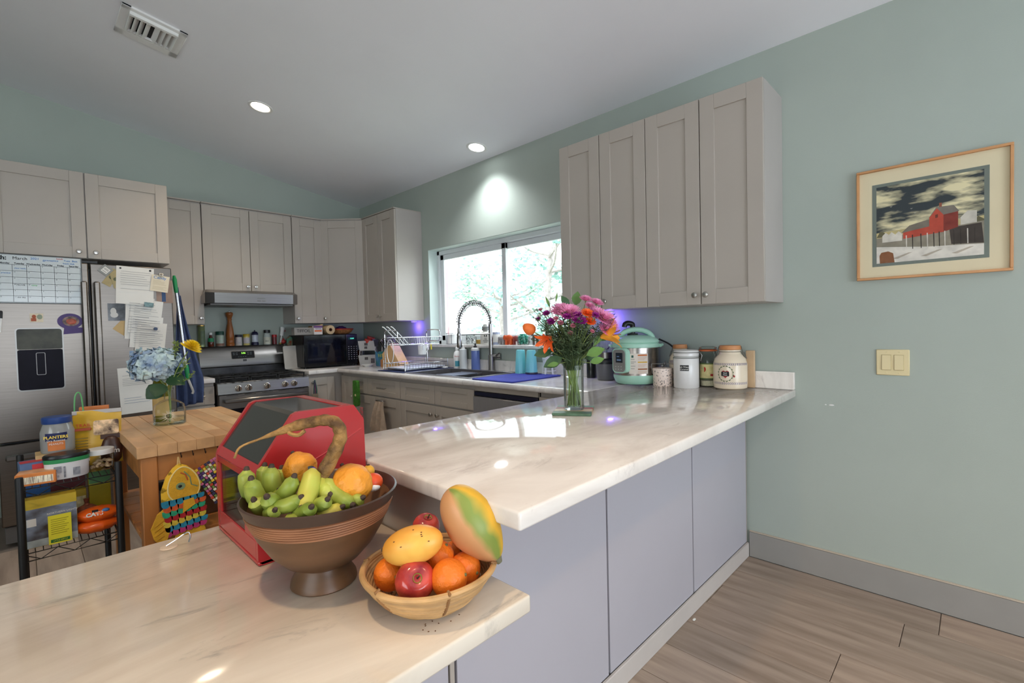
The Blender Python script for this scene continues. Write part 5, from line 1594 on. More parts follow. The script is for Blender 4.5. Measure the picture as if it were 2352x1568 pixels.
            h = o.build('heart', mat('heart_red', c(170, 60, 60), .4), t, loc=e * .086 + Vector((0, 0, .088)), rot=(0, 0, qa + PI / 2), smooth=False)
            MB().prism(rrect(-.020, .020, -.013, .011, .004), -.003, -.0016, 'y').build('chalk_tag', tagm, h, smooth=False)
            text('Real', .011, PAPER, h, (0, -.0034, .004))
            text('Nuts', .011, PAPER, h, (0, -.0034, -.006))
            MB().ball((.0865 * s * math.cos(a + .22), .0865 * s * math.sin(a + .22), .075), (.005, .005, .006), 8, 6).build('rose_print', mat('heart_red', None), t)
        return t
    cream_jar('painted cream jar with wooden lid and red heart', (-.125, -4.245, CT), 1.0, True)
    cream_jar('cream jar with wooden lid half hidden behind the canister', (-.090, -3.945, CT), .74, False).scale = (1, 1, 1.36)
    # patterned glass jar
    t = LT_('glass_jar', 'painted glass clip jar with a pepper motif, half full of rice', 'jar', (-.083, -4.108, CT), [('jar', [(0, 0), (.052, 0), (.054, .006), (.054, .16), (.046, .185), (.043, .2), (.041, .2), (.044, .184), (.052, .158), (.051, .006), (0, .005)], GLASS),
        ('rice', [(0, .006), (.0505, .006), (.0505, .035), (0, .036)], mat('rice', c(222, 208, 180), .7, var=.15, scale=120)),
        ('gasket', [(.044, .2), (.05, .202), (.05, .208), (.044, .21)], mat('gasket_orange', c(214, 110, 60), .5)), ('lid', [(.048, .21), (.05, .213), (.048, .222), (.03, .228), (0, .228)], GLASS)], n=32)
    a = cam_ang(-.083, -4.108)
    lb = band(.0545, .042, .135, a0=a - .9, a1=a + .9, n=16).build('label', mat('label_straw', c(206, 196, 140), .5, var=.2, scale=30), t)
    for z0, z1, col in ((.042, .050, (70, 90, 50)), (.062, .074, (160, 40, 40)), (.128, .135, (90, 110, 60))):
        band(.0551, z0, z1, a0=a - .9 if col[0] != 160 else a + .2, a1=a + .9, n=12).build('print_band', mat('jarprint_%d' % col[0], c(*col), .5), lb)
    MB().tube(spline([((.0555) * math.cos(a - .35), .0555 * math.sin(a - .35), .112), ((.0555) * math.cos(a - .30), .0555 * math.sin(a - .30), .098), (.0555 * math.cos(a - .38), .0555 * math.sin(a - .38), .084)], 4), [.003, .004, .0045, .005, .0045, .004, .003, .002, .001], 6).build('pepper_print', mat('pepper_red', c(190, 40, 34), .4), lb)
    t = MB().box(-.0475, -.030, -4.345, -4.30, CT + .001, CT + .205, .003).build('cutting_board', mat('board_beech', c(206, 176, 140), .5, var=.1))
    tag(t, 'slim wooden board standing on edge behind the heart jar', 'cutting board')
MATS['heart_red'] = None
del MATS['heart_red']
mat('heart_red', c(170, 60, 60), .4)
bar_end()
# ================================================================ bouquet in a glass vase on a trivet
RT = Vector((.699, -.715, 0))
FW = Vector((.715, .699, 0))
UP = Vector((0, 0, 1))
def bouquet():
    t = T('trivet', 'painted wooden trivet in red, cream and green under the vase', 'trivet', (-1.215, -4.0, CT + .0005), R(31))
    cols = [(86, 116, 92), (196, 178, 146), (142, 78, 60), (104, 138, 114)]
    q = .098
    xs = [-q, -.045, .01, .055, q]
    for i in range(4):
        MB().box(xs[i] + .0004, xs[i + 1] - .0004, -q * .8, q * .8, 0, .011, .0015).build('strip', mat('trivet_%d' % i, c(*cols[i]), .5, var=.2, scale=30), t)
    VX, VY, VZ = -1.215, -4.002, CT + .0125
    t = T('flower_vase', 'straight clear glass vase of mixed flowers on the bar', 'vase', (VX, VY, VZ))
    MB().lathe([(0, 0), (.040, 0), (.042, .004), (.0435, .185), (.041, .185), (.0395, .012), (.03, .009), (0, .009)], 36).build('glass', GLASS, t)
    MB().lathe([(0, .0095), (.0388, .0125), (.0402, .135), (0, .135)], 36).build('water', WATER, t)
    V0 = Vector((VX, VY, VZ + .185))
    rnd = random.Random(21)
    stemm = mat('stem_green', c(124, 142, 76), .5, var=.2, scale=20)
    def P(px, py, d): return V0 + RT * ((px - 1318) / 552.) + UP * ((845 - py) / 552.) + FW * d
    def petals(k, ctr, ax, r, n, layers, wid, cup=.5, tip=1.0):
        ax = ax.normalized()
        a = ax.orthogonal().normalized()
        b = ax.cross(a)
        for L in range(layers):
            f = 1 - L / (layers + .6)
            nn = max(5, int(n * f))
            for i in range(nn):
                an = 2 * PI * (i + .5 * (L % 2)) / nn + rnd.uniform(-.05, .05)
                dr = a * math.cos(an) + b * math.sin(an)
                tg = ax.cross(dr)
                el = cup * (.15 + L / max(1, layers))
                d = (dr * math.cos(el) + ax * math.sin(el)).normalized()
                p0 = ctr + dr * r * .08 + ax * r * .03 * L
                p1 = ctr + d * r * f * .6 + ax * r * .05 * L
                p2 = ctr + d * r * f * tip + ax * r * (.05 * L + .12)
                w_ = r * wid
                k.add([p0 - tg * w_ * .4, p0 + tg * w_ * .4, p1 + tg * w_, p2 + tg * w_ * .35, p2 - tg * w_ * .35, p1 - tg * w_], [(0, 1, 2, 5), (5, 2, 3, 4)])
        return k
    pink = mat('petal_pink', c(236, 150, 192), .6, var=.15, scale=30)
    orange = mat('petal_orange', c(244, 108, 44), .5, var=.1, scale=30)
    amber = mat('petal_amber', c(244, 164, 50), .5, var=.12, scale=30)
    purple = mat('petal_purple', c(140, 20, 122), .6, var=.2, scale=30)
    rose = mat('petal_dusty', c(190, 110, 130), .6, var=.2, scale=30)
    core = mat('flower_core', c(160, 120, 70), .8)
    ball_o = mat('ball_orange', c(246, 124, 56), .5, var=.06)
    spec = []
    PL = ['small pink chrysanthemum at the very top of the bouquet', 'small pink chrysanthemum just below the topmost one', 'small pink chrysanthemum at the upper right, in front of a cabinet knob',
          'broad pink chrysanthemum on the upper left of the bouquet', 'broad pink chrysanthemum left of centre among purple blossoms', 'pink chrysanthemum half hidden behind the purple blossoms',
          'pink chrysanthemum right beside the orange carnation', 'largest pink chrysanthemum on the right side', 'pink chrysanthemum at the right edge of the bouquet', 'lowest pink chrysanthemum above the amber lily']
    CL = ['upper orange carnation in the middle of the bouquet', 'lower orange carnation in the middle of the bouquet']
    UL = ['purple blossom high on the left of the bouquet', 'purple blossom left of centre below the broad pink flower', 'purple blossom between the broad pink flowers', 'purple blossom right of centre beside the carnation', 'largest purple blossom below the carnation', 'purple blossom beneath the right pink flowers', 'purple blossom in the very centre of the bouquet', 'purple blossom furthest left in the bouquet']
    BL = ['dusty pink bud left of the bouquet centre', 'dusty pink bud at the bouquet centre', 'dusty pink bud low in the bouquet centre', 'dusty pink bud at the upper left edge', 'dusty pink bud under the purple blossom', 'dusty pink bud low on the right side']
    for px, py, d, r in ((1350, 696, 0, .027), (1357, 711, -.02, .022), (1376, 704, .01, .028), (1290, 722, -.03, .044), (1308, 728, -.06, .046), (1326, 736, .02, .036), (1370, 732, -.03, .044), (1386, 742, -.05, .046), (1398, 755, -.02, .044), (1388, 766, -.06, .034)):
        spec.append(('pink_chrysanthemum', px, py, d, r * 1.12, pink, 28, 5, .085, PL.pop(0), 'pink chrysanthemums in the vase'))
    for px, py, d, r in ((1346, 729, -.07, .028), (1352, 747, -.07, .026)):
        spec.append(('orange_carnation', px, py, d, r, orange, 12, 4, .26, CL.pop(0), 'orange carnations in the vase'))
    for px, py, d, r in ((1258, 726, -.03, .020), (1266, 745, -.07, .022), (1300, 735, -.09, .020), (1324, 732, -.08, .022), (1332, 745, -.09, .024), (1363, 733, -.09, .018), (1320, 743, -.1, .02), (1240, 738, 0, .016)):
        spec.append(('purple_statice', px, py, d, r, purple, 7, 3, .3, UL.pop(0), 'purple blossoms in the vase'))
    for px, py, d, r in ((1286, 748, -.09, .014), (1312, 755, -.1, .013), (1306, 771, -.1, .012), (1246, 716, .02, .013), (1276, 738, -.09, .013), (1356, 768, -.08, .011)):
        spec.append(('dusty_pink_bud', px, py, d, r, rose, 7, 3, .3, BL.pop(0), 'dusty pink buds in the vase'))
    for i, (nm, px, py, d, r, m, n, ly, wid, lab, grp) in enumerate(spec):
        h = P(px, py, d)
        e = T(nm, lab, 'flower', tuple(V0), group=grp)
        loc = h - V0
        ax = (Vector((loc.x, loc.y, loc.z * 1.2)) + Vector((-.12, -.14, .05))).normalized()
        base = Vector((rnd.uniform(-.022, .022), rnd.uniform(-.022, .022), -.17))
        neck = Vector((loc.x * .12, loc.y * .12, .0))
        neck = neck * min(1, .028 / max(.001, neck.length))
        MB().tube(spline([base, neck, loc * .55 + Vector((0, 0, .015)), loc - ax * r * .1], 4), .0019, 5).build('stem', stemm, e)
        petals(MB(), loc, ax, r, n, ly, wid, cup=1.1 if nm != 'pink_chrysanthemum' else .95).build('petals', m, e, smooth=False)
        if nm == 'pink_chrysanthemum': MB().ball(tuple(loc + ax * r * .12), r * .2, 8, 6).build('heart', core, e)
        MB().lathe([(0, -.006), (.004, -.004), (r * .22, .002), (0, .003)], 8, M=ax.to_track_quat('Z', 'Y').to_matrix()).build('calyx', stemm, e, loc=tuple(loc - ax * r * .05))
    # closed orange lily bud-like bloom on the far left, open lilies
    e = T('orange_ranunculus', 'round orange bloom at the left edge of the bouquet', 'flower', tuple(V0))
    loc = P(1219, 760, -.02) - V0
    MB().tube(spline([Vector((-.02, .01, -.17)), Vector((-.018, .018, 0)), loc * .6 + Vector((0, 0, .01)), loc + Vector((.015, -.01, -.012))], 4), .0026, 5).build('stem', stemm, e)
    k = MB()
    for j, (s, off) in enumerate(((1, (0, 0, 0)), (.86, (-.006, .004, .005)), (.7, (-.009, .008, .009)))):
        k.ball(tuple(loc + Vector(off)), (.026 * s, .026 * s, .024 * s), 14, 10)
    k.build('petals', ball_o, e)
    for nm, px, py, d, m, lab, ax, r in (('orange_lily', 1256, 785, -.08, orange, 'open orange lily drooping at the lower left', RT * -.5 - UP * .45 - FW * .6, .052),
                                         ('amber_lily', 1392, 778, -.06, amber, 'amber lily trumpet pointing right', RT * .95 + UP * .22 - FW * .25, .066)):
        e = T(nm, lab, 'flower', tuple(V0))
        loc = P(px, py, d) - V0
        ax = ax.normalized()
        MB().tube(spline([Vector((.01, .01, -.17)), Vector((loc.x * .1, loc.y * .1, 0)), loc * .6 + Vector((0, 0, .0)), loc - ax * .03], 4), .0026, 5).build('stem', stemm, e)
        a = ax.orthogonal().normalized()
        b = ax.cross(a)
        for i in range(6):
            an = 2 * PI * i / 6
            dr = a * math.cos(an) + b * math.sin(an)
            tg = ax.cross(dr)
            k = MB()
            o0 = -ax * .028
            rows = []
            for s, (al, ra, wd) in enumerate(((0, .004, .003), (.35, .012, .011), (.7, .024, .013), (1.0, .042, .008), (1.08, .052, .0008))):
                sc = r / .055
                p = loc + o0 + ax * al * r + dr * ra * sc
                rows += [p - tg * wd * sc, p + dr * .0015 - ax * .002, p + tg * wd * sc]
            k.add(rows, [(3 * s + u, 3 * s + u + 1, 3 * s + u + 4, 3 * s + u + 3) for s in range(4) for u in range(2)])
            k.build('petal', m, e)
        k = MB()
        for i in range(4):
            an = 2 * PI * i / 4
            k.tube([loc, loc + ax * r * .8 + (a * math.cos(an) + b * math.sin(an)) * .012], .001, 4)
        k.build('stamen', mat('stamen', c(150, 80, 30), .6), e)
    # broad leaves, each on its own twig
    lfm = [mat('leaf_dark', c(52, 84, 48), .45, var=.2, scale=12), mat('leaf_mid', c(92, 130, 62), .45, var=.2, scale=12)]
    def leaf(k, p, d, L, W, nrm):
        d = d.normalized()
        s = d.cross(nrm).normalized()
        nn = s.cross(d)
        rows = []
        for f, w_, dz in ((0, .06, 0), (.2, .7, .04), (.45, 1, .06), (.7, .75, .03), (.9, .3, -.03), (1, .02, -.07)):
            q = p + d * L * f + nn * L * dz
            rows += [q - s * W * w_ + nn * W * .12, q, q + s * W * w_ + nn * W * .12]
        return k.add(rows, [(3 * a + u, 3 * a + u + 1, 3 * a + u + 4, 3 * a + u + 3) for a in range(5) for u in range(2)])
    for i, (px, py, d, L, W, ang, mi) in enumerate(((1268, 812, -.03, .075, .022, 190, 0), (1290, 826, -.05, .085, .026, 205, 0), (1282, 838, -.06, .05, .011, 190, 1), (1345, 822, -.05, .08, .022, 20, 1), (1362, 800, -.04, .085, .014, 50, 1),
                                                    (1352, 838, -.06, .06, .016, 15, 1), (1312, 712, .03, .06, .018, 120, 0), (1330, 706, .05, .06, .022, 80, 1), (1300, 808, .02, .08, .026, 230, 0), (1335, 812, .02, .08, .026, -30, 0), (1268, 700 + 10, .03, .05, .006, 110, 1),
                                                    (1282, 700, .03, .05, .004, 80, 1), (1378, 790, -.03, .07, .018, 35, 1))):
        e = T('leaf_sprig', ('dark leaf sprig reaching out at the lower left', 'dark leaf sprig just above the vase rim at left', 'narrow pale leaf sprig low on the left', 'bright leaf sprig low on the right', 'narrow bright leaf sprig rising right', 'small bright leaf sprig at the vase rim, right', 'dark leaf sprig at the upper left top', 'round leaf sprig at the top centre', 'dark leaf sprig behind the stems, left', 'dark leaf sprig behind the stems, right', 'thin blade sprig at the upper left', 'thinnest blade sprig rising to the window', 'bright leaf sprig under the amber lily')[i], 'leaf', tuple(V0), group='broad leaf sprigs in the vase')
        p = P(px, py, d) - V0
        dr = RT * math.cos(R(ang)) + UP * math.sin(R(ang))
        leaf(MB(), p, dr, L, W, -FW + UP * .4).build('blade', lfm[mi], e)
        MB().tube(spline([Vector((rnd.uniform(-.02, .02), rnd.uniform(-.02, .02), -.15)), Vector((p.x * .2, p.y * .2, 0)), p], 5), .0015, 5).build('stem', stemm, e)
    # feathery filler greenery
    k = MB()
    for i in range(150):
        px = rnd.gauss(1304, 42)
        py = rnd.gauss(762, 24) + abs(px - 1310) * .10
        if py > 815: py = 800
        tip = P(px, py, rnd.gauss(-.03, .05)) - V0
        nk = Vector((tip.x, tip.y, 0))
        nk = nk * min(1, .03 / max(.001, nk.length))
        pts = spline([nk + Vector((0, 0, -.02)), nk.lerp(tip, .55) + Vector((0, 0, .02)), tip], 5)
        k.tube(pts, .0009, 3)
        for p in pts[3:]:
            for j in range(5):
                d = Vector((rnd.gauss(0, 1), rnd.gauss(0, 1), rnd.gauss(.5, .6))).normalized()
                s = d.orthogonal().normalized() * .0022
                L = rnd.uniform(.012, .026)
                k.add([p, p + d * L * .5 + s, p + d * L, p + d * L * .5 - s], [(0, 1, 2, 3)])
    g = k.build('filler_greenery', mat('filler_green', c(78, 96, 66), .6, var=.3, scale=30), smooth=False, loc=tuple(V0))
    g['kind'] = 'stuff'
    g['label'] = 'feathery dark greenery filling the bouquet'
    g['category'] = 'greenery'
    k = MB()
    for i in range(13):
        a, b = rnd.uniform(0, 6.28), rnd.uniform(0, 6.28)
        k.tube([(.030 * math.cos(a), .030 * math.sin(a), -.171), (.015 * math.cos(b), .015 * math.sin(b), -.07), (.034 * math.cos(a + 2.6), .034 * math.sin(a + 2.6), .02)], .0022, 6)
    g = k.build('stem_bundle', stemm, loc=tuple(V0))
    g['kind'] = 'stuff'
    g['label'] = 'bundle of green cut stems standing in the vase water'
    g['category'] = 'stems'
bouquet()

# ================================================================ low counter
def bread_box():
    x0, x1, y0, y1 = -2.450, -2.167, -3.998, -3.668
    t = T('bread_box', 'red bread box with smoked lid and clear front window', 'bread box', (x0, y0, LT + .001))
    W, D = x1 - x0, y1 - y0
    red = mat('red_enamel', c(178, 44, 46), .22, var=.04, coat=.3)
    smoke = mat('smoked_plastic', c(74, 75, 72), .10, var=.04, trans=.35, ior=1.3)
    # side cheeks (x-z outline) at both ends, hollow shell between
    prof = [(0.012, .0), (W - .012, .0), (W - .004, .012), (W, .17), (W - .002, .31), (W - .030, .352), (.104, .354), (.09, .348), (.004, .228), (0, .215), (.0, .012)]
    for ya, yb in ((0, .014), (D - .014, D)):
        MB().prism(prof, ya, yb, 'y').build('side', red, t, ang=25)
    # slightly raised side swoosh moulding on the near side
    sw = spline([(.02, 0, .165), (.10, 0, .19), (.20, 0, .23), (W - .01, 0, .265)], 6)
    MB().tube([(p.x, .0012, p.z + .02) for p in sw], .0025, 6).build('side_bead', red, t)
    MB().box(.0, W - .006, .0, D, .0, .012, .003).build('base', red, t)
    MB().box(W - .014, W - .002, .014, D - .014, .010, .315, .002).build('back', red, t)
    MB().prism([(W - .030, .352), (W - .045, .352), (W - .014, .312), (W - .002, .31)], .014, D - .014, 'y').build('back_chamfer', red, t, smooth=False)
    # front: frame around the clear window
    k = MB()
    k.box(0, .012, .014, D - .014, .012, .058, .002).box(0, .012, .014, D - .014, .196, .215, .002)
    k.box(0, .012, .014, .092, .058, .196).box(0, .012, D - .036, D - .014, .058, .196)
    k.build('front_frame', red, t)
    MB().box(.003, .007, .090, D - .034, .056, .198).build('front_window', glass('acrylic', (.72, .72, .70), .05, alpha=.5), t, smooth=False)
    # lid: red rim strips and smoked panel following the slope and the flat top
    lid = MB()
    lid.prism([(0, .216), (.012, .216), (.024, .232), (.012, .238)], .014, D - .014, 'y')
    lid.build('lid_rim', red, t, smooth=False)
    lp = [(.012, .232), (.094, .344), (.106, .351), (W - .046, .3515), (W - .046, .3475), (.108, .347), (.098, .341), (.018, .229)]
    MB().prism(lp, .0145, D - .0145, 'y').build('lid_panel', smoke, t, smooth=False)
    MB().box(W - .060, W - .044, .0145, D - .0145, .347, .3535, .001).build('lid_hinge', red, t)
    # bread bag inside
    t2 = T('bread_bag', 'bagged loaf with a yellow label inside the bread box', 'bread', (x0 + .13, (y0 + y1) / 2, LT + .014))
    MB().ball((0, 0, .055), (.085, .12, .055), 20, 12, fn=lambda p: 1 + .05 * math.sin(8 * p.y + 3 * p.x)).build('loaf', mat('bread_crust', c(176, 150, 120), .5, var=.2, scale=20), t2)
    MB().box(-.0905, -.0885, -.06, .04, .03, .10).build('label', mat('label_yellow', c(206, 190, 60), .5), t2, smooth=False)
bread_box()

def wood_bowl():
    bx, by = -2.370, -4.174
    t = T('fruit_bowl', 'dark turned wooden pedestal bowl heaped with bananas', 'bowl', (bx, by, LT))
    m = mat('bowl_wood', c(104, 74, 50), .38, var=.22, scale=5, stretch=(1, 1, 4))
    m2 = mat('bowl_grooves', c(150, 100, 68), .45, var=.2, scale=6, stretch=(1, 1, 8))
    md = mat('bowl_rim_dark', c(70, 52, 42), .35, var=.15)
    MB().lathe([(0, 0), (.066, 0), (.070, .004), (.068, .014), (.056, .034), (.054, .044), (0, .044)], 48).build('foot', m, t)
    MB().lathe([(.055, .044), (.080, .058), (.108, .088), (.130, .124), (.1395, .146)], 56).build('body', m, t)
    pr = [(.1395, .146)]
    for i in range(6):
        z = .147 + i * .0055
        r = .1398 + (z - .147) * .42
        pr += [(r + .0016, z), (r + .0016, z + .0032), (r - .0004, z + .0042)]
    pr.append((.1535, .1805))
    MB().lathe(pr, 56).build('grooved_band', m2, t)
    MB().lathe([(.1535, .1805), (.161, .198), (.1625, .203), (.1585, .205), (.1545, .201), (.148, .185), (.146, .183)], 56).build('rim', md, t)
    MB().lathe([(.146, .183), (.130, .14), (.10, .095), (.06, .062), (0, .058)], 56).build('inside', mat('bowl_inside', c(132, 100, 74), .5, var=.15), t)
wood_bowl()

def banana_mesh(L, r, bend, n=9, m=10):
    pts, rs = [], []
    for i in range(n + 1):
        s = i / n
        a = (s - .5) * bend
        pts.append(Vector((0, (1 - math.cos(a)) * L / bend, math.sin(a) * L / bend)))
        rs.append(r * (.28 if i == 0 else .35 if i == n else .42 + .58 * min(1, math.sin(PI * (.12 + .76 * s)) ** .55)))
    k = MB()
    k.tube(pts, rs, m)
    return k, pts
def bananas():
    gr = mat('banana_green', c(126, 146, 50), .4, var=.16, scale=14, col2=c(168, 176, 78))
    ye = mat('banana_turning', c(206, 186, 76), .4, var=.12, scale=14, col2=c(180, 190, 84))
    tipm = mat('banana_tip', c(70, 54, 44), .7)
    b = T('banana_bunch', 'bunch of small green bananas on a long curved stalk', 'bananas', (-2.43, -4.19, .985))
    o = Vector((-2.43, -4.19, .985))
    spec = [((-2.478, -4.085, .955), (-2.502, -4.092, 1.030), .017, 0), ((-2.475, -4.130, .955), (-2.508, -4.150, 1.022), .017, 0), ((-2.447, -4.080, .965), (-2.462, -4.080, 1.030), .016, 0),
            ((-2.445, -4.118, .962), (-2.462, -4.127, 1.034), .018, 0), ((-2.455, -4.170, .968), (-2.495, -4.212, .998), .017, 0), ((-2.474, -4.168, .965), (-2.436, -4.208, 1.022), .0165, 0),
            ((-2.480, -4.212, .978), (-2.446, -4.250, .994), .014, 0), ((-2.398, -4.203, 1.030), (-2.440, -4.252, .978), .0185, 1), ((-2.444, -4.232, .964), (-2.440, -4.287, .982), .0155, 0),
            ((-2.388, -4.190, 1.012), (-2.385, -4.246, .986), .0185, 1), ((-2.418, -4.232, .968), (-2.408, -4.288, .988), .015, 0), ((-2.380, -4.215, 1.004), (-2.362, -4.288, .966), .017, 0),
            ((-2.412, -4.090, .985), (-2.426, -4.090, 1.020), .016, 0), ((-2.43, -4.175, .97), (-2.422, -4.215, .985), .014, 1), ((-2.47, -4.145, .955), (-2.505, -4.165, .985), .016, 0), ((-2.485, -4.19, .965), (-2.488, -4.232, .978), .014, 0), ((-2.415, -4.262, .962), (-2.385, -4.298, .970), .014, 1), ((-2.36, -4.235, .965), (-2.335, -4.288, .972), .015, 0), ((-2.44, -4.10, .95), (-2.45, -4.15, .985), .016, 0), ((-2.47, -4.235, .955), (-2.44, -4.268, .962), .014, 0)]
    for p0, p1, r, y in spec:
        p0, p1 = Vector(p0), Vector(p1)
        d = p1 - p0
        L = d.length * 1.14
        k, pts = banana_mesh(L, r * 1.1, .9)
        q = d.to_track_quat('Z', 'Y').to_matrix().to_4x4()
        q.translation = (p0 + p1) / 2 - o
        bo = k.xf(q).build('banana', ye if y else gr, b)
        a, e = q @ pts[-1], q @ pts[-2]
        dd = (a - e).normalized()
        MB().tube([a - dd * .002, a + dd * .005, a + dd * .008], [r * .42, r * .34, r * .2], 8).build('tip', tipm, bo)
    st = [(-2.390, -4.197, 1.005), (-2.373, -4.214, 1.04), (-2.357, -4.230, 1.082), (-2.351, -4.236, 1.108), (-2.356, -4.231, 1.132), (-2.372, -4.216, 1.141), (-2.392, -4.196, 1.138), (-2.417, -4.172, 1.131), (-2.450, -4.152, 1.119), (-2.482, -4.133, 1.107), (-2.512, -4.116, 1.094), (-2.521, -4.108, 1.072)]
    pts = spline([Vector(p) - o for p in st], 4)
    n = len(pts)
    rs = [(.0145 - .004 * min(1, i / 22.)) if i < 28 else max(.0022, .0105 - (i - 28) * .0011) for i in range(n)]
    rs = [r * 1.12 * (1 + .07 * math.sin(i * 1.9)) for i, r in enumerate(rs)]
    MB().tube(pts, rs, 10).build('stalk', mat('stalk_brown', c(112, 80, 48), .75, var=.35, scale=26, col2=c(156, 118, 66), bump=.9, bscale=60), b)
    MB().tube(spline([Vector((-2.428, -4.166, 1.128)) - o, Vector((-2.432, -4.170, 1.117)) - o, Vector((-2.419, -4.182, 1.112)) - o, Vector((-2.408, -4.190, 1.121)) - o], 4), .0045, 7).build('stalk_spur', MATS['stalk_brown'], b)
    # other fruit in the bowl
    org = mat('citrus_skin', c(228, 148, 46), .45, var=.14, scale=9, bump=.9, bscale=42)
    def wr(s): return lambda p: 1 + .035 * math.sin(5 * p.x + s) * math.cos(4 * p.y - s) + .02 * math.sin(11 * p.z + 3 * p.x) + (.12 * max(0, p.z - .82) / .18)
    for (pos, r, lab, s) in (((-2.388, -4.108, 1.020), .037, 'wrinkled orange citrus behind the banana stalk', .4), ((-2.330, -4.238, .996), .044, 'large wrinkled orange citrus on the right of the wooden bowl', 2.1)):
        t = T('citrus', lab, 'orange', pos, rot=(R(-25), R(-15), 0))
        MB().ball((0, 0, 0), (r, r, r * .96), 24, 16, fn=wr(s)).build('fruit', org, t)
        MB().lathe([(.005, 0), (.004, .004), (0, .005)], 8, 0, 0, r * 1.06).build('stem_button', tipm, t)
    t = T('fruit_sticker', 'black and purple sticker tag on the citrus behind the stalk', 'sticker', (-2.380, -4.146, 1.019), rot=(R(80), 0, R(-38)))
    MB().lathe([(0, 0), (.012, 0), (.012, .002), (0, .0025)], 16).build('disc', BLACK, t)
    MB().lathe([(0, .0026), (.007, .0026), (.006, .004), (0, .004)], 12, .006, .002).build('foil', mat('foil_violet', c(140, 90, 190), .25, .6), t)
    t = T('small_citrus', 'tiny yellow citrus at the far right of the bowl', 'fruit', (-2.258, -4.180, .997))
    MB().ball((0, 0, 0), (.014, .014, .015), 14, 10).build('fruit', mat('citrus_yellow', c(222, 166, 50), .45, var=.1), t)
    MB().lathe([(.004, 0), (.003, .004), (0, .005)], 8, 0, 0, .013).build('stem_button', tipm, t)
    t = T('mandarin', 'red-orange mandarin with a white dotted wrapper', 'mandarin', (-2.268, -4.218, .982))
    MB().ball((0, 0, 0), (.022, .022, .020), 18, 12).build('fruit', mat('mandarin_skin', c(228, 84, 36), .4, var=.05), t)
    MB().ball((-.006, -.010, -.008), (.017, .015, .010), 14, 8).build('wrapper', mat('wrapper_white', c(222, 218, 214), .5, var=.6, scale=120, contrast=(.28, .34)), t)
bananas()

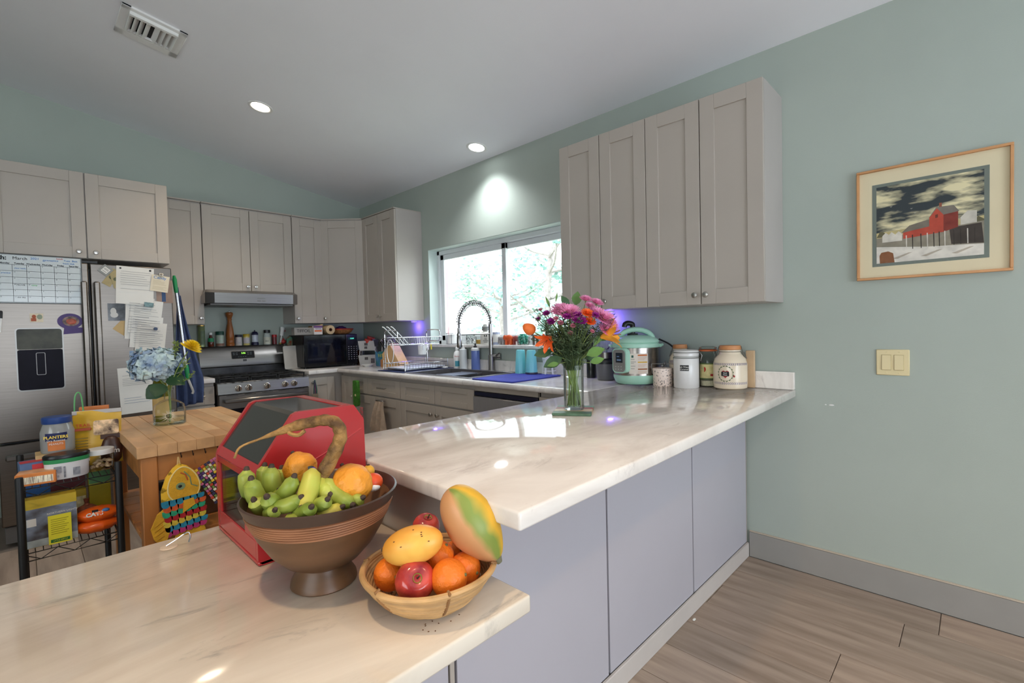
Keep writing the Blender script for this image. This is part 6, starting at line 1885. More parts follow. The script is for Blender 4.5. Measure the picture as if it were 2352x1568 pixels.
def fruit_basket():
    kx, ky = -2.250, -4.405
    t = T('wicker_basket', 'small round tan basket of mixed fruit at the counter edge', 'basket', (kx, ky, LT))
    cane = mat('cane', c(198, 156, 104), .55, var=.2, scale=16, stretch=(1, 1, 5))
    caned = mat('cane_dark', c(150, 108, 66), .6, var=.25, scale=20)
    def rad(z): return .066 + .064 * min(1, (z / .062)) ** .62
    n = 11
    for i in range(n):
        z = .004 + i * .0058
        r = rad(z)
        pts = [((r + .0008 * math.sin(9 * a + i)) * math.cos(a), (r + .0008 * math.sin(9 * a + i)) * math.sin(a), z + .0008 * math.sin(5 * a + i * 2)) for a in [2 * PI * q / 56 for q in range(56)]]
        MB().tube(pts, .0037, 7, closed=True).build('coil', cane, t)
    MB().tube([(.133 * math.cos(a), .133 * math.sin(a), .069 + .0015 * math.sin(3 * a)) for a in [2 * PI * q / 64 for q in range(64)]], .0062, 8, closed=True).build('rim', cane, t)
    MB().lathe([(0, .0005), (.066, .0005), (.068, .004), (0, .004)], 40).build('base', cane, t)
    for q in range(6):
        a = cam_ang(kx, ky) + .25 + q * PI / 3
        MB().tube([(rad(z) * 1.03 * math.cos(a), rad(z) * 1.03 * math.sin(a), z) for z in (.004, .02, .035, .05, .064)] + [(.138 * math.cos(a), .138 * math.sin(a), .074), (.129 * math.cos(a), .129 * math.sin(a), .075)], .0032, 6).build('binding', caned, t)
    orng = mat('orange_skin', c(236, 122, 32), .4, var=.06, scale=10, bump=.25, bscale=160)
    tipm = MATS['banana_tip']
    for i, (p, r, lab) in enumerate((((-2.238, -4.420, .862), .033, 'orange just under the papaya and mango'), ((-2.258, -4.480, .846), .0365, 'orange at the front right of the basket with its stem scar showing'),
                                     ((-2.203, -4.462, .838), .033, 'darker orange at the right rim of the basket'), ((-2.318, -4.365, .838), .033, 'orange at the left rim under the mango'), ((-2.186, -4.408, .842), .030, 'orange tucked behind under the papaya'))):
        t = T('orange', lab, 'orange', p, rot=(R(30 + 25 * i), R(20 + 40 * i), 0))
        MB().ball((0, 0, 0), (r, r, r * .96), 24, 16).build('fruit', orng, t)
        MB().lathe([(.0035, 0), (.0025, .0025), (0, .003)], 8, 0, 0, r * .95).build('stem_button', mat('button_green', c(110, 110, 70), .6), t)
    apm = mat('apple_skin', c(150, 26, 40), .18, var=.25, scale=7, col2=c(196, 74, 60), stretch=(3, 3, .6), coat=.3)
    def apf(p):
        rr = math.sqrt(p.x * p.x + p.y * p.y)
        return (1 - .20 * max(0, p.z) ** 8 * 1.2 - .10 * max(0, -p.z) ** 8) * (1 + .05 * max(0, p.z) * rr)
    for p, r, rot, lab in (((-2.308, -4.438, .846), .0385, (R(50), R(-30), 0), 'shiny red apple at the front of the basket'), ((-2.214, -4.345, .896), .030, (R(20), 0, 0), 'red apple peeking out behind the mango')):
        t = T('apple', lab, 'apple', p, rot=rot)
        MB().ball((0, 0, 0), (r, r, r * .95), 28, 18, fn=apf).build('fruit', apm, t)
        MB().lathe([(0, 0), (.007, .001), (.009, .003)], 12, 0, 0, r * .72).build('stem_hollow', mat('apple_hollow', c(140, 130, 50), .5), t)
        MB().tube([(0, 0, r * .70), (.001, 0, r * .9), (.003, 0, r * 1.02)], [.0018, .0014, .0018], 6).build('stem', tipm, t)
    # mango
    p0, p1 = Vector((-2.330, -4.378, .893)), Vector((-2.254, -4.462, .918))
    ctr = (p0 + p1) / 2
    q = (p1 - p0).to_track_quat('X', 'Z')
    t = T('mango', 'yellow-orange mango lying across the fruit basket', 'mango', tuple(ctr))
    t.rotation_euler = q.to_euler()
    MB().ball((0, 0, 0), (.062, .034, .037), 26, 16, fn=lambda p: (1 - .10 * p.x) * (1 + .05 * p.x * p.z)).build('fruit', mat('mango_skin', c(234, 152, 52), .38, var=.1, scale=8, col2=c(240, 184, 84)), t)
    MB().lathe([(.004, 0), (.003, .003), (0, .004)], 8, M=Matrix.Rotation(-PI / 2, 3, 'Y')).build('stem_scar', tipm, t, loc=(-.066, 0, .004))
    k = MB()
    r = random.Random(6)
    for i in range(7):
        th, ph = r.uniform(.4, 1.5), r.uniform(3.4, 5.8)
        n_ = Vector((math.sin(th) * math.cos(ph), math.sin(th) * math.sin(ph), math.cos(th)))
        kk = (1 - .10 * n_.x) * (1 + .05 * n_.x * n_.z)
        k.ball((n_.x * .062 * kk, n_.y * .034 * kk, n_.z * .037 * kk), (.0022, .0012, .001), 6, 4)
    k.build('speck', mat('fruit_speck', c(110, 70, 36), .7), t)
    # papaya: long pear shape leaning up, with green and pink patches
    top, bot = Vector((-2.212, -4.432, .995)), Vector((-2.147, -4.497, .852))
    m = bpy.data.materials.new('papaya_skin')
    m.use_nodes = True
    N, L = m.node_tree.nodes, m.node_tree.links
    bs = N['Principled BSDF']
    bs.inputs['Roughness'].default_value = .42
    tc = N.new('ShaderNodeTexCoord')
    nz = N.new('ShaderNodeTexNoise')
    nz.inputs['Scale'].default_value = 14
    L.new(tc.outputs['Object'], nz.inputs['Vector'])
    sp = N.new('ShaderNodeSeparateXYZ')
    L.new(tc.outputs['Object'], sp.inputs[0])
    at2 = N.new('ShaderNodeMath')
    at2.operation = 'ARCTAN2'
    L.new(sp.outputs['Y'], at2.inputs[0])
    L.new(sp.outputs['X'], at2.inputs[1])
    ad = N.new('ShaderNodeMath')
    ad.operation = 'MULTIPLY_ADD'
    L.new(nz.outputs['Fac'], ad.inputs[0])
    ad.inputs[1].default_value = .9
    ng = N.new('ShaderNodeMath')
    ng.operation = 'MULTIPLY'
    ng.inputs[1].default_value = -1.0
    L.new(at2.outputs[0], ng.inputs[0])
    L.new(ng.outputs[0], ad.inputs[2])
    mr = N.new('ShaderNodeMapRange')
    mr.inputs['From Min'].default_value = -PI
    mr.inputs['From Max'].default_value = PI + .9
    L.new(ad.outputs[0], mr.inputs['Value'])
    rp = N.new('ShaderNodeValToRGB')
    rp.color_ramp.elements[0].position = 0
    rp.color_ramp.elements[0].color = (*c(226, 160, 44), 1)
    rp.color_ramp.elements[1].position = 1
    rp.color_ramp.elements[1].color = (*c(226, 160, 44), 1)
    for pos, col in ((.24, (222, 172, 50)), (.36, (228, 176, 52)), (.41, (132, 150, 64)), (.455, (136, 148, 66)), (.50, (210, 154, 104)), (.72, (206, 148, 100)), (.77, (130, 146, 62)), (.84, (222, 160, 46))):
        e = rp.color_ramp.elements.new(pos)
        e.color = (*c(*col), 1)
    L.new(mr.outputs['Result'], rp.inputs['Fac'])
    L.new(rp.outputs['Color'], bs.inputs['Base Color'])
    d = bot - top
    t = T('papaya', 'large ripe papaya leaning out of the fruit basket', 'papaya', tuple((top + bot) / 2))
    q = (-d).to_track_quat('Z', 'Y')
    t.rotation_euler = q.to_euler()
    H = d.length / 2 * 1.05
    def pf(p):
        a = math.atan2(p.y, p.x)
        rib = 1 + .028 * math.cos(5 * a) * (1 - p.z * .3)
        return rib
    kk = MB().ball((0, 0, 0), (1, 1, 1), 36, 22, fn=None)
    vs = []
    for (x, y, z) in kk.v:
        a = math.atan2(y, x)
        w_ = math.sqrt(x * x + y * y)
        prof = w_ ** .85 * (1.06 if z > -.1 else 1.06 - .34 * min(1, (-z - .1) / .9) ** 1.2)
        rib = 1 + .035 * math.cos(5 * a) * (.4 + .6 * max(0, -z))
        vs.append((math.cos(a) * prof * rib * .050, math.sin(a) * prof * rib * .050, z * H))
    kk.v = vs
    kk.build('fruit', m, t)
    MB().lathe([(.012, .0), (.009, -.006), (.006, -.012), (0, -.013)], 10, 0, 0, -H + .003).build('stem_end', mat('papaya_stem', c(120, 116, 90), .7), t)
    # crumbs and the picture hook lying on the counter
    t = T('wall_hook', 'bent wire picture hook lying on the low counter', 'hook', (-2.573, -3.700, LT + .0005), R(-20))
    MB().lathe([(0, 0), (.020, 0), (.019, .002), (0, .003)], 20).build('adhesive_disc', mat('clear_disc', c(214, 190, 164), .25), t)
    MB().tube(spline([(-.005, 0, .004), (.015, -.004, .016), (.036, -.008, .030), (.046, -.008, .032), (.050, -.012, .022), (.047, -.018, .010)], 5), .0019, 7).build('wire', CHROME, t)
    r = random.Random(8)
    for i in range(9):
        o = MB().ball((0, 0, 0), (.002, .0013, .0006), 6, 4).build('crumb', MATS['fruit_speck'], loc=(-2.30 + r.uniform(-.03, .05), -4.485 + r.uniform(-.02, .012), LT + .0006), rot=(0, 0, r.uniform(0, 3)))
        tag(o, 'dark crumb on the low counter in front of the basket', 'crumb', 'crumbs by the fruit basket')
fruit_basket()

# ================================================================ wall things
def wall_things():
    # framed watercolour
    y0, y1, z0, z1 = -5.317, -4.799, 1.514, 2.027
    t = T('framed_picture', 'framed watercolour of a red harbour shed under dark clouds', 'picture', (0, y1, z0), W9)
    W, H = y1 - y0, z1 - z0
    fw = .011
    wood = mat('frame_wood', c(200, 146, 96), .4, var=.12, scale=8)
    k = MB()
    k.box(0, W, -.024, -.002, 0, fw, .002).box(0, W, -.024, -.002, H - fw, H, .002).box(0, fw, -.024, -.002, fw, H - fw, .002).box(W - fw, W, -.024, -.002, fw, H - fw, .002)
    k.build('frame', wood, t)
    MB().box(fw, W - fw, -.010, -.003, fw, H - fw).build('mat_board', mat('mat_cream', c(232, 218, 186), .7, var=.02), t, smooth=False)
    a0, a1, b0, b1 = .075, W - .085, .075, H - .085
    MB().box(a0 - .016, a1 + .016, -.011, -.0102, b0 - .014, b1 + .014).build('inner_mat', mat('mat_grey', c(120, 128, 122), .7, var=.03), t, smooth=False)
    sky = mat('painted_sky', c(70, 78, 84), .8, var=.25, scale=9, stretch=(.8, 1, 2.6), col2=c(216, 206, 170), contrast=(.46, .62))
    pic = MB().box(a0, a1, -.0116, -.0111, b0, b1).build('painting', sky, t, smooth=False)
    w, h = a1 - a0, b1 - b0
    def U(u, v): return (a0 + u * w, b0 + v * h)
    def shp(name, pts, m, d):
        MB().prism([U(u, v) for u, v in pts], -.0118 - d, -.0117 - d + .0002, 'y').build(name, m, pic, smooth=False)
    pa = lambda n, r, g, b: mat('paint_' + n, c(r, g, b), .8, var=.12, scale=30)
    shp('paint_glow', [(0, .40), (1, .46), (1, .30), (0, .30)], pa('glow', 206, 190, 140), .0)
    shp('paint_tree', [(0, .34), (.04, .42), (.08, .40), (.12, .34)], pa('tree', 110, 104, 80), .0002)
    shp('paint_tree', [(.90, .38), (.95, .46), (1, .42), (1, .36)], pa('tree', 0, 0, 0), .0002)
    shp('paint_snow', [(0, 0), (1, 0), (1, .30), (.6, .20), (0, .22)], pa('snow', 226, 220, 212), .0003)
    shp('paint_quay', [(0, .22), (0, .33), (.55, .36), (1, .40), (1, .13), (.5, .16)], pa('quay', 150, 142, 128), .0004)
    shp('paint_quay_dark', [(.70, .36), (.98, .38), (1, .14), (.72, .16)], pa('quayd', 74, 66, 62), .0005)
    for u in (.06, .12, .19):
        shp('paint_house', [(u, .27), (u, .355), (u + .035, .395), (u + .07, .36), (u + .07, .27)], pa('house', 222, 216, 206), .0006)
    shp('paint_shed_low', [(.27, .29), (.27, .37), (.52, .41), (.52, .31)], pa('red', 190, 82, 66), .0007)
    shp('paint_roof_low', [(.25, .365), (.33, .45), (.53, .50), (.53, .41)], pa('roof', 126, 118, 108), .0008)
    shp('paint_shed', [(.52, .31), (.52, .52), (.59, .62), (.65, .53), (.65, .32)], pa('red', 0, 0, 0), .0009)
    shp('paint_shed_side', [(.65, .32), (.65, .53), (.78, .55), (.78, .36)], pa('redd', 136, 62, 54), .0009)
    shp('paint_roof', [(.51, .50), (.585, .635), (.74, .63), (.79, .55), (.65, .53), (.59, .62)], pa('roofg', 130, 122, 114), .0010)
    shp('paint_chimney', [(.61, .63), (.61, .68), (.635, .68), (.635, .63)], pa('chim', 150, 90, 70), .0011)
    shp('paint_hut', [(.80, .38), (.80, .47), (.86, .54), (.94, .53), (.94, .39)], pa('hut', 206, 200, 190), .0008)
    shp('paint_window', [(.575, .50), (.575, .54), (.60, .545), (.60, .505)], pa('win', 110, 60, 50), .0011)
    for i, u in enumerate((.30, .36, .44, .50, .56, .61, .66, .74, .80, .86, .92)):
        shp('paint_piling', [(u, .15), (u - .004, .33), (u + .006, .33), (u + .008, .15)], pa('pile', 64, 58, 54) if i % 3 else pa('pilew', 220, 214, 206), .0010)
    for i, u in enumerate((.16, .44, .72)):
        shp('paint_streak', [(u, .05), (u + .16, .11), (u + .2, .11), (u + .05, .04)], pa('streak', 184, 172, 158), .0006)
    shp('paint_barrel', [(.035, .0), (.03, .10), (.05, .14), (.12, .15), (.17, .12), (.185, .0)], pa('barrel', 140, 92, 62), .0007)
    for u, v in ((.15, .72), (.35, .66), (.385, .60), (.80, .74)):
        shp('paint_gull', [(u - .014, v + .008), (u, v), (u + .016, v + .012), (u, v - .004)], pa('gull', 232, 228, 220), .0011)
    MB().box(fw, W - fw, -.0165, -.0150, fw, H - fw).build('glazing', glass('picture_glass', (.98, .98, .97), alpha=.06), t, smooth=False)
    # double rocker switch
    t = T('light_switch', 'almond double rocker light switch on the green wall', 'switch', (0, -4.872, 1.068), W9)
    al = mat('almond', c(222, 206, 160), .35, var=.02)
    # measured centre
    t.location = (0, -4.9315, 1.1275)
    MB().box(-.061, .061, -.007, 0, -.060, .060, .003).build('plate', al, t)
    for sx in (-1, 1):
        MB().box(sx * .023 - .0185, sx * .023 + .0185, -.0085, -.006, -.036, .036, .001).build('rocker_frame', mat('almond_dark', c(196, 180, 136), .4), t)
        MB().prism([(-.0085, -.033), (-.0125, -.033), (-.0095, .033), (-.0085, .033)], sx * .023 - .016, sx * .023 + .016, 'x').build('rocker', al, t, smooth=False)
        for sz in (-1, 1): MB().lathe([(0, 0), (.003, 0), (.0025, .0015), (0, .0016)], 10, M=Matrix.Rotation(PI / 2, 3, 'X')).build('screw', al, t, loc=(sx * .023, -.007, sz * .049))
    # violet LED pucks under the wall cabinets
    led = mat('violet_led', (.32, .18, 1.0), emit=5)
    for i, (x, y, lab) in enumerate(((-.055, -1.135, 'violet glowing puck light under the cabinet left of the window'), (-.055, -3.44, 'violet glowing puck light under the cabinet behind the bouquet'))):
        t = T('puck_light', lab, 'light', (x, y, UB - .0005))
        MB().lathe([(.030, 0), (.032, -.004), (.030, -.012), (.024, -.014)], 24).build('housing', WHITE, t)
        MB().lathe([(0, -.0135), (.0235, -.013), (.0235, -.010), (0, -.010)], 24).build('lens', led, t)
        l = bpy.data.lights.new('puck_glow', 'POINT')
        l.energy = .9
        l.color = (.20, .10, 1.0)
        l.shadow_soft_size = .02
        lo = bpy.data.objects.new('puck_glow', l)
        C.objects.link(lo)
        lo.parent = t
        lo.location = (0.0, 0, -.06)
    # towels and keys hung on base cabinets
    t = T('oven_mitt', 'green cloth oven mitt hung on the drawer pull', 'mitt', (-.676, -1.085, .74), W9)
    gm = mat('green_knit', c(70, 130, 44), .95, var=.2, scale=40, bump=.6, bscale=140)
    MB().prism(rrect(-.042, .042, -.10, .125, .03, 5), -.015, .012, 'y').prism(rrect(-.034, .034, .085, .14, .012, 4), -.018, .014, 'y').build('mitt', gm, t)
    MB().ball((.028, -.004, -.02), (.024, .013, .05), 12, 10).build('thumb', gm, t)
    MB().ball((.006, -.016, .005), (.011, .006, .011), 10, 8).build('button', mat('cream_button', c(214, 196, 150), .5), t)
    t = T('towel', 'red-striped white towel end below the green mitt', 'towel', (-.668, -1.155, .585), W9)
    MB().box(-.02, .02, -.008, .008, -.09, .05, .004).build('cloth', mat('towel_stripe', c(206, 190, 176), .95, var=.5, scale=30, col2=c(200, 80, 90), stretch=(1, 1, 6)), t)
    t = T('towel', 'beige terry towel hanging over a base cabinet door', 'towel', (-.652, -1.475, .72), W9)
    k = MB()
    nx, nz = 14, 16
    for side in (0, 1):
        vs = []
        for j in range(nz + 1):
            v = j / nz
            hw = .058 + .056 * v ** .8
            for i in range(nx + 1):
                u = i / nx - .5
                xx = 2 * u * hw - .02 * v
                yy = -.010 - .010 * math.sin(PI * min(1, v * 3) / 2) - .020 * math.cos(u * 15 + 1.8 * v) * (.2 + .8 * v) - (.006 if side == 0 else 0)
                vs.append((xx, yy, -.255 * v - (.022 * u * v if side == 0 else .02 * v)))
        k.add(vs, [(j * (nx + 1) + i, j * (nx + 1) + i + 1, (j + 1) * (nx + 1) + i + 1, (j + 1) * (nx + 1) + i) for j in range(nz) for i in range(nx)])
    tb = k.build('cloth', mat('towel_beige', c(206, 184, 162), .95, var=.1, scale=30, bump=.7, bscale=260), t)
    MB().box(-.060, .060, -.022, .008, .155 - .15 - .006, .158 - .15, .003).build('over_door_bar', CHROME, t)
    t = T('lanyard', 'bundle of lanyards and keys hung on the corner cabinet knob', 'keys', (-.878, -.650, .868))
    for i, (dx, col) in enumerate(((-.012, (40, 60, 70)), (.0, (90, 40, 80)), (.010, (40, 90, 80)))):
        MB().tube(spline([(0, -.004, .01), (dx * .6, -.008, -.03), (dx, -.010 - .004 * i, -.08), (dx * 1.2, -.008, -.125)], 4), .005, 6).build('strap', mat('strap_%d' % i, c(*col), .8), t)
    k = MB()
    for i in range(5): k.box(-.03 + i * .012, -.024 + i * .012, -.014, -.011, -.175 + .008 * (i % 2), -.12)
    k.build('keys', mat('key_brass', c(180, 160, 130), .35, .8), t, smooth=False)
    # litter on the floor by the plinth
    t = MB().ball((-.79, -4.318, FZ + .004), (.012, .006, .004), 8, 6).build('paper_scrap', PAPER)
    tag(t, 'tiny white paper scrap on the floor by the plinth', 'scrap')
wall_things()
# ================================================================ butcher block island
def butcher_block():
    x0, x1, y0, y1, zt = -2.530, -2.000, -2.890, -1.940, .900
    t = T('butcher_block', 'wooden butcher block cart topped with pale staves', 'kitchen cart', (x0, y0, FZ))
    W, D = x1 - x0, y1 - y0
    Z = lambda z: z - FZ
    woods = [mat('beech_%d' % i, c(*col), .42, var=.12, scale=6, stretch=(3, .8, 3)) for i, col in enumerate(((206, 160, 112), (214, 172, 124), (198, 148, 100), (210, 166, 118)))]
    pine = mat('pine_orange', c(178, 116, 62), .42, var=.16, scale=5, stretch=(3, 3, .6))
    pineh = mat('pine_orange_h', c(184, 122, 66), .42, var=.16, scale=5, stretch=(.6, 3, 3))
    rnd = random.Random(4)
    n = 8
    sw = (W - .0) / n
    for i in range(n):
        cuts = [0] + sorted(rnd.sample([.18, .3, .42, .55, .68, .8], 2)) + [1]
        for a, b in zip(cuts[:-1], cuts[1:]):
            MB().box(i * sw + .0003, (i + 1) * sw - .0003, D * a + .0003, D * b - .0003, Z(zt) - .045, Z(zt), .0012).build('stave', woods[rnd.randrange(4)], t)
    for sx in (0, 1):
        for sy in (0, 1):
            xx = .012 if sx == 0 else W - .067
            yy = .014 if sy == 0 else D - .069
            MB().box(xx, xx + .055, yy, yy + .055, 0, Z(zt) - .046, .004).build('leg', pine, t)
    for yy in (.022, D - .045):
        MB().box(.067, W - .067, yy, yy + .022, Z(.752), Z(zt) - .046, .002).build('apron', pineh, t)
    for xx in (.020, W - .042):
        MB().box(xx, xx + .022, .069, D - .069, Z(.752), Z(zt) - .046, .002).build('apron', pineh, t)
    for i in range(6):
        y = .03 + i * (D - .06) / 6
        MB().box(.02, W - .02, y + .002, y + (D - .06) / 6 - .002, Z(.495), Z(.515), .002).build('shelf_slat', pineh, t)
    k = MB()
    for xh in (-2.387, -2.346, -2.302, -2.255):
        u = xh - x0
        MB().tube([(u, .022, Z(.856)), (u, .010, Z(.855)), (u, .002, Z(.846)), (u, .000, Z(.838)), (u, -.006, Z(.836)), (u, -.009, Z(.845))], .002, 6).build('cup_hook', mat('hook_bronze', c(60, 44, 36), .4, .7), t)
    # things on the lower shelf
    zs = .5155
    b = MB().box(-2.31, -2.12, -2.70, -2.52, zs, zs + .13, .003).build('cardboard_box', mat('cardboard_dark', c(112, 80, 54), .8, var=.08))
    tag(b, 'brown cardboard box on the shelf of the wooden cart', 'box')
    b = T('plastic_bag', 'crumpled pale blue plastic bag on the wooden cart shelf', 'bag', (-2.24, -2.55, zs + .1305))
    MB().ball((0, 0, .07), (.12, .09, .075), 18, 12, fn=lambda p: 1 + .1 * math.sin(9 * p.x + 2) * math.cos(8 * p.z) + .06 * math.sin(13 * p.y)).build('bag', mat('bag_blue', c(150, 170, 206), .35, var=.15, scale=12), b)
    b = T('basket_bin', 'dark woven bin on the left of the wooden cart shelf', 'bin', (-2.41, -2.60, zs))
    MB().lathe([(0, 0), (.065, 0), (.075, .14), (.07, .14), (.06, .01), (0, .01)], 24).build('bin', mat('bin_dark', c(52, 44, 40), .8, var=.2, scale=30, bump=.5), b)
    MB().tube([(.0735 * math.cos(a), .0735 * math.sin(a), .14) for a in [2 * PI * i / 24 for i in range(24)]], .005, 6, closed=True).build('rim', mat('bin_dark', None), b)
    # fish pot holder hanging on the first hook
    f = T('fish_pot_holder', 'yellow fish-shaped pot holder with rainbow scale ruffles', 'pot holder', (-2.400, -2.904, .842), rot=(0, R(-3), 0))
    f.scale = (1.14, 1, 1.04)
    ye = mat('felt_yellow', c(222, 168, 48), .95, var=.1, scale=30, bump=.3, bscale=200)
    yp = mat('felt_print', c(206, 166, 50), .95, var=.45, scale=40, contrast=(.36, .44))
    MB().tube([(0, 0, 0), (-.004, 0, -.03), (.003, 0, -.03), (0, 0, 0)], .003, 6).build('loop', mat('cord_cream', c(206, 170, 110), .8), f)
    hood_ = [(0, -.026), (.022, -.04), (.05, -.075), (.058, -.115), (.05, -.16), (-.062, -.175), (-.060, -.12), (-.042, -.07), (-.02, -.04)]
    MB().prism(hood_, -.006, .006, 'y').build('hood', yp, f, smooth=False)
    body = [(-.058, -.165), (.055, -.155), (.066, -.22), (.052, -.275), (.062, -.325), (-.036, -.325), (-.030, -.285), (-.058, -.24)]
    MB().prism(body, -.007, .005, 'y').build('body', ye, f, smooth=False)
    fc = [(.006 + .047 * math.cos(a) * (1 - .22 * math.sin(a)), -.108 + .068 * math.sin(a)) for a in [2 * PI * i / 24 for i in range(24)]]
    MB().prism(fc, -.014, -.006, 'y').build('face', ye, f, smooth=False)
    MB().tube([(u, -.013, v) for u, v in fc], .0024, 6, closed=True).build('face_piping', mat('piping_cream', c(232, 210, 140), .8), f)
    MB().lathe([(0, 0), (.014, 0), (.014, .001), (0, .001)], 14, M=Matrix.Rotation(PI / 2, 3, 'X')).build('eye_patch', mat('felt_sage', c(130, 150, 110), .9), f, loc=(-.004, -.0142, -.112))
    MB().ball((-.006, -.0155, -.112), (.006, .003, .006), 10, 6).build('eye', BLACK, f)
    MB().tube([(.0, -.0145, -.06), (.014, -.0145, -.072), (.018, -.0145, -.095)], .0022, 5).build('brow', mat('felt_rust', c(190, 90, 50), .9), f)
    MB().tube([(.01, -.0145, -.058), (.026, -.0145, -.085), (.028, -.0145, -.115), (.046, -.0145, -.128)], .002, 5).build('gill_line', mat('felt_sage', None), f)
    MB().prism([(.0, -.17), (.030, -.168), (.034, -.195), (-.006, -.218)], -.017, -.012, 'y').build('chin_fin', ye, f, smooth=False)
    cols = [('blue', (44, 130, 160)), ('orange', (214, 96, 50)), ('green', (50, 160, 120)), ('red', (176, 40, 46)), ('lemon', (214, 190, 70)), ('teal', (46, 136, 170)), ('pink', (190, 60, 120))]
    for i, (nm, col) in enumerate(cols):
        z = -.170 - i * .019
        m = mat('felt_' + nm, c(*col), .95, var=.15, scale=60)
        k = MB()
        nn = 6
        for q in range(nn):
            u = -.052 + .104 * q / (nn - 1) + (.004 if i % 2 else 0)
            k.prism([(u + .0125 * math.cos(a), z + .009 * (q / nn) + .014 * math.sin(a)) for a in [PI + PI * s / 8 for s in range(9)]] + [(u + .0125, z + .012), (u - .0125, z + .012)], -.0155 + .0007 * i, -.009 + .0007 * i, 'y')
        k.build('scale_ruffle', m, f, smooth=False)
    MB().prism([(-.052, -.18), (-.078, -.20), (-.100, -.25), (-.094, -.29), (-.080, -.315), (-.060, -.31), (-.045, -.27), (-.048, -.23)], -.012, -.004, 'y').build('side_fin', ye, f, smooth=False)
    k = MB()
    for i in range(4): k.tube([(-.058 - .002 * i, -.0125, -.225 - .02 * i), (-.09, -.0125, -.245 - .018 * i)], .0012, 5)
    k.build('fin_seam', mat('felt_gold', c(180, 126, 30), .9), f)
    # woven loop pot holder on the next hook
    f = T('woven_pot_holder', 'rainbow woven loop pot holder hanging beside the fish', 'pot holder', (-2.262, -2.904, .836), rot=(0, R(-28), 0))
    rc = [(196, 80, 50), (90, 60, 120), (224, 190, 60), (60, 60, 90), (200, 110, 150), (120, 150, 80), (230, 224, 200)]
    rr = random.Random(3)
    n = 14
    s = .175 / n
    kw, idx = MB(), []
    for i in range(n):
        for j in range(n):
            q = rr.randrange(len(rc))
            d = -.010 if (i + j) % 2 else -.0075
            u, v = (i - n * .5) * s - .03, -(j + 1) * s - .012
            k0 = len(kw.f)
            if (i + j) % 2: kw.box(u, u + s * .92, d, -.002, v + s * .15, v + s * .85, .001)
            else: kw.box(u + s * .15, u + s * .85, d, -.002, v, v + s * .92, .001)
            idx += [q] * (len(kw.f) - k0)
    wo = kw.build('strands', mat('yarn_0', c(*rc[0]), .95), f, smooth=False)
    wo['kind'] = 'stuff'
    for q in range(1, len(rc)): wo.data.materials.append(mat('yarn_%d' % q, c(*rc[q]), .95))
    wo.data.polygons.foreach_set('material_index', idx)
    MB().tube([(0.01, -.004, 0.0), (.012, -.004, -.014)], .003, 6).build('loop', mat('yarn_6', None), f)

    # hydrangea in a squat clear bottle
    vx, vy = -2.333, -2.385
    t = T('bottle_vase', 'squat clear liquor bottle used as a vase on the butcher block', 'vase', (vx, vy, .9005), R(-12))
    def squircle(hw, hd, z, p=3.2, n=28):
        out = []
        for i in range(n):
            a = 2 * PI * i / n
            cx, sy = math.cos(a), math.sin(a)
            out.append((hw * math.copysign(abs(cx) ** (2 / p), cx), hd * math.copysign(abs(sy) ** (2 / p), sy), z))
        return out
    def loft(rings, cap0=True, cap1=True):
        k = MB()
        n = len(rings[0])
        vs = [p for r in rings for p in r]
        fs = [(j * n + i, j * n + (i + 1) % n, (j + 1) * n + (i + 1) % n, (j + 1) * n + i) for j in range(len(rings) - 1) for i in range(n)]
        if cap0: fs.append(tuple(reversed(range(n))))
        if cap1: fs.append(tuple((len(rings) - 1) * n + i for i in range(n)))
        return k.add(vs, fs)
    loft([squircle(.058, .040, 0), squircle(.066, .046, .006), squircle(.067, .047, .07), squircle(.062, .043, .094), squircle(.04, .03, .112, 2.4), squircle(.02, .02, .122, 2), squircle(.018, .018, .165, 2), squircle(.021, .021, .168, 2), squircle(.021, .021, .178, 2)], True, False).build('bottle', GLASS, t)
    loft([squircle(.055, .038, .005), squircle(.063, .043, .010), squircle(.063, .043, .035)]).build('water', WATER, t)
    k = MB()
    rr = random.Random(14)
    for i in range(26):
        a = 2 * PI * i / 26
        k.add([(.012 * math.cos(a), -.0478, .045 + .012 * math.sin(a)), ((.032 + rr.uniform(0, .02)) * math.cos(a), -.0478, .045 + (.024 + rr.uniform(0, .012)) * math.sin(a)), (.012 * math.cos(a + .18), -.0478, .045 + .012 * math.sin(a + .18))], [(0, 1, 2)])
    k.build('agave_print', mat('print_pale', c(222, 214, 190), .6), t, smooth=False)
    text('Q', .022, INK, t, (-.004, -.0486, .047))
    o = Vector((vx, vy, .9005))
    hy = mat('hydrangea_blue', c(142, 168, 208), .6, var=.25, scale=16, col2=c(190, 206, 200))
    leafd = mat('leaf_bottle', c(42, 74, 44), .45, var=.2, scale=14)
    stemm = MATS['stem_green']
    h = T('hydrangea', 'big pale blue hydrangea bloom on the butcher block', 'flower', tuple(o))
    ctr = Vector((-2.372, -2.345, 1.192)) - o
    MB().tube(spline([(.0, 0, .01), (.005, .0, .1), (-.005, .004, .17), tuple(ctr - Vector((0, 0, .05)))], 5), .004, 6).build('stem', stemm, h)
    k = MB()
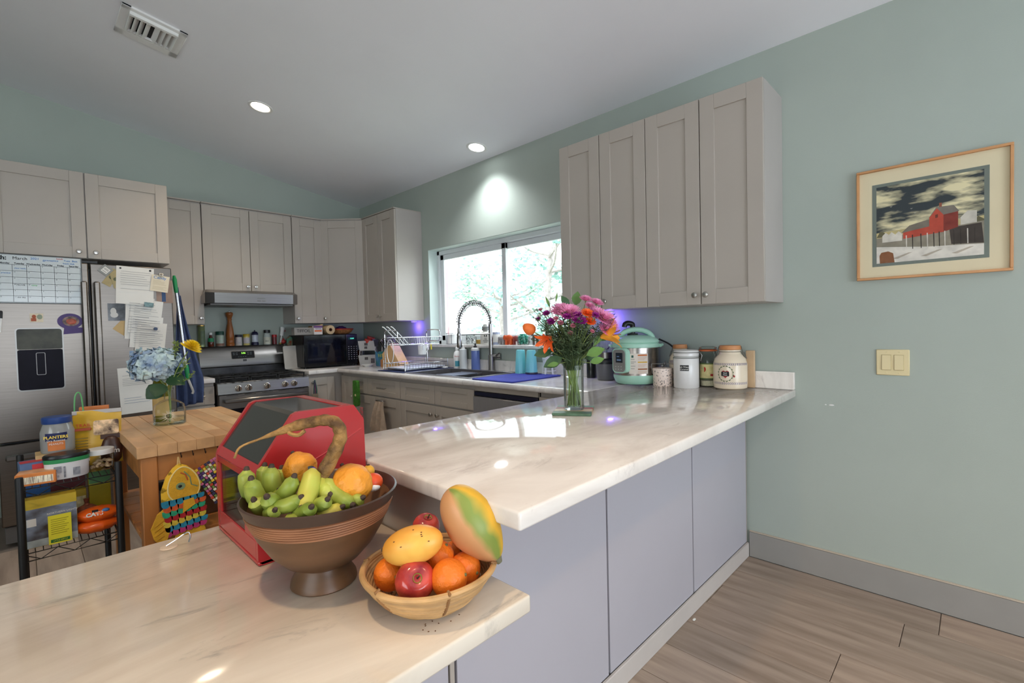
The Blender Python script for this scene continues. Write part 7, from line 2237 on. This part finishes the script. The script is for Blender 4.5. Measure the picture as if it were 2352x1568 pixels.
    for i in range(230):
        z = 1 - 2 * (i + .5) / 230
        a = i * 2.39996
        n_ = Vector((math.sqrt(1 - z * z) * math.cos(a), math.sqrt(1 - z * z) * math.sin(a), z))
        p = ctr + Vector((n_.x * .100, n_.y * .090, n_.z * .074)) * (1 + rr.uniform(-.16, .10) + .12 * math.sin(5 * n_.x + 2) * math.cos(4 * n_.z))
        u = n_.orthogonal().normalized()
        v = n_.cross(u)
        a0 = rr.uniform(0, 1.57)
        for q in range(4):
            an = a0 + q * PI / 2
            d = u * math.cos(an) + v * math.sin(an)
            s_ = n_.cross(d)
            L, w_ = .021, .012
            lift = rr.uniform(-.006, .016)
            k.add([p, p + d * L * .5 + s_ * w_ + n_ * .004, p + d * L + n_ * lift, p + d * L * .5 - s_ * w_ + n_ * .004], [(0, 1, 2, 3)])
    fl = k.build('florets', hy, h, smooth=False)
    fl['kind'] = 'stuff'
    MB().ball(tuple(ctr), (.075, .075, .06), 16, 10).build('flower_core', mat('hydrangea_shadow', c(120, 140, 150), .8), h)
    def leaf2(p, d, L, W, nrm, nm='leaf'):
        d = d.normalized()
        s_ = d.cross(nrm).normalized()
        nn = s_.cross(d)
        rows = []
        for f_, w_, dz in ((0, .1, 0), (.15, .75, .05), (.4, 1, .08), (.65, .8, .05), (.88, .35, -.02), (1, .02, -.08)):
            q = p + d * L * f_ + nn * L * dz
            rows += [q - s_ * W * w_ + nn * W * .15, q, q + s_ * W * w_ + nn * W * .15]
        return MB().add(rows, [(3 * a + u, 3 * a + u + 1, 3 * a + u + 4, 3 * a + u + 3) for a in range(5) for u in range(2)]).build(nm, leafd, h)
    leaf2(Vector((-.02, .02, .185)), Vector((-.06, .04, -.05)) + Vector((0, -.03, 0)), .085, .042, Vector((-.1, -.9, .5)))
    leaf2(Vector((.0, -.01, .225)), Vector((.05, -.05, -.03)), .085, .042, Vector((.1, -.9, .5)))
    leaf2(Vector((-.03, -.02, .20)), Vector((-.04, -.04, -.07)), .075, .038, Vector((-.3, -.9, .3)))
    leaf2(Vector((.02, -.01, .25)), Vector((.08, -.06, .04)), .06, .016, Vector((.0, -.8, .6)))
    y_ = T('yellow_chrysanthemum', 'bright yellow chrysanthemum beside the hydrangea', 'flower', tuple(o))
    p = Vector((-2.252, -2.468, 1.268)) - o
    MB().tube(spline([(.004, -.004, .02), (.006, -.006, .16), (.03, -.03, .26), tuple(p + Vector((-.01, .01, -.015)))], 5), .0026, 6).build('stem', stemm, y_)
    ax = Vector((.45, -.3, .85)).normalized()
    a = ax.orthogonal().normalized()
    b = ax.cross(a)
    k = MB()
    for L_ in range(6):
        f_ = 1 - L_ / 7
        nn = int(30 * f_) + 5
        for i in range(nn):
            an = 2 * PI * (i + .5 * (L_ % 2)) / nn
            dr = a * math.cos(an) + b * math.sin(an)
            tg = ax.cross(dr)
            el = .05 + .22 * L_
            d = dr * math.cos(el) + ax * math.sin(el)
            r_ = .052 * f_ ** .7
            q = p + ax * .004 * L_
            k.add([q - tg * .002, q + tg * .002, q + d * r_ * .7 + tg * .0045, q + d * r_ + ax * .003, q + d * r_ * .7 - tg * .0045], [(0, 1, 2, 3, 4)])
    k.build('petals', mat('petal_yellow', c(250, 212, 34), .6, var=.08, scale=30), y_, smooth=False)
    g = T('goldenrod_sprig', 'feathery green sprig rising behind the yellow flower', 'sprig', tuple(o))
    k = MB()
    k2 = MB()
    for tip, n in ((Vector((-2.300, -2.418, 1.300)) - o, 130), (Vector((-2.245, -2.475, 1.150)) - o, 34), (Vector((-2.262, -2.458, 1.215)) - o, 40)):
        pts = spline([(.004, .004, .03), (.006, .0, .17), tuple(tip * .75 + Vector((.0, 0, .03))), tuple(tip)], 6)
        k.tube(pts, .0016, 5)
        for i in range(n):
            q = pts[-1 - rr.randrange(9)]
            d = Vector((rr.gauss(0, 1), rr.gauss(0, 1), rr.gauss(.6, .6))).normalized()
            s_ = d.orthogonal().normalized() * .0022
            L = rr.uniform(.01, .026)
            k2.add([q, q + d * L * .5 + s_, q + d * L, q + d * L * .5 - s_], [(0, 1, 2, 3)])
    k.build('stem', stemm, g)
    k2.build('needles', mat('sprig_green', c(122, 140, 58), .6, var=.25, scale=30), g, smooth=False)['kind'] = 'stuff'
    # wine bottle behind
    t = LT_('wine_bottle', 'olive glass wine bottle with a cream label behind the vase', 'bottle', (-2.338, -2.235, .9005), [
        ('bottle', [(0, 0), (.036, 0), (.0375, .004), (.0375, .17), (.034, .195), (.018, .235), (.014, .25), (.014, .30), (.016, .302), (.016, .31), (0, .31)], mat('olive_glass', c(110, 106, 24), .1, var=.1))])
    band(.0378, .03, .125).build('label', mat('label_tan', c(204, 172, 110), .7), t)
butcher_block()

# ================================================================ black wire cart
def wire_cart():
    x0, x1, y0, y1 = -2.850, -2.560, -2.620, -2.100
    t = T('wire_cart', 'black wire shelf cart crowded with snacks', 'shelf cart', (x0, y0, FZ))
    W, D = x1 - x0, y1 - y0
    Z = lambda z: z - FZ
    blk = mat('cart_black', c(24, 24, 25), .45, var=.1)
    for xx in (0, W):
        for yy in (0, D):
            MB().lathe([(.0, 0), (.013, 0), (.0135, .03), (.0125, .032), (.0125, Z(.80)), (.011, Z(.807)), (0, Z(.808))], 14, xx, yy).build('post', blk, t)
    for zt in (.762, .515, .16):
        k = MB()
        z = Z(zt)
        for dz in (-.004, -.034):
            k.tube([(0, 0, z + dz), (W, 0, z + dz), (W, D, z + dz), (0, D, z + dz)], .003, 6, closed=True)
        for (a, b, n) in (((0, 0), (W, 0), 6), ((0, D), (W, D), 6), ((0, 0), (0, D), 10), ((W, 0), (W, D), 10)):
            pts = [(a[0] + (b[0] - a[0]) * i / n, a[1] + (b[1] - a[1]) * i / n, z - (.034 if i % 2 else .004)) for i in range(n + 1)]
            k.tube(pts, .002, 5)
        for i in range(13):
            xx = W * (i + .5) / 13
            k.tube([(xx, 0, z - .003), (xx, D, z - .003)], .0017, 5)
        for f_ in (.3, .7): k.tube([(0, D * f_, z - .006), (W, D * f_, z - .006)], .0022, 5)
        k.build('wire_shelf', blk, t)
    ZT, ZL = .7621, .5151
    def carton(name, label, x, y, z, w, d, h, m, rz=0, rot=None):
        e = T(name, label, 'box', (x, y, z), rz, rot=rot)
        MB().box(-w / 2, w / 2, -d / 2, d / 2, 0, h, .0015).build('carton', m, e)
        return e
    # crackers
    e = carton('snack_box', 'orange snack carton lying flat at the left front', -2.800, -2.545, ZT, .115, .085, .046, mat('carton_orange', c(216, 130, 62), .5, var=.1, scale=12), R(-8))
    MB().box(-.05, .05, -.0432, -.0427, .008, .034).build('nutrition_panel', mat('panel_stripe', c(226, 206, 184), .6, var=.5, scale=70, stretch=(8, 1, .3), contrast=(.45, .5)), e, smooth=False)
    MB().box(-.054, .054, -.038, .038, .0462, .0468).build('top_print', mat('print_peach', c(230, 170, 120), .5, var=.2, scale=20), e, smooth=False)
    e = carton('snack_box', 'blue and red snack carton stacked behind the orange one', -2.797, -2.455, ZT, .11, .08, .072, mat('carton_bluegrey', c(84, 110, 150), .5, var=.15, scale=14), R(5))
    MB().box(-.052, .03, -.03, .02, .0722, .0728).build('top_print', mat('print_red', c(196, 50, 56), .5, var=.1), e, smooth=False)
    MB().box(-.02, .05, -.0412, -.0403, .03, .065).build('front_print', MATS['print_red'], e, smooth=False)
    # oval tub
    e = T('plastic_tub', 'white oval tub with black lid and green band', 'tub', (-2.712, -2.530, ZT), R(4))
    def ov(prof, nm, m): MB().lathe(prof, 32, sx=1, sy=.62).build(nm, m, e)
    ov([(0, 0), (.064, 0), (.067, .005), (.0695, .078), (0, .078)], 'tub', mat('tub_white', c(222, 222, 224), .35))
    ov([(.0705, .066), (.0712, .082), (.0, .0825)], 'green_band', mat('tub_green', c(50, 140, 84), .4))
    ov([(.0725, .083), (.073, .094), (.068, .099), (.0, .0995)], 'lid', BLACK)
    lines('print', mat('tub_print', c(140, 142, 150), .6, var=.3, scale=80), e, [(-.045, -.022, .03, .055), (-.045, -.030, .012, .02), (-.016, -.010, .008, .052)], y=-.0442)
    lines('print', mat('tub_print', None), e, [(.012, .034, .012, .042)], y=-.0442)
    # cardboard tray that holds the peanut jar
    e = carton('cardboard_tray', 'low tan cardboard carton behind the oval tub', -2.740, -2.395, ZT, .125, .11, .088, MATS['kraft'])
    e = LT_('peanut_jar', 'clear plastic peanut jar with blue lid', 'jar', (-2.732, -2.40, ZT + .0885), [
        ('jar', [(0, 0), (.052, 0), (.055, .005), (.055, .085), (.046, .115), (.044, .122), (0, .122)], mat('jar_plastic', c(150, 150, 148), .12, var=.1)), ('lid', [(.048, .122), (.049, .125), (.049, .146), (.046, .149), (0, .149)], mat('lid_blue', c(36, 66, 130), .4))], n=32)
    a = cam_ang(-2.732, -2.40)
    band(.0553, .052, .105 - .02, a0=a - .75, a1=a + .55, n=14).build('label', mat('label_navy', c(26, 34, 84), .5), e)
    band(.0553, .012, .052, a0=a - .60, a1=a + .40, n=14).build('label_lower', mat('label_orange', c(206, 120, 60), .5), e)
    text_on('PLANTERS', .0165, mat('ink_yellow', c(236, 206, 90), .5), e, .0562, .068, a - .1, bold=.0004)
    text_on('Dry Roasted', .011, PAPER, e, .0562, .054, a - .1)
    text_on('PEANUTS', .0105, PAPER, e, .0562, .040, a - .1)
    # nut jar with white lid
    e = LT_('nut_jar', 'small clear jar of cashews with white lid', 'jar', (-2.604, -2.485, ZT), [('jar', [(0, 0), (.044, 0), (.046, .004), (.046, .066), (0, .066)], GLASS), ('lid', [(.047, .066), (.048, .069), (.048, .086), (.046, .088), (0, .088)], WHITE)], n=28)
    r = random.Random(12)
    for i in range(16):
        q, rr = r.uniform(0, 6.28), r.uniform(.008, .033)
        MB().tube(spline([(-.010, 0, 0), (0, .006, .002), (.010, 0, 0)], 3), [.003, .005, .006, .006, .006, .005, .003], 7).build('cashew', mat('cashew', c(222, 190, 150), .5), e, loc=(rr * math.cos(q), rr * math.sin(q), .007 + .008 * (i % 4)), rot=(r.uniform(0, .8), 0, r.uniform(0, 6)))
    # yellow nut pouch, standing
    e = T('nut_pouch', 'tall yellow pouch of trail mix with a window print', 'pouch', (-2.602, -2.375, ZT), rot=(R(-6), 0, R(-12)))
    k = MB()
    nx, nz = 10, 12
    for s_ in (-1, 1):
        vs = []
        for j in range(nz + 1):
            v = j / nz
            for i in range(nx + 1):
                u = i / nx - .5
                bul = .030 * (1 - (2 * u) ** 2) * (1 - v) ** .7 * (1 if v > .02 else .9)
                vs.append((u * .172 * (1 - .04 * math.sin(PI * v)), s_ * (bul + .001) + .004 * math.sin(5 * u + 6 * v), v * .242))
        k.add(vs, [(j * (nx + 1) + i, j * (nx + 1) + i + 1, (j + 1) * (nx + 1) + i + 1, (j + 1) * (nx + 1) + i) for j in range(nz) for i in range(nx)])
    k.build('pouch', mat('pouch_yellow', c(212, 168, 50), .3, var=.12, scale=9), e)
    MB().box(-.086, .086, -.004, .006, .226, .244, .001).build('top_seal', mat('pouch_grey', c(190, 184, 180), .3), e)
    MB().prism(rrect(-.012, .076, .13, .195, .008), -.024, -.016, 'y').build('window_print', mat('nut_print', c(96, 58, 36), .4, var=.5, scale=30, col2=c(214, 180, 140)), e, smooth=False)
    text('TRAIL', .020, INKR, e, (-.045, -.026, .178), name='lettering')
    MB().box(-.078, -.020, -.024, -.019, .155, .167, .001).build('print_badge', mat('print_rust', c(176, 76, 40), .5), e)
    lines('print', mat('print_olive', c(130, 110, 40), .6), e, [(-.072, -.03, .12 - .012 * i, .124 - .012 * i) for i in range(5)], y=-.027)
    e = T('candy_bag', 'small brown chocolate candy bag before the yellow pouch', 'bag', (-2.562, -2.428, ZT), rot=(R(-4), 0, R(-14)))
    MB().ball((0, 0, .060), (.040, .016, .066), 16, 12, fn=lambda p: 1 + .05 * math.sin(9 * p.z)).box(-.036, .036, -.002, .002, .115, .135).build('bag', mat('bag_brown', c(66, 38, 26), .3, var=.15), e)
    text("m&m", .030, PAPER, e, (0, -.0175, .062), bold=.0008)
    e = carton('gelatin_box', 'blue and pink dessert carton behind the peanut jar', -2.697, -2.265, ZT + .085, .075, .045, .125, mat('carton_sky', c(84, 140, 196), .5, var=.2, scale=14), R(-30))
    MB().box(-.03, .012, -.0236, -.0228, .055, .10).build('print', mat('print_white2', c(222, 220, 216), .5), e, smooth=False)
    text('Jell', .022, INKR, e, (-.008, -.0242, .104))
    tray = carton('cardboard_tray', 'tan cardboard carton at the back of the top shelf', -2.685, -2.235, ZT, .12, .11, .084, mat('kraft2', None))
    e = carton('snack_box', 'slim orange carton standing behind the pouch', -2.60, -2.262, ZT, .105, .032, .250, mat('carton_tangerine', c(222, 132, 70), .5, var=.1), R(-8))
    e = T('wire_basket_handle', 'green wrapped wire basket with tall hoop handle', 'basket', (-2.655, -2.335, ZT + .0))
    gw = mat('wire_green', c(104, 176, 110), .4)
    for dy in (0, .012):
        MB().tube(spline([(-.016, dy, .03), (-.018, dy, .16), (-.015, dy, .29), (-.004, dy, .325), (.008, dy, .305), (.014, dy, .2), (.018, dy, .03)], 5), .0028, 6).build('handle', gw, e)
    MB().tube([(.026 * math.cos(q), .02 * math.sin(q) + .006, .03) for q in [2 * PI * i / 20 for i in range(20)]], .003, 6, closed=True).tube([(.022 * math.cos(q), .016 * math.sin(q) + .006, .003) for q in [2 * PI * i / 20 for i in range(20)]], .003, 6, closed=True).build('ring', gw, e)
    # lower shelf
    e = carton('game_box', 'boxed picture puzzle with a yellow lid edge on the lower shelf', -2.765, -2.555, ZL, .148, .05, .190, mat('box_yellow', c(206, 176, 50), .5, var=.08))
    MB().box(-.073, .073, -.0262, -.0252, .002, .152).build('cover_print', mat('cover_print', c(84, 72, 66), .35, var=.35, scale=12, col2=c(120, 130, 146), stretch=(1, 1, 1.6)), e, smooth=False)
    MB().box(-.073, .073, -.0266, -.0263, .002, .03).build('cover_snow', mat('cover_snow', c(170, 180, 180), .5, var=.15, scale=30), e, smooth=False)
    text('NORTHERN LIGHTS', .010, PAPER, e, (.030, -.0272, .122))
    MB().box(-.072, -.045, -.0268, -.0263, .085, .115).build('white_patch', PAPER, e, smooth=False)
    f = T('flyer', 'yellow flyer leaning on the puzzle box', 'flyer', (-2.744, -2.592, ZL + .001), rot=(R(-5), 0, R(-2)))
    MB().box(-.034, .034, -.0012, 0, 0, .112).build('sheet', mat('paper_yellow', c(226, 216, 50), .7), f, smooth=False)
    lines('print', mat('ink_olive', c(160, 150, 30), .7), f, [(-.026, .026 - .006 * (i % 3), .094 - .008 * i, .0965 - .008 * i) for i in range(8)], y=-.0018)
    MB().box(-.028, .028, -.002, -.0013, .006, .018).build('banner', mat('ink_forest', c(40, 110, 50), .6), f, smooth=False)
    text('LITTLE BEETLE', .0065, mat('paper_yellow', None), f, (0, -.0026, .012))
    for i, (z, lab) in enumerate(((ZL, 'lower orange snack bag lying on the wire shelf'), (ZL + .046, 'upper orange snack bag with black and white print'))):
        e = T('snack_bag', lab, 'bag', (-2.628 + .004 * i, -2.545, z), R(6 - 10 * i))
        MB().ball((0, 0, .026), (.066, .050, .030), 22, 12, fn=lambda p: (1 + .07 * math.sin(12 * p.x + 3 * p.z) * math.cos(6 * p.y)) * (1 + .16 * abs(p.x) ** 3)).build('bag', mat('bag_orange', c(230, 96, 28), .25, var=.1, scale=12), e)
        if i:
            text('CATS', .022, PAPER, e, (-.012, -.046, .036), (R(50), 0, 0), bold=.001)
            MB().ball((.024, -.036, .044), (.013, .008, .008), 12, 6).build('badge', mat('badge_blue', c(70, 120, 180), .4), e)
            MB().box(-.02, .0, -.041, -.036, .044, .052).build('print_black', INK, e, rot=(R(0), 0, 0))
    e = carton('snack_box', 'tall yellow carton at the back of the lower shelf', -2.598, -2.30, ZL, .075, .05, .205, mat('carton_yellow', c(196, 176, 30), .5, var=.12, scale=10))
    MB().box(-.0377, .0377, -.0256, -.0252, .15, .204).build('print_green', mat('print_teal_green', c(90, 140, 90), .5, var=.2), e, smooth=False)
    e = carton('snack_box', 'wide yellow carton behind the puzzle box', -2.735, -2.40, ZL, .165, .06, .160, mat('carton_mustard', c(190, 160, 44), .5, var=.2, scale=12), R(3))
    MB().box(.02, .08, -.0306, -.0302, .07, .13).build('print_white', mat('print_cream2', c(214, 200, 150), .5, var=.3, scale=40), e, smooth=False)
    e = carton('snack_box', 'maroon and blue carton lying at the back of the lower shelf', -2.74, -2.25, ZL, .19, .09, .21, mat('carton_maroon', c(86, 30, 34), .5, var=.1))
    MB().box(-.0955, -.02, -.046, -.0452, .10, .208).build('print_blue', mat('print_blue2', c(40, 84, 140), .5), e, smooth=False)
    e = T('net_bag', 'net bag of brown nuts hanging at the back of the lower shelf', 'bag', (-2.655, -2.47, ZL + .0))
    MB().ball((0, 0, .05), (.05, .03, .05), 16, 12, fn=lambda p: 1 + .06 * math.sin(14 * p.x) * math.sin(12 * p.z)).build('bag', mat('net_brown', c(120, 66, 46), .6, var=.3, scale=60), e)
    MB().lathe([(.012, .098), (.006, .106), (.010, .125), (0, .126)], 10).build('knot', mat('net_brown', None), e)
wire_cart()

# ================================================================ broom and apron by the fridge
def broom_apron():
    t = T('broom_pole', 'silver pole with green grips leaning between fridge and counter', 'broom', (-1.988, -.760, 1.80))
    A, B = Vector((0, 0, 0)), Vector((.070, .0, -.90))
    d = (B - A).normalized()
    MB().tube([A + d * .13, A + d * .71], .011, 10).build('pole', mat('pole_silver', c(200, 200, 204), .25, .8), t)
    MB().tube([A + d * .0, A + d * .03, A + d * .12, A + d * .135], [.008, .015, .014, .011], 10).build('grip', mat('grip_green', c(30, 140, 80), .4), t)
    MB().tube([A + d * .70, A + d * .72, A + d * .80, A + d * .815], [.013, .016, .016, .012], 10).build('collar', mat('grip_green', None), t)
    MB().tube(spline([A + d * .81, A + d * .86 + Vector((.01, -.01, 0)), A + d * .91 + Vector((.02, -.012, 0)), A + d * .93 + Vector((.012, -.012, 0))], 5), .009, 8).build('hook_end', mat('hook_grey', c(170, 166, 160), .4), t)
    t = T('apron', 'navy blue apron hanging beside the fridge', 'apron', (-1.925, -.700, .78))
    k = MB()
    nx, nz = 24, 26
    rows = []
    for j in range(nz + 1):
        v = j / nz
        z = .87 * (1 - v)
        hw = .014 + .085 * min(1, v / .75) ** 1.3 - .010 * max(0, v - .8) / .2
        cx = -.028 + .042 * min(1, v * 1.2)
        for i in range(nx + 1):
            u = i / nx - .5
            y = .020 * math.cos(u * 19 + 1.2 * math.sin(3 * v)) * (.25 + .75 * v) + .02 * math.sin(6 * v)
            rows.append((cx + 2 * u * hw, y * .9 - .004, z + .02 * u * v))
    k.add(rows, [(j * (nx + 1) + i, j * (nx + 1) + i + 1, (j + 1) * (nx + 1) + i + 1, (j + 1) * (nx + 1) + i) for j in range(nz) for i in range(nx)])
    o = k.build('cloth', mat('denim_blue', c(66, 80, 116), .9, var=.1, scale=30, bump=.3, bscale=400), t)
    md = o.modifiers.new('thickness', 'SOLIDIFY')
    md.thickness = .003
    MB().tube([(-.028, 0, .865), (-.036, .0, .93), (-.028, .004, .935), (-.022, .002, .865)], .003, 6).build('neck_strap', mat('denim_blue', None), t)
broom_apron()
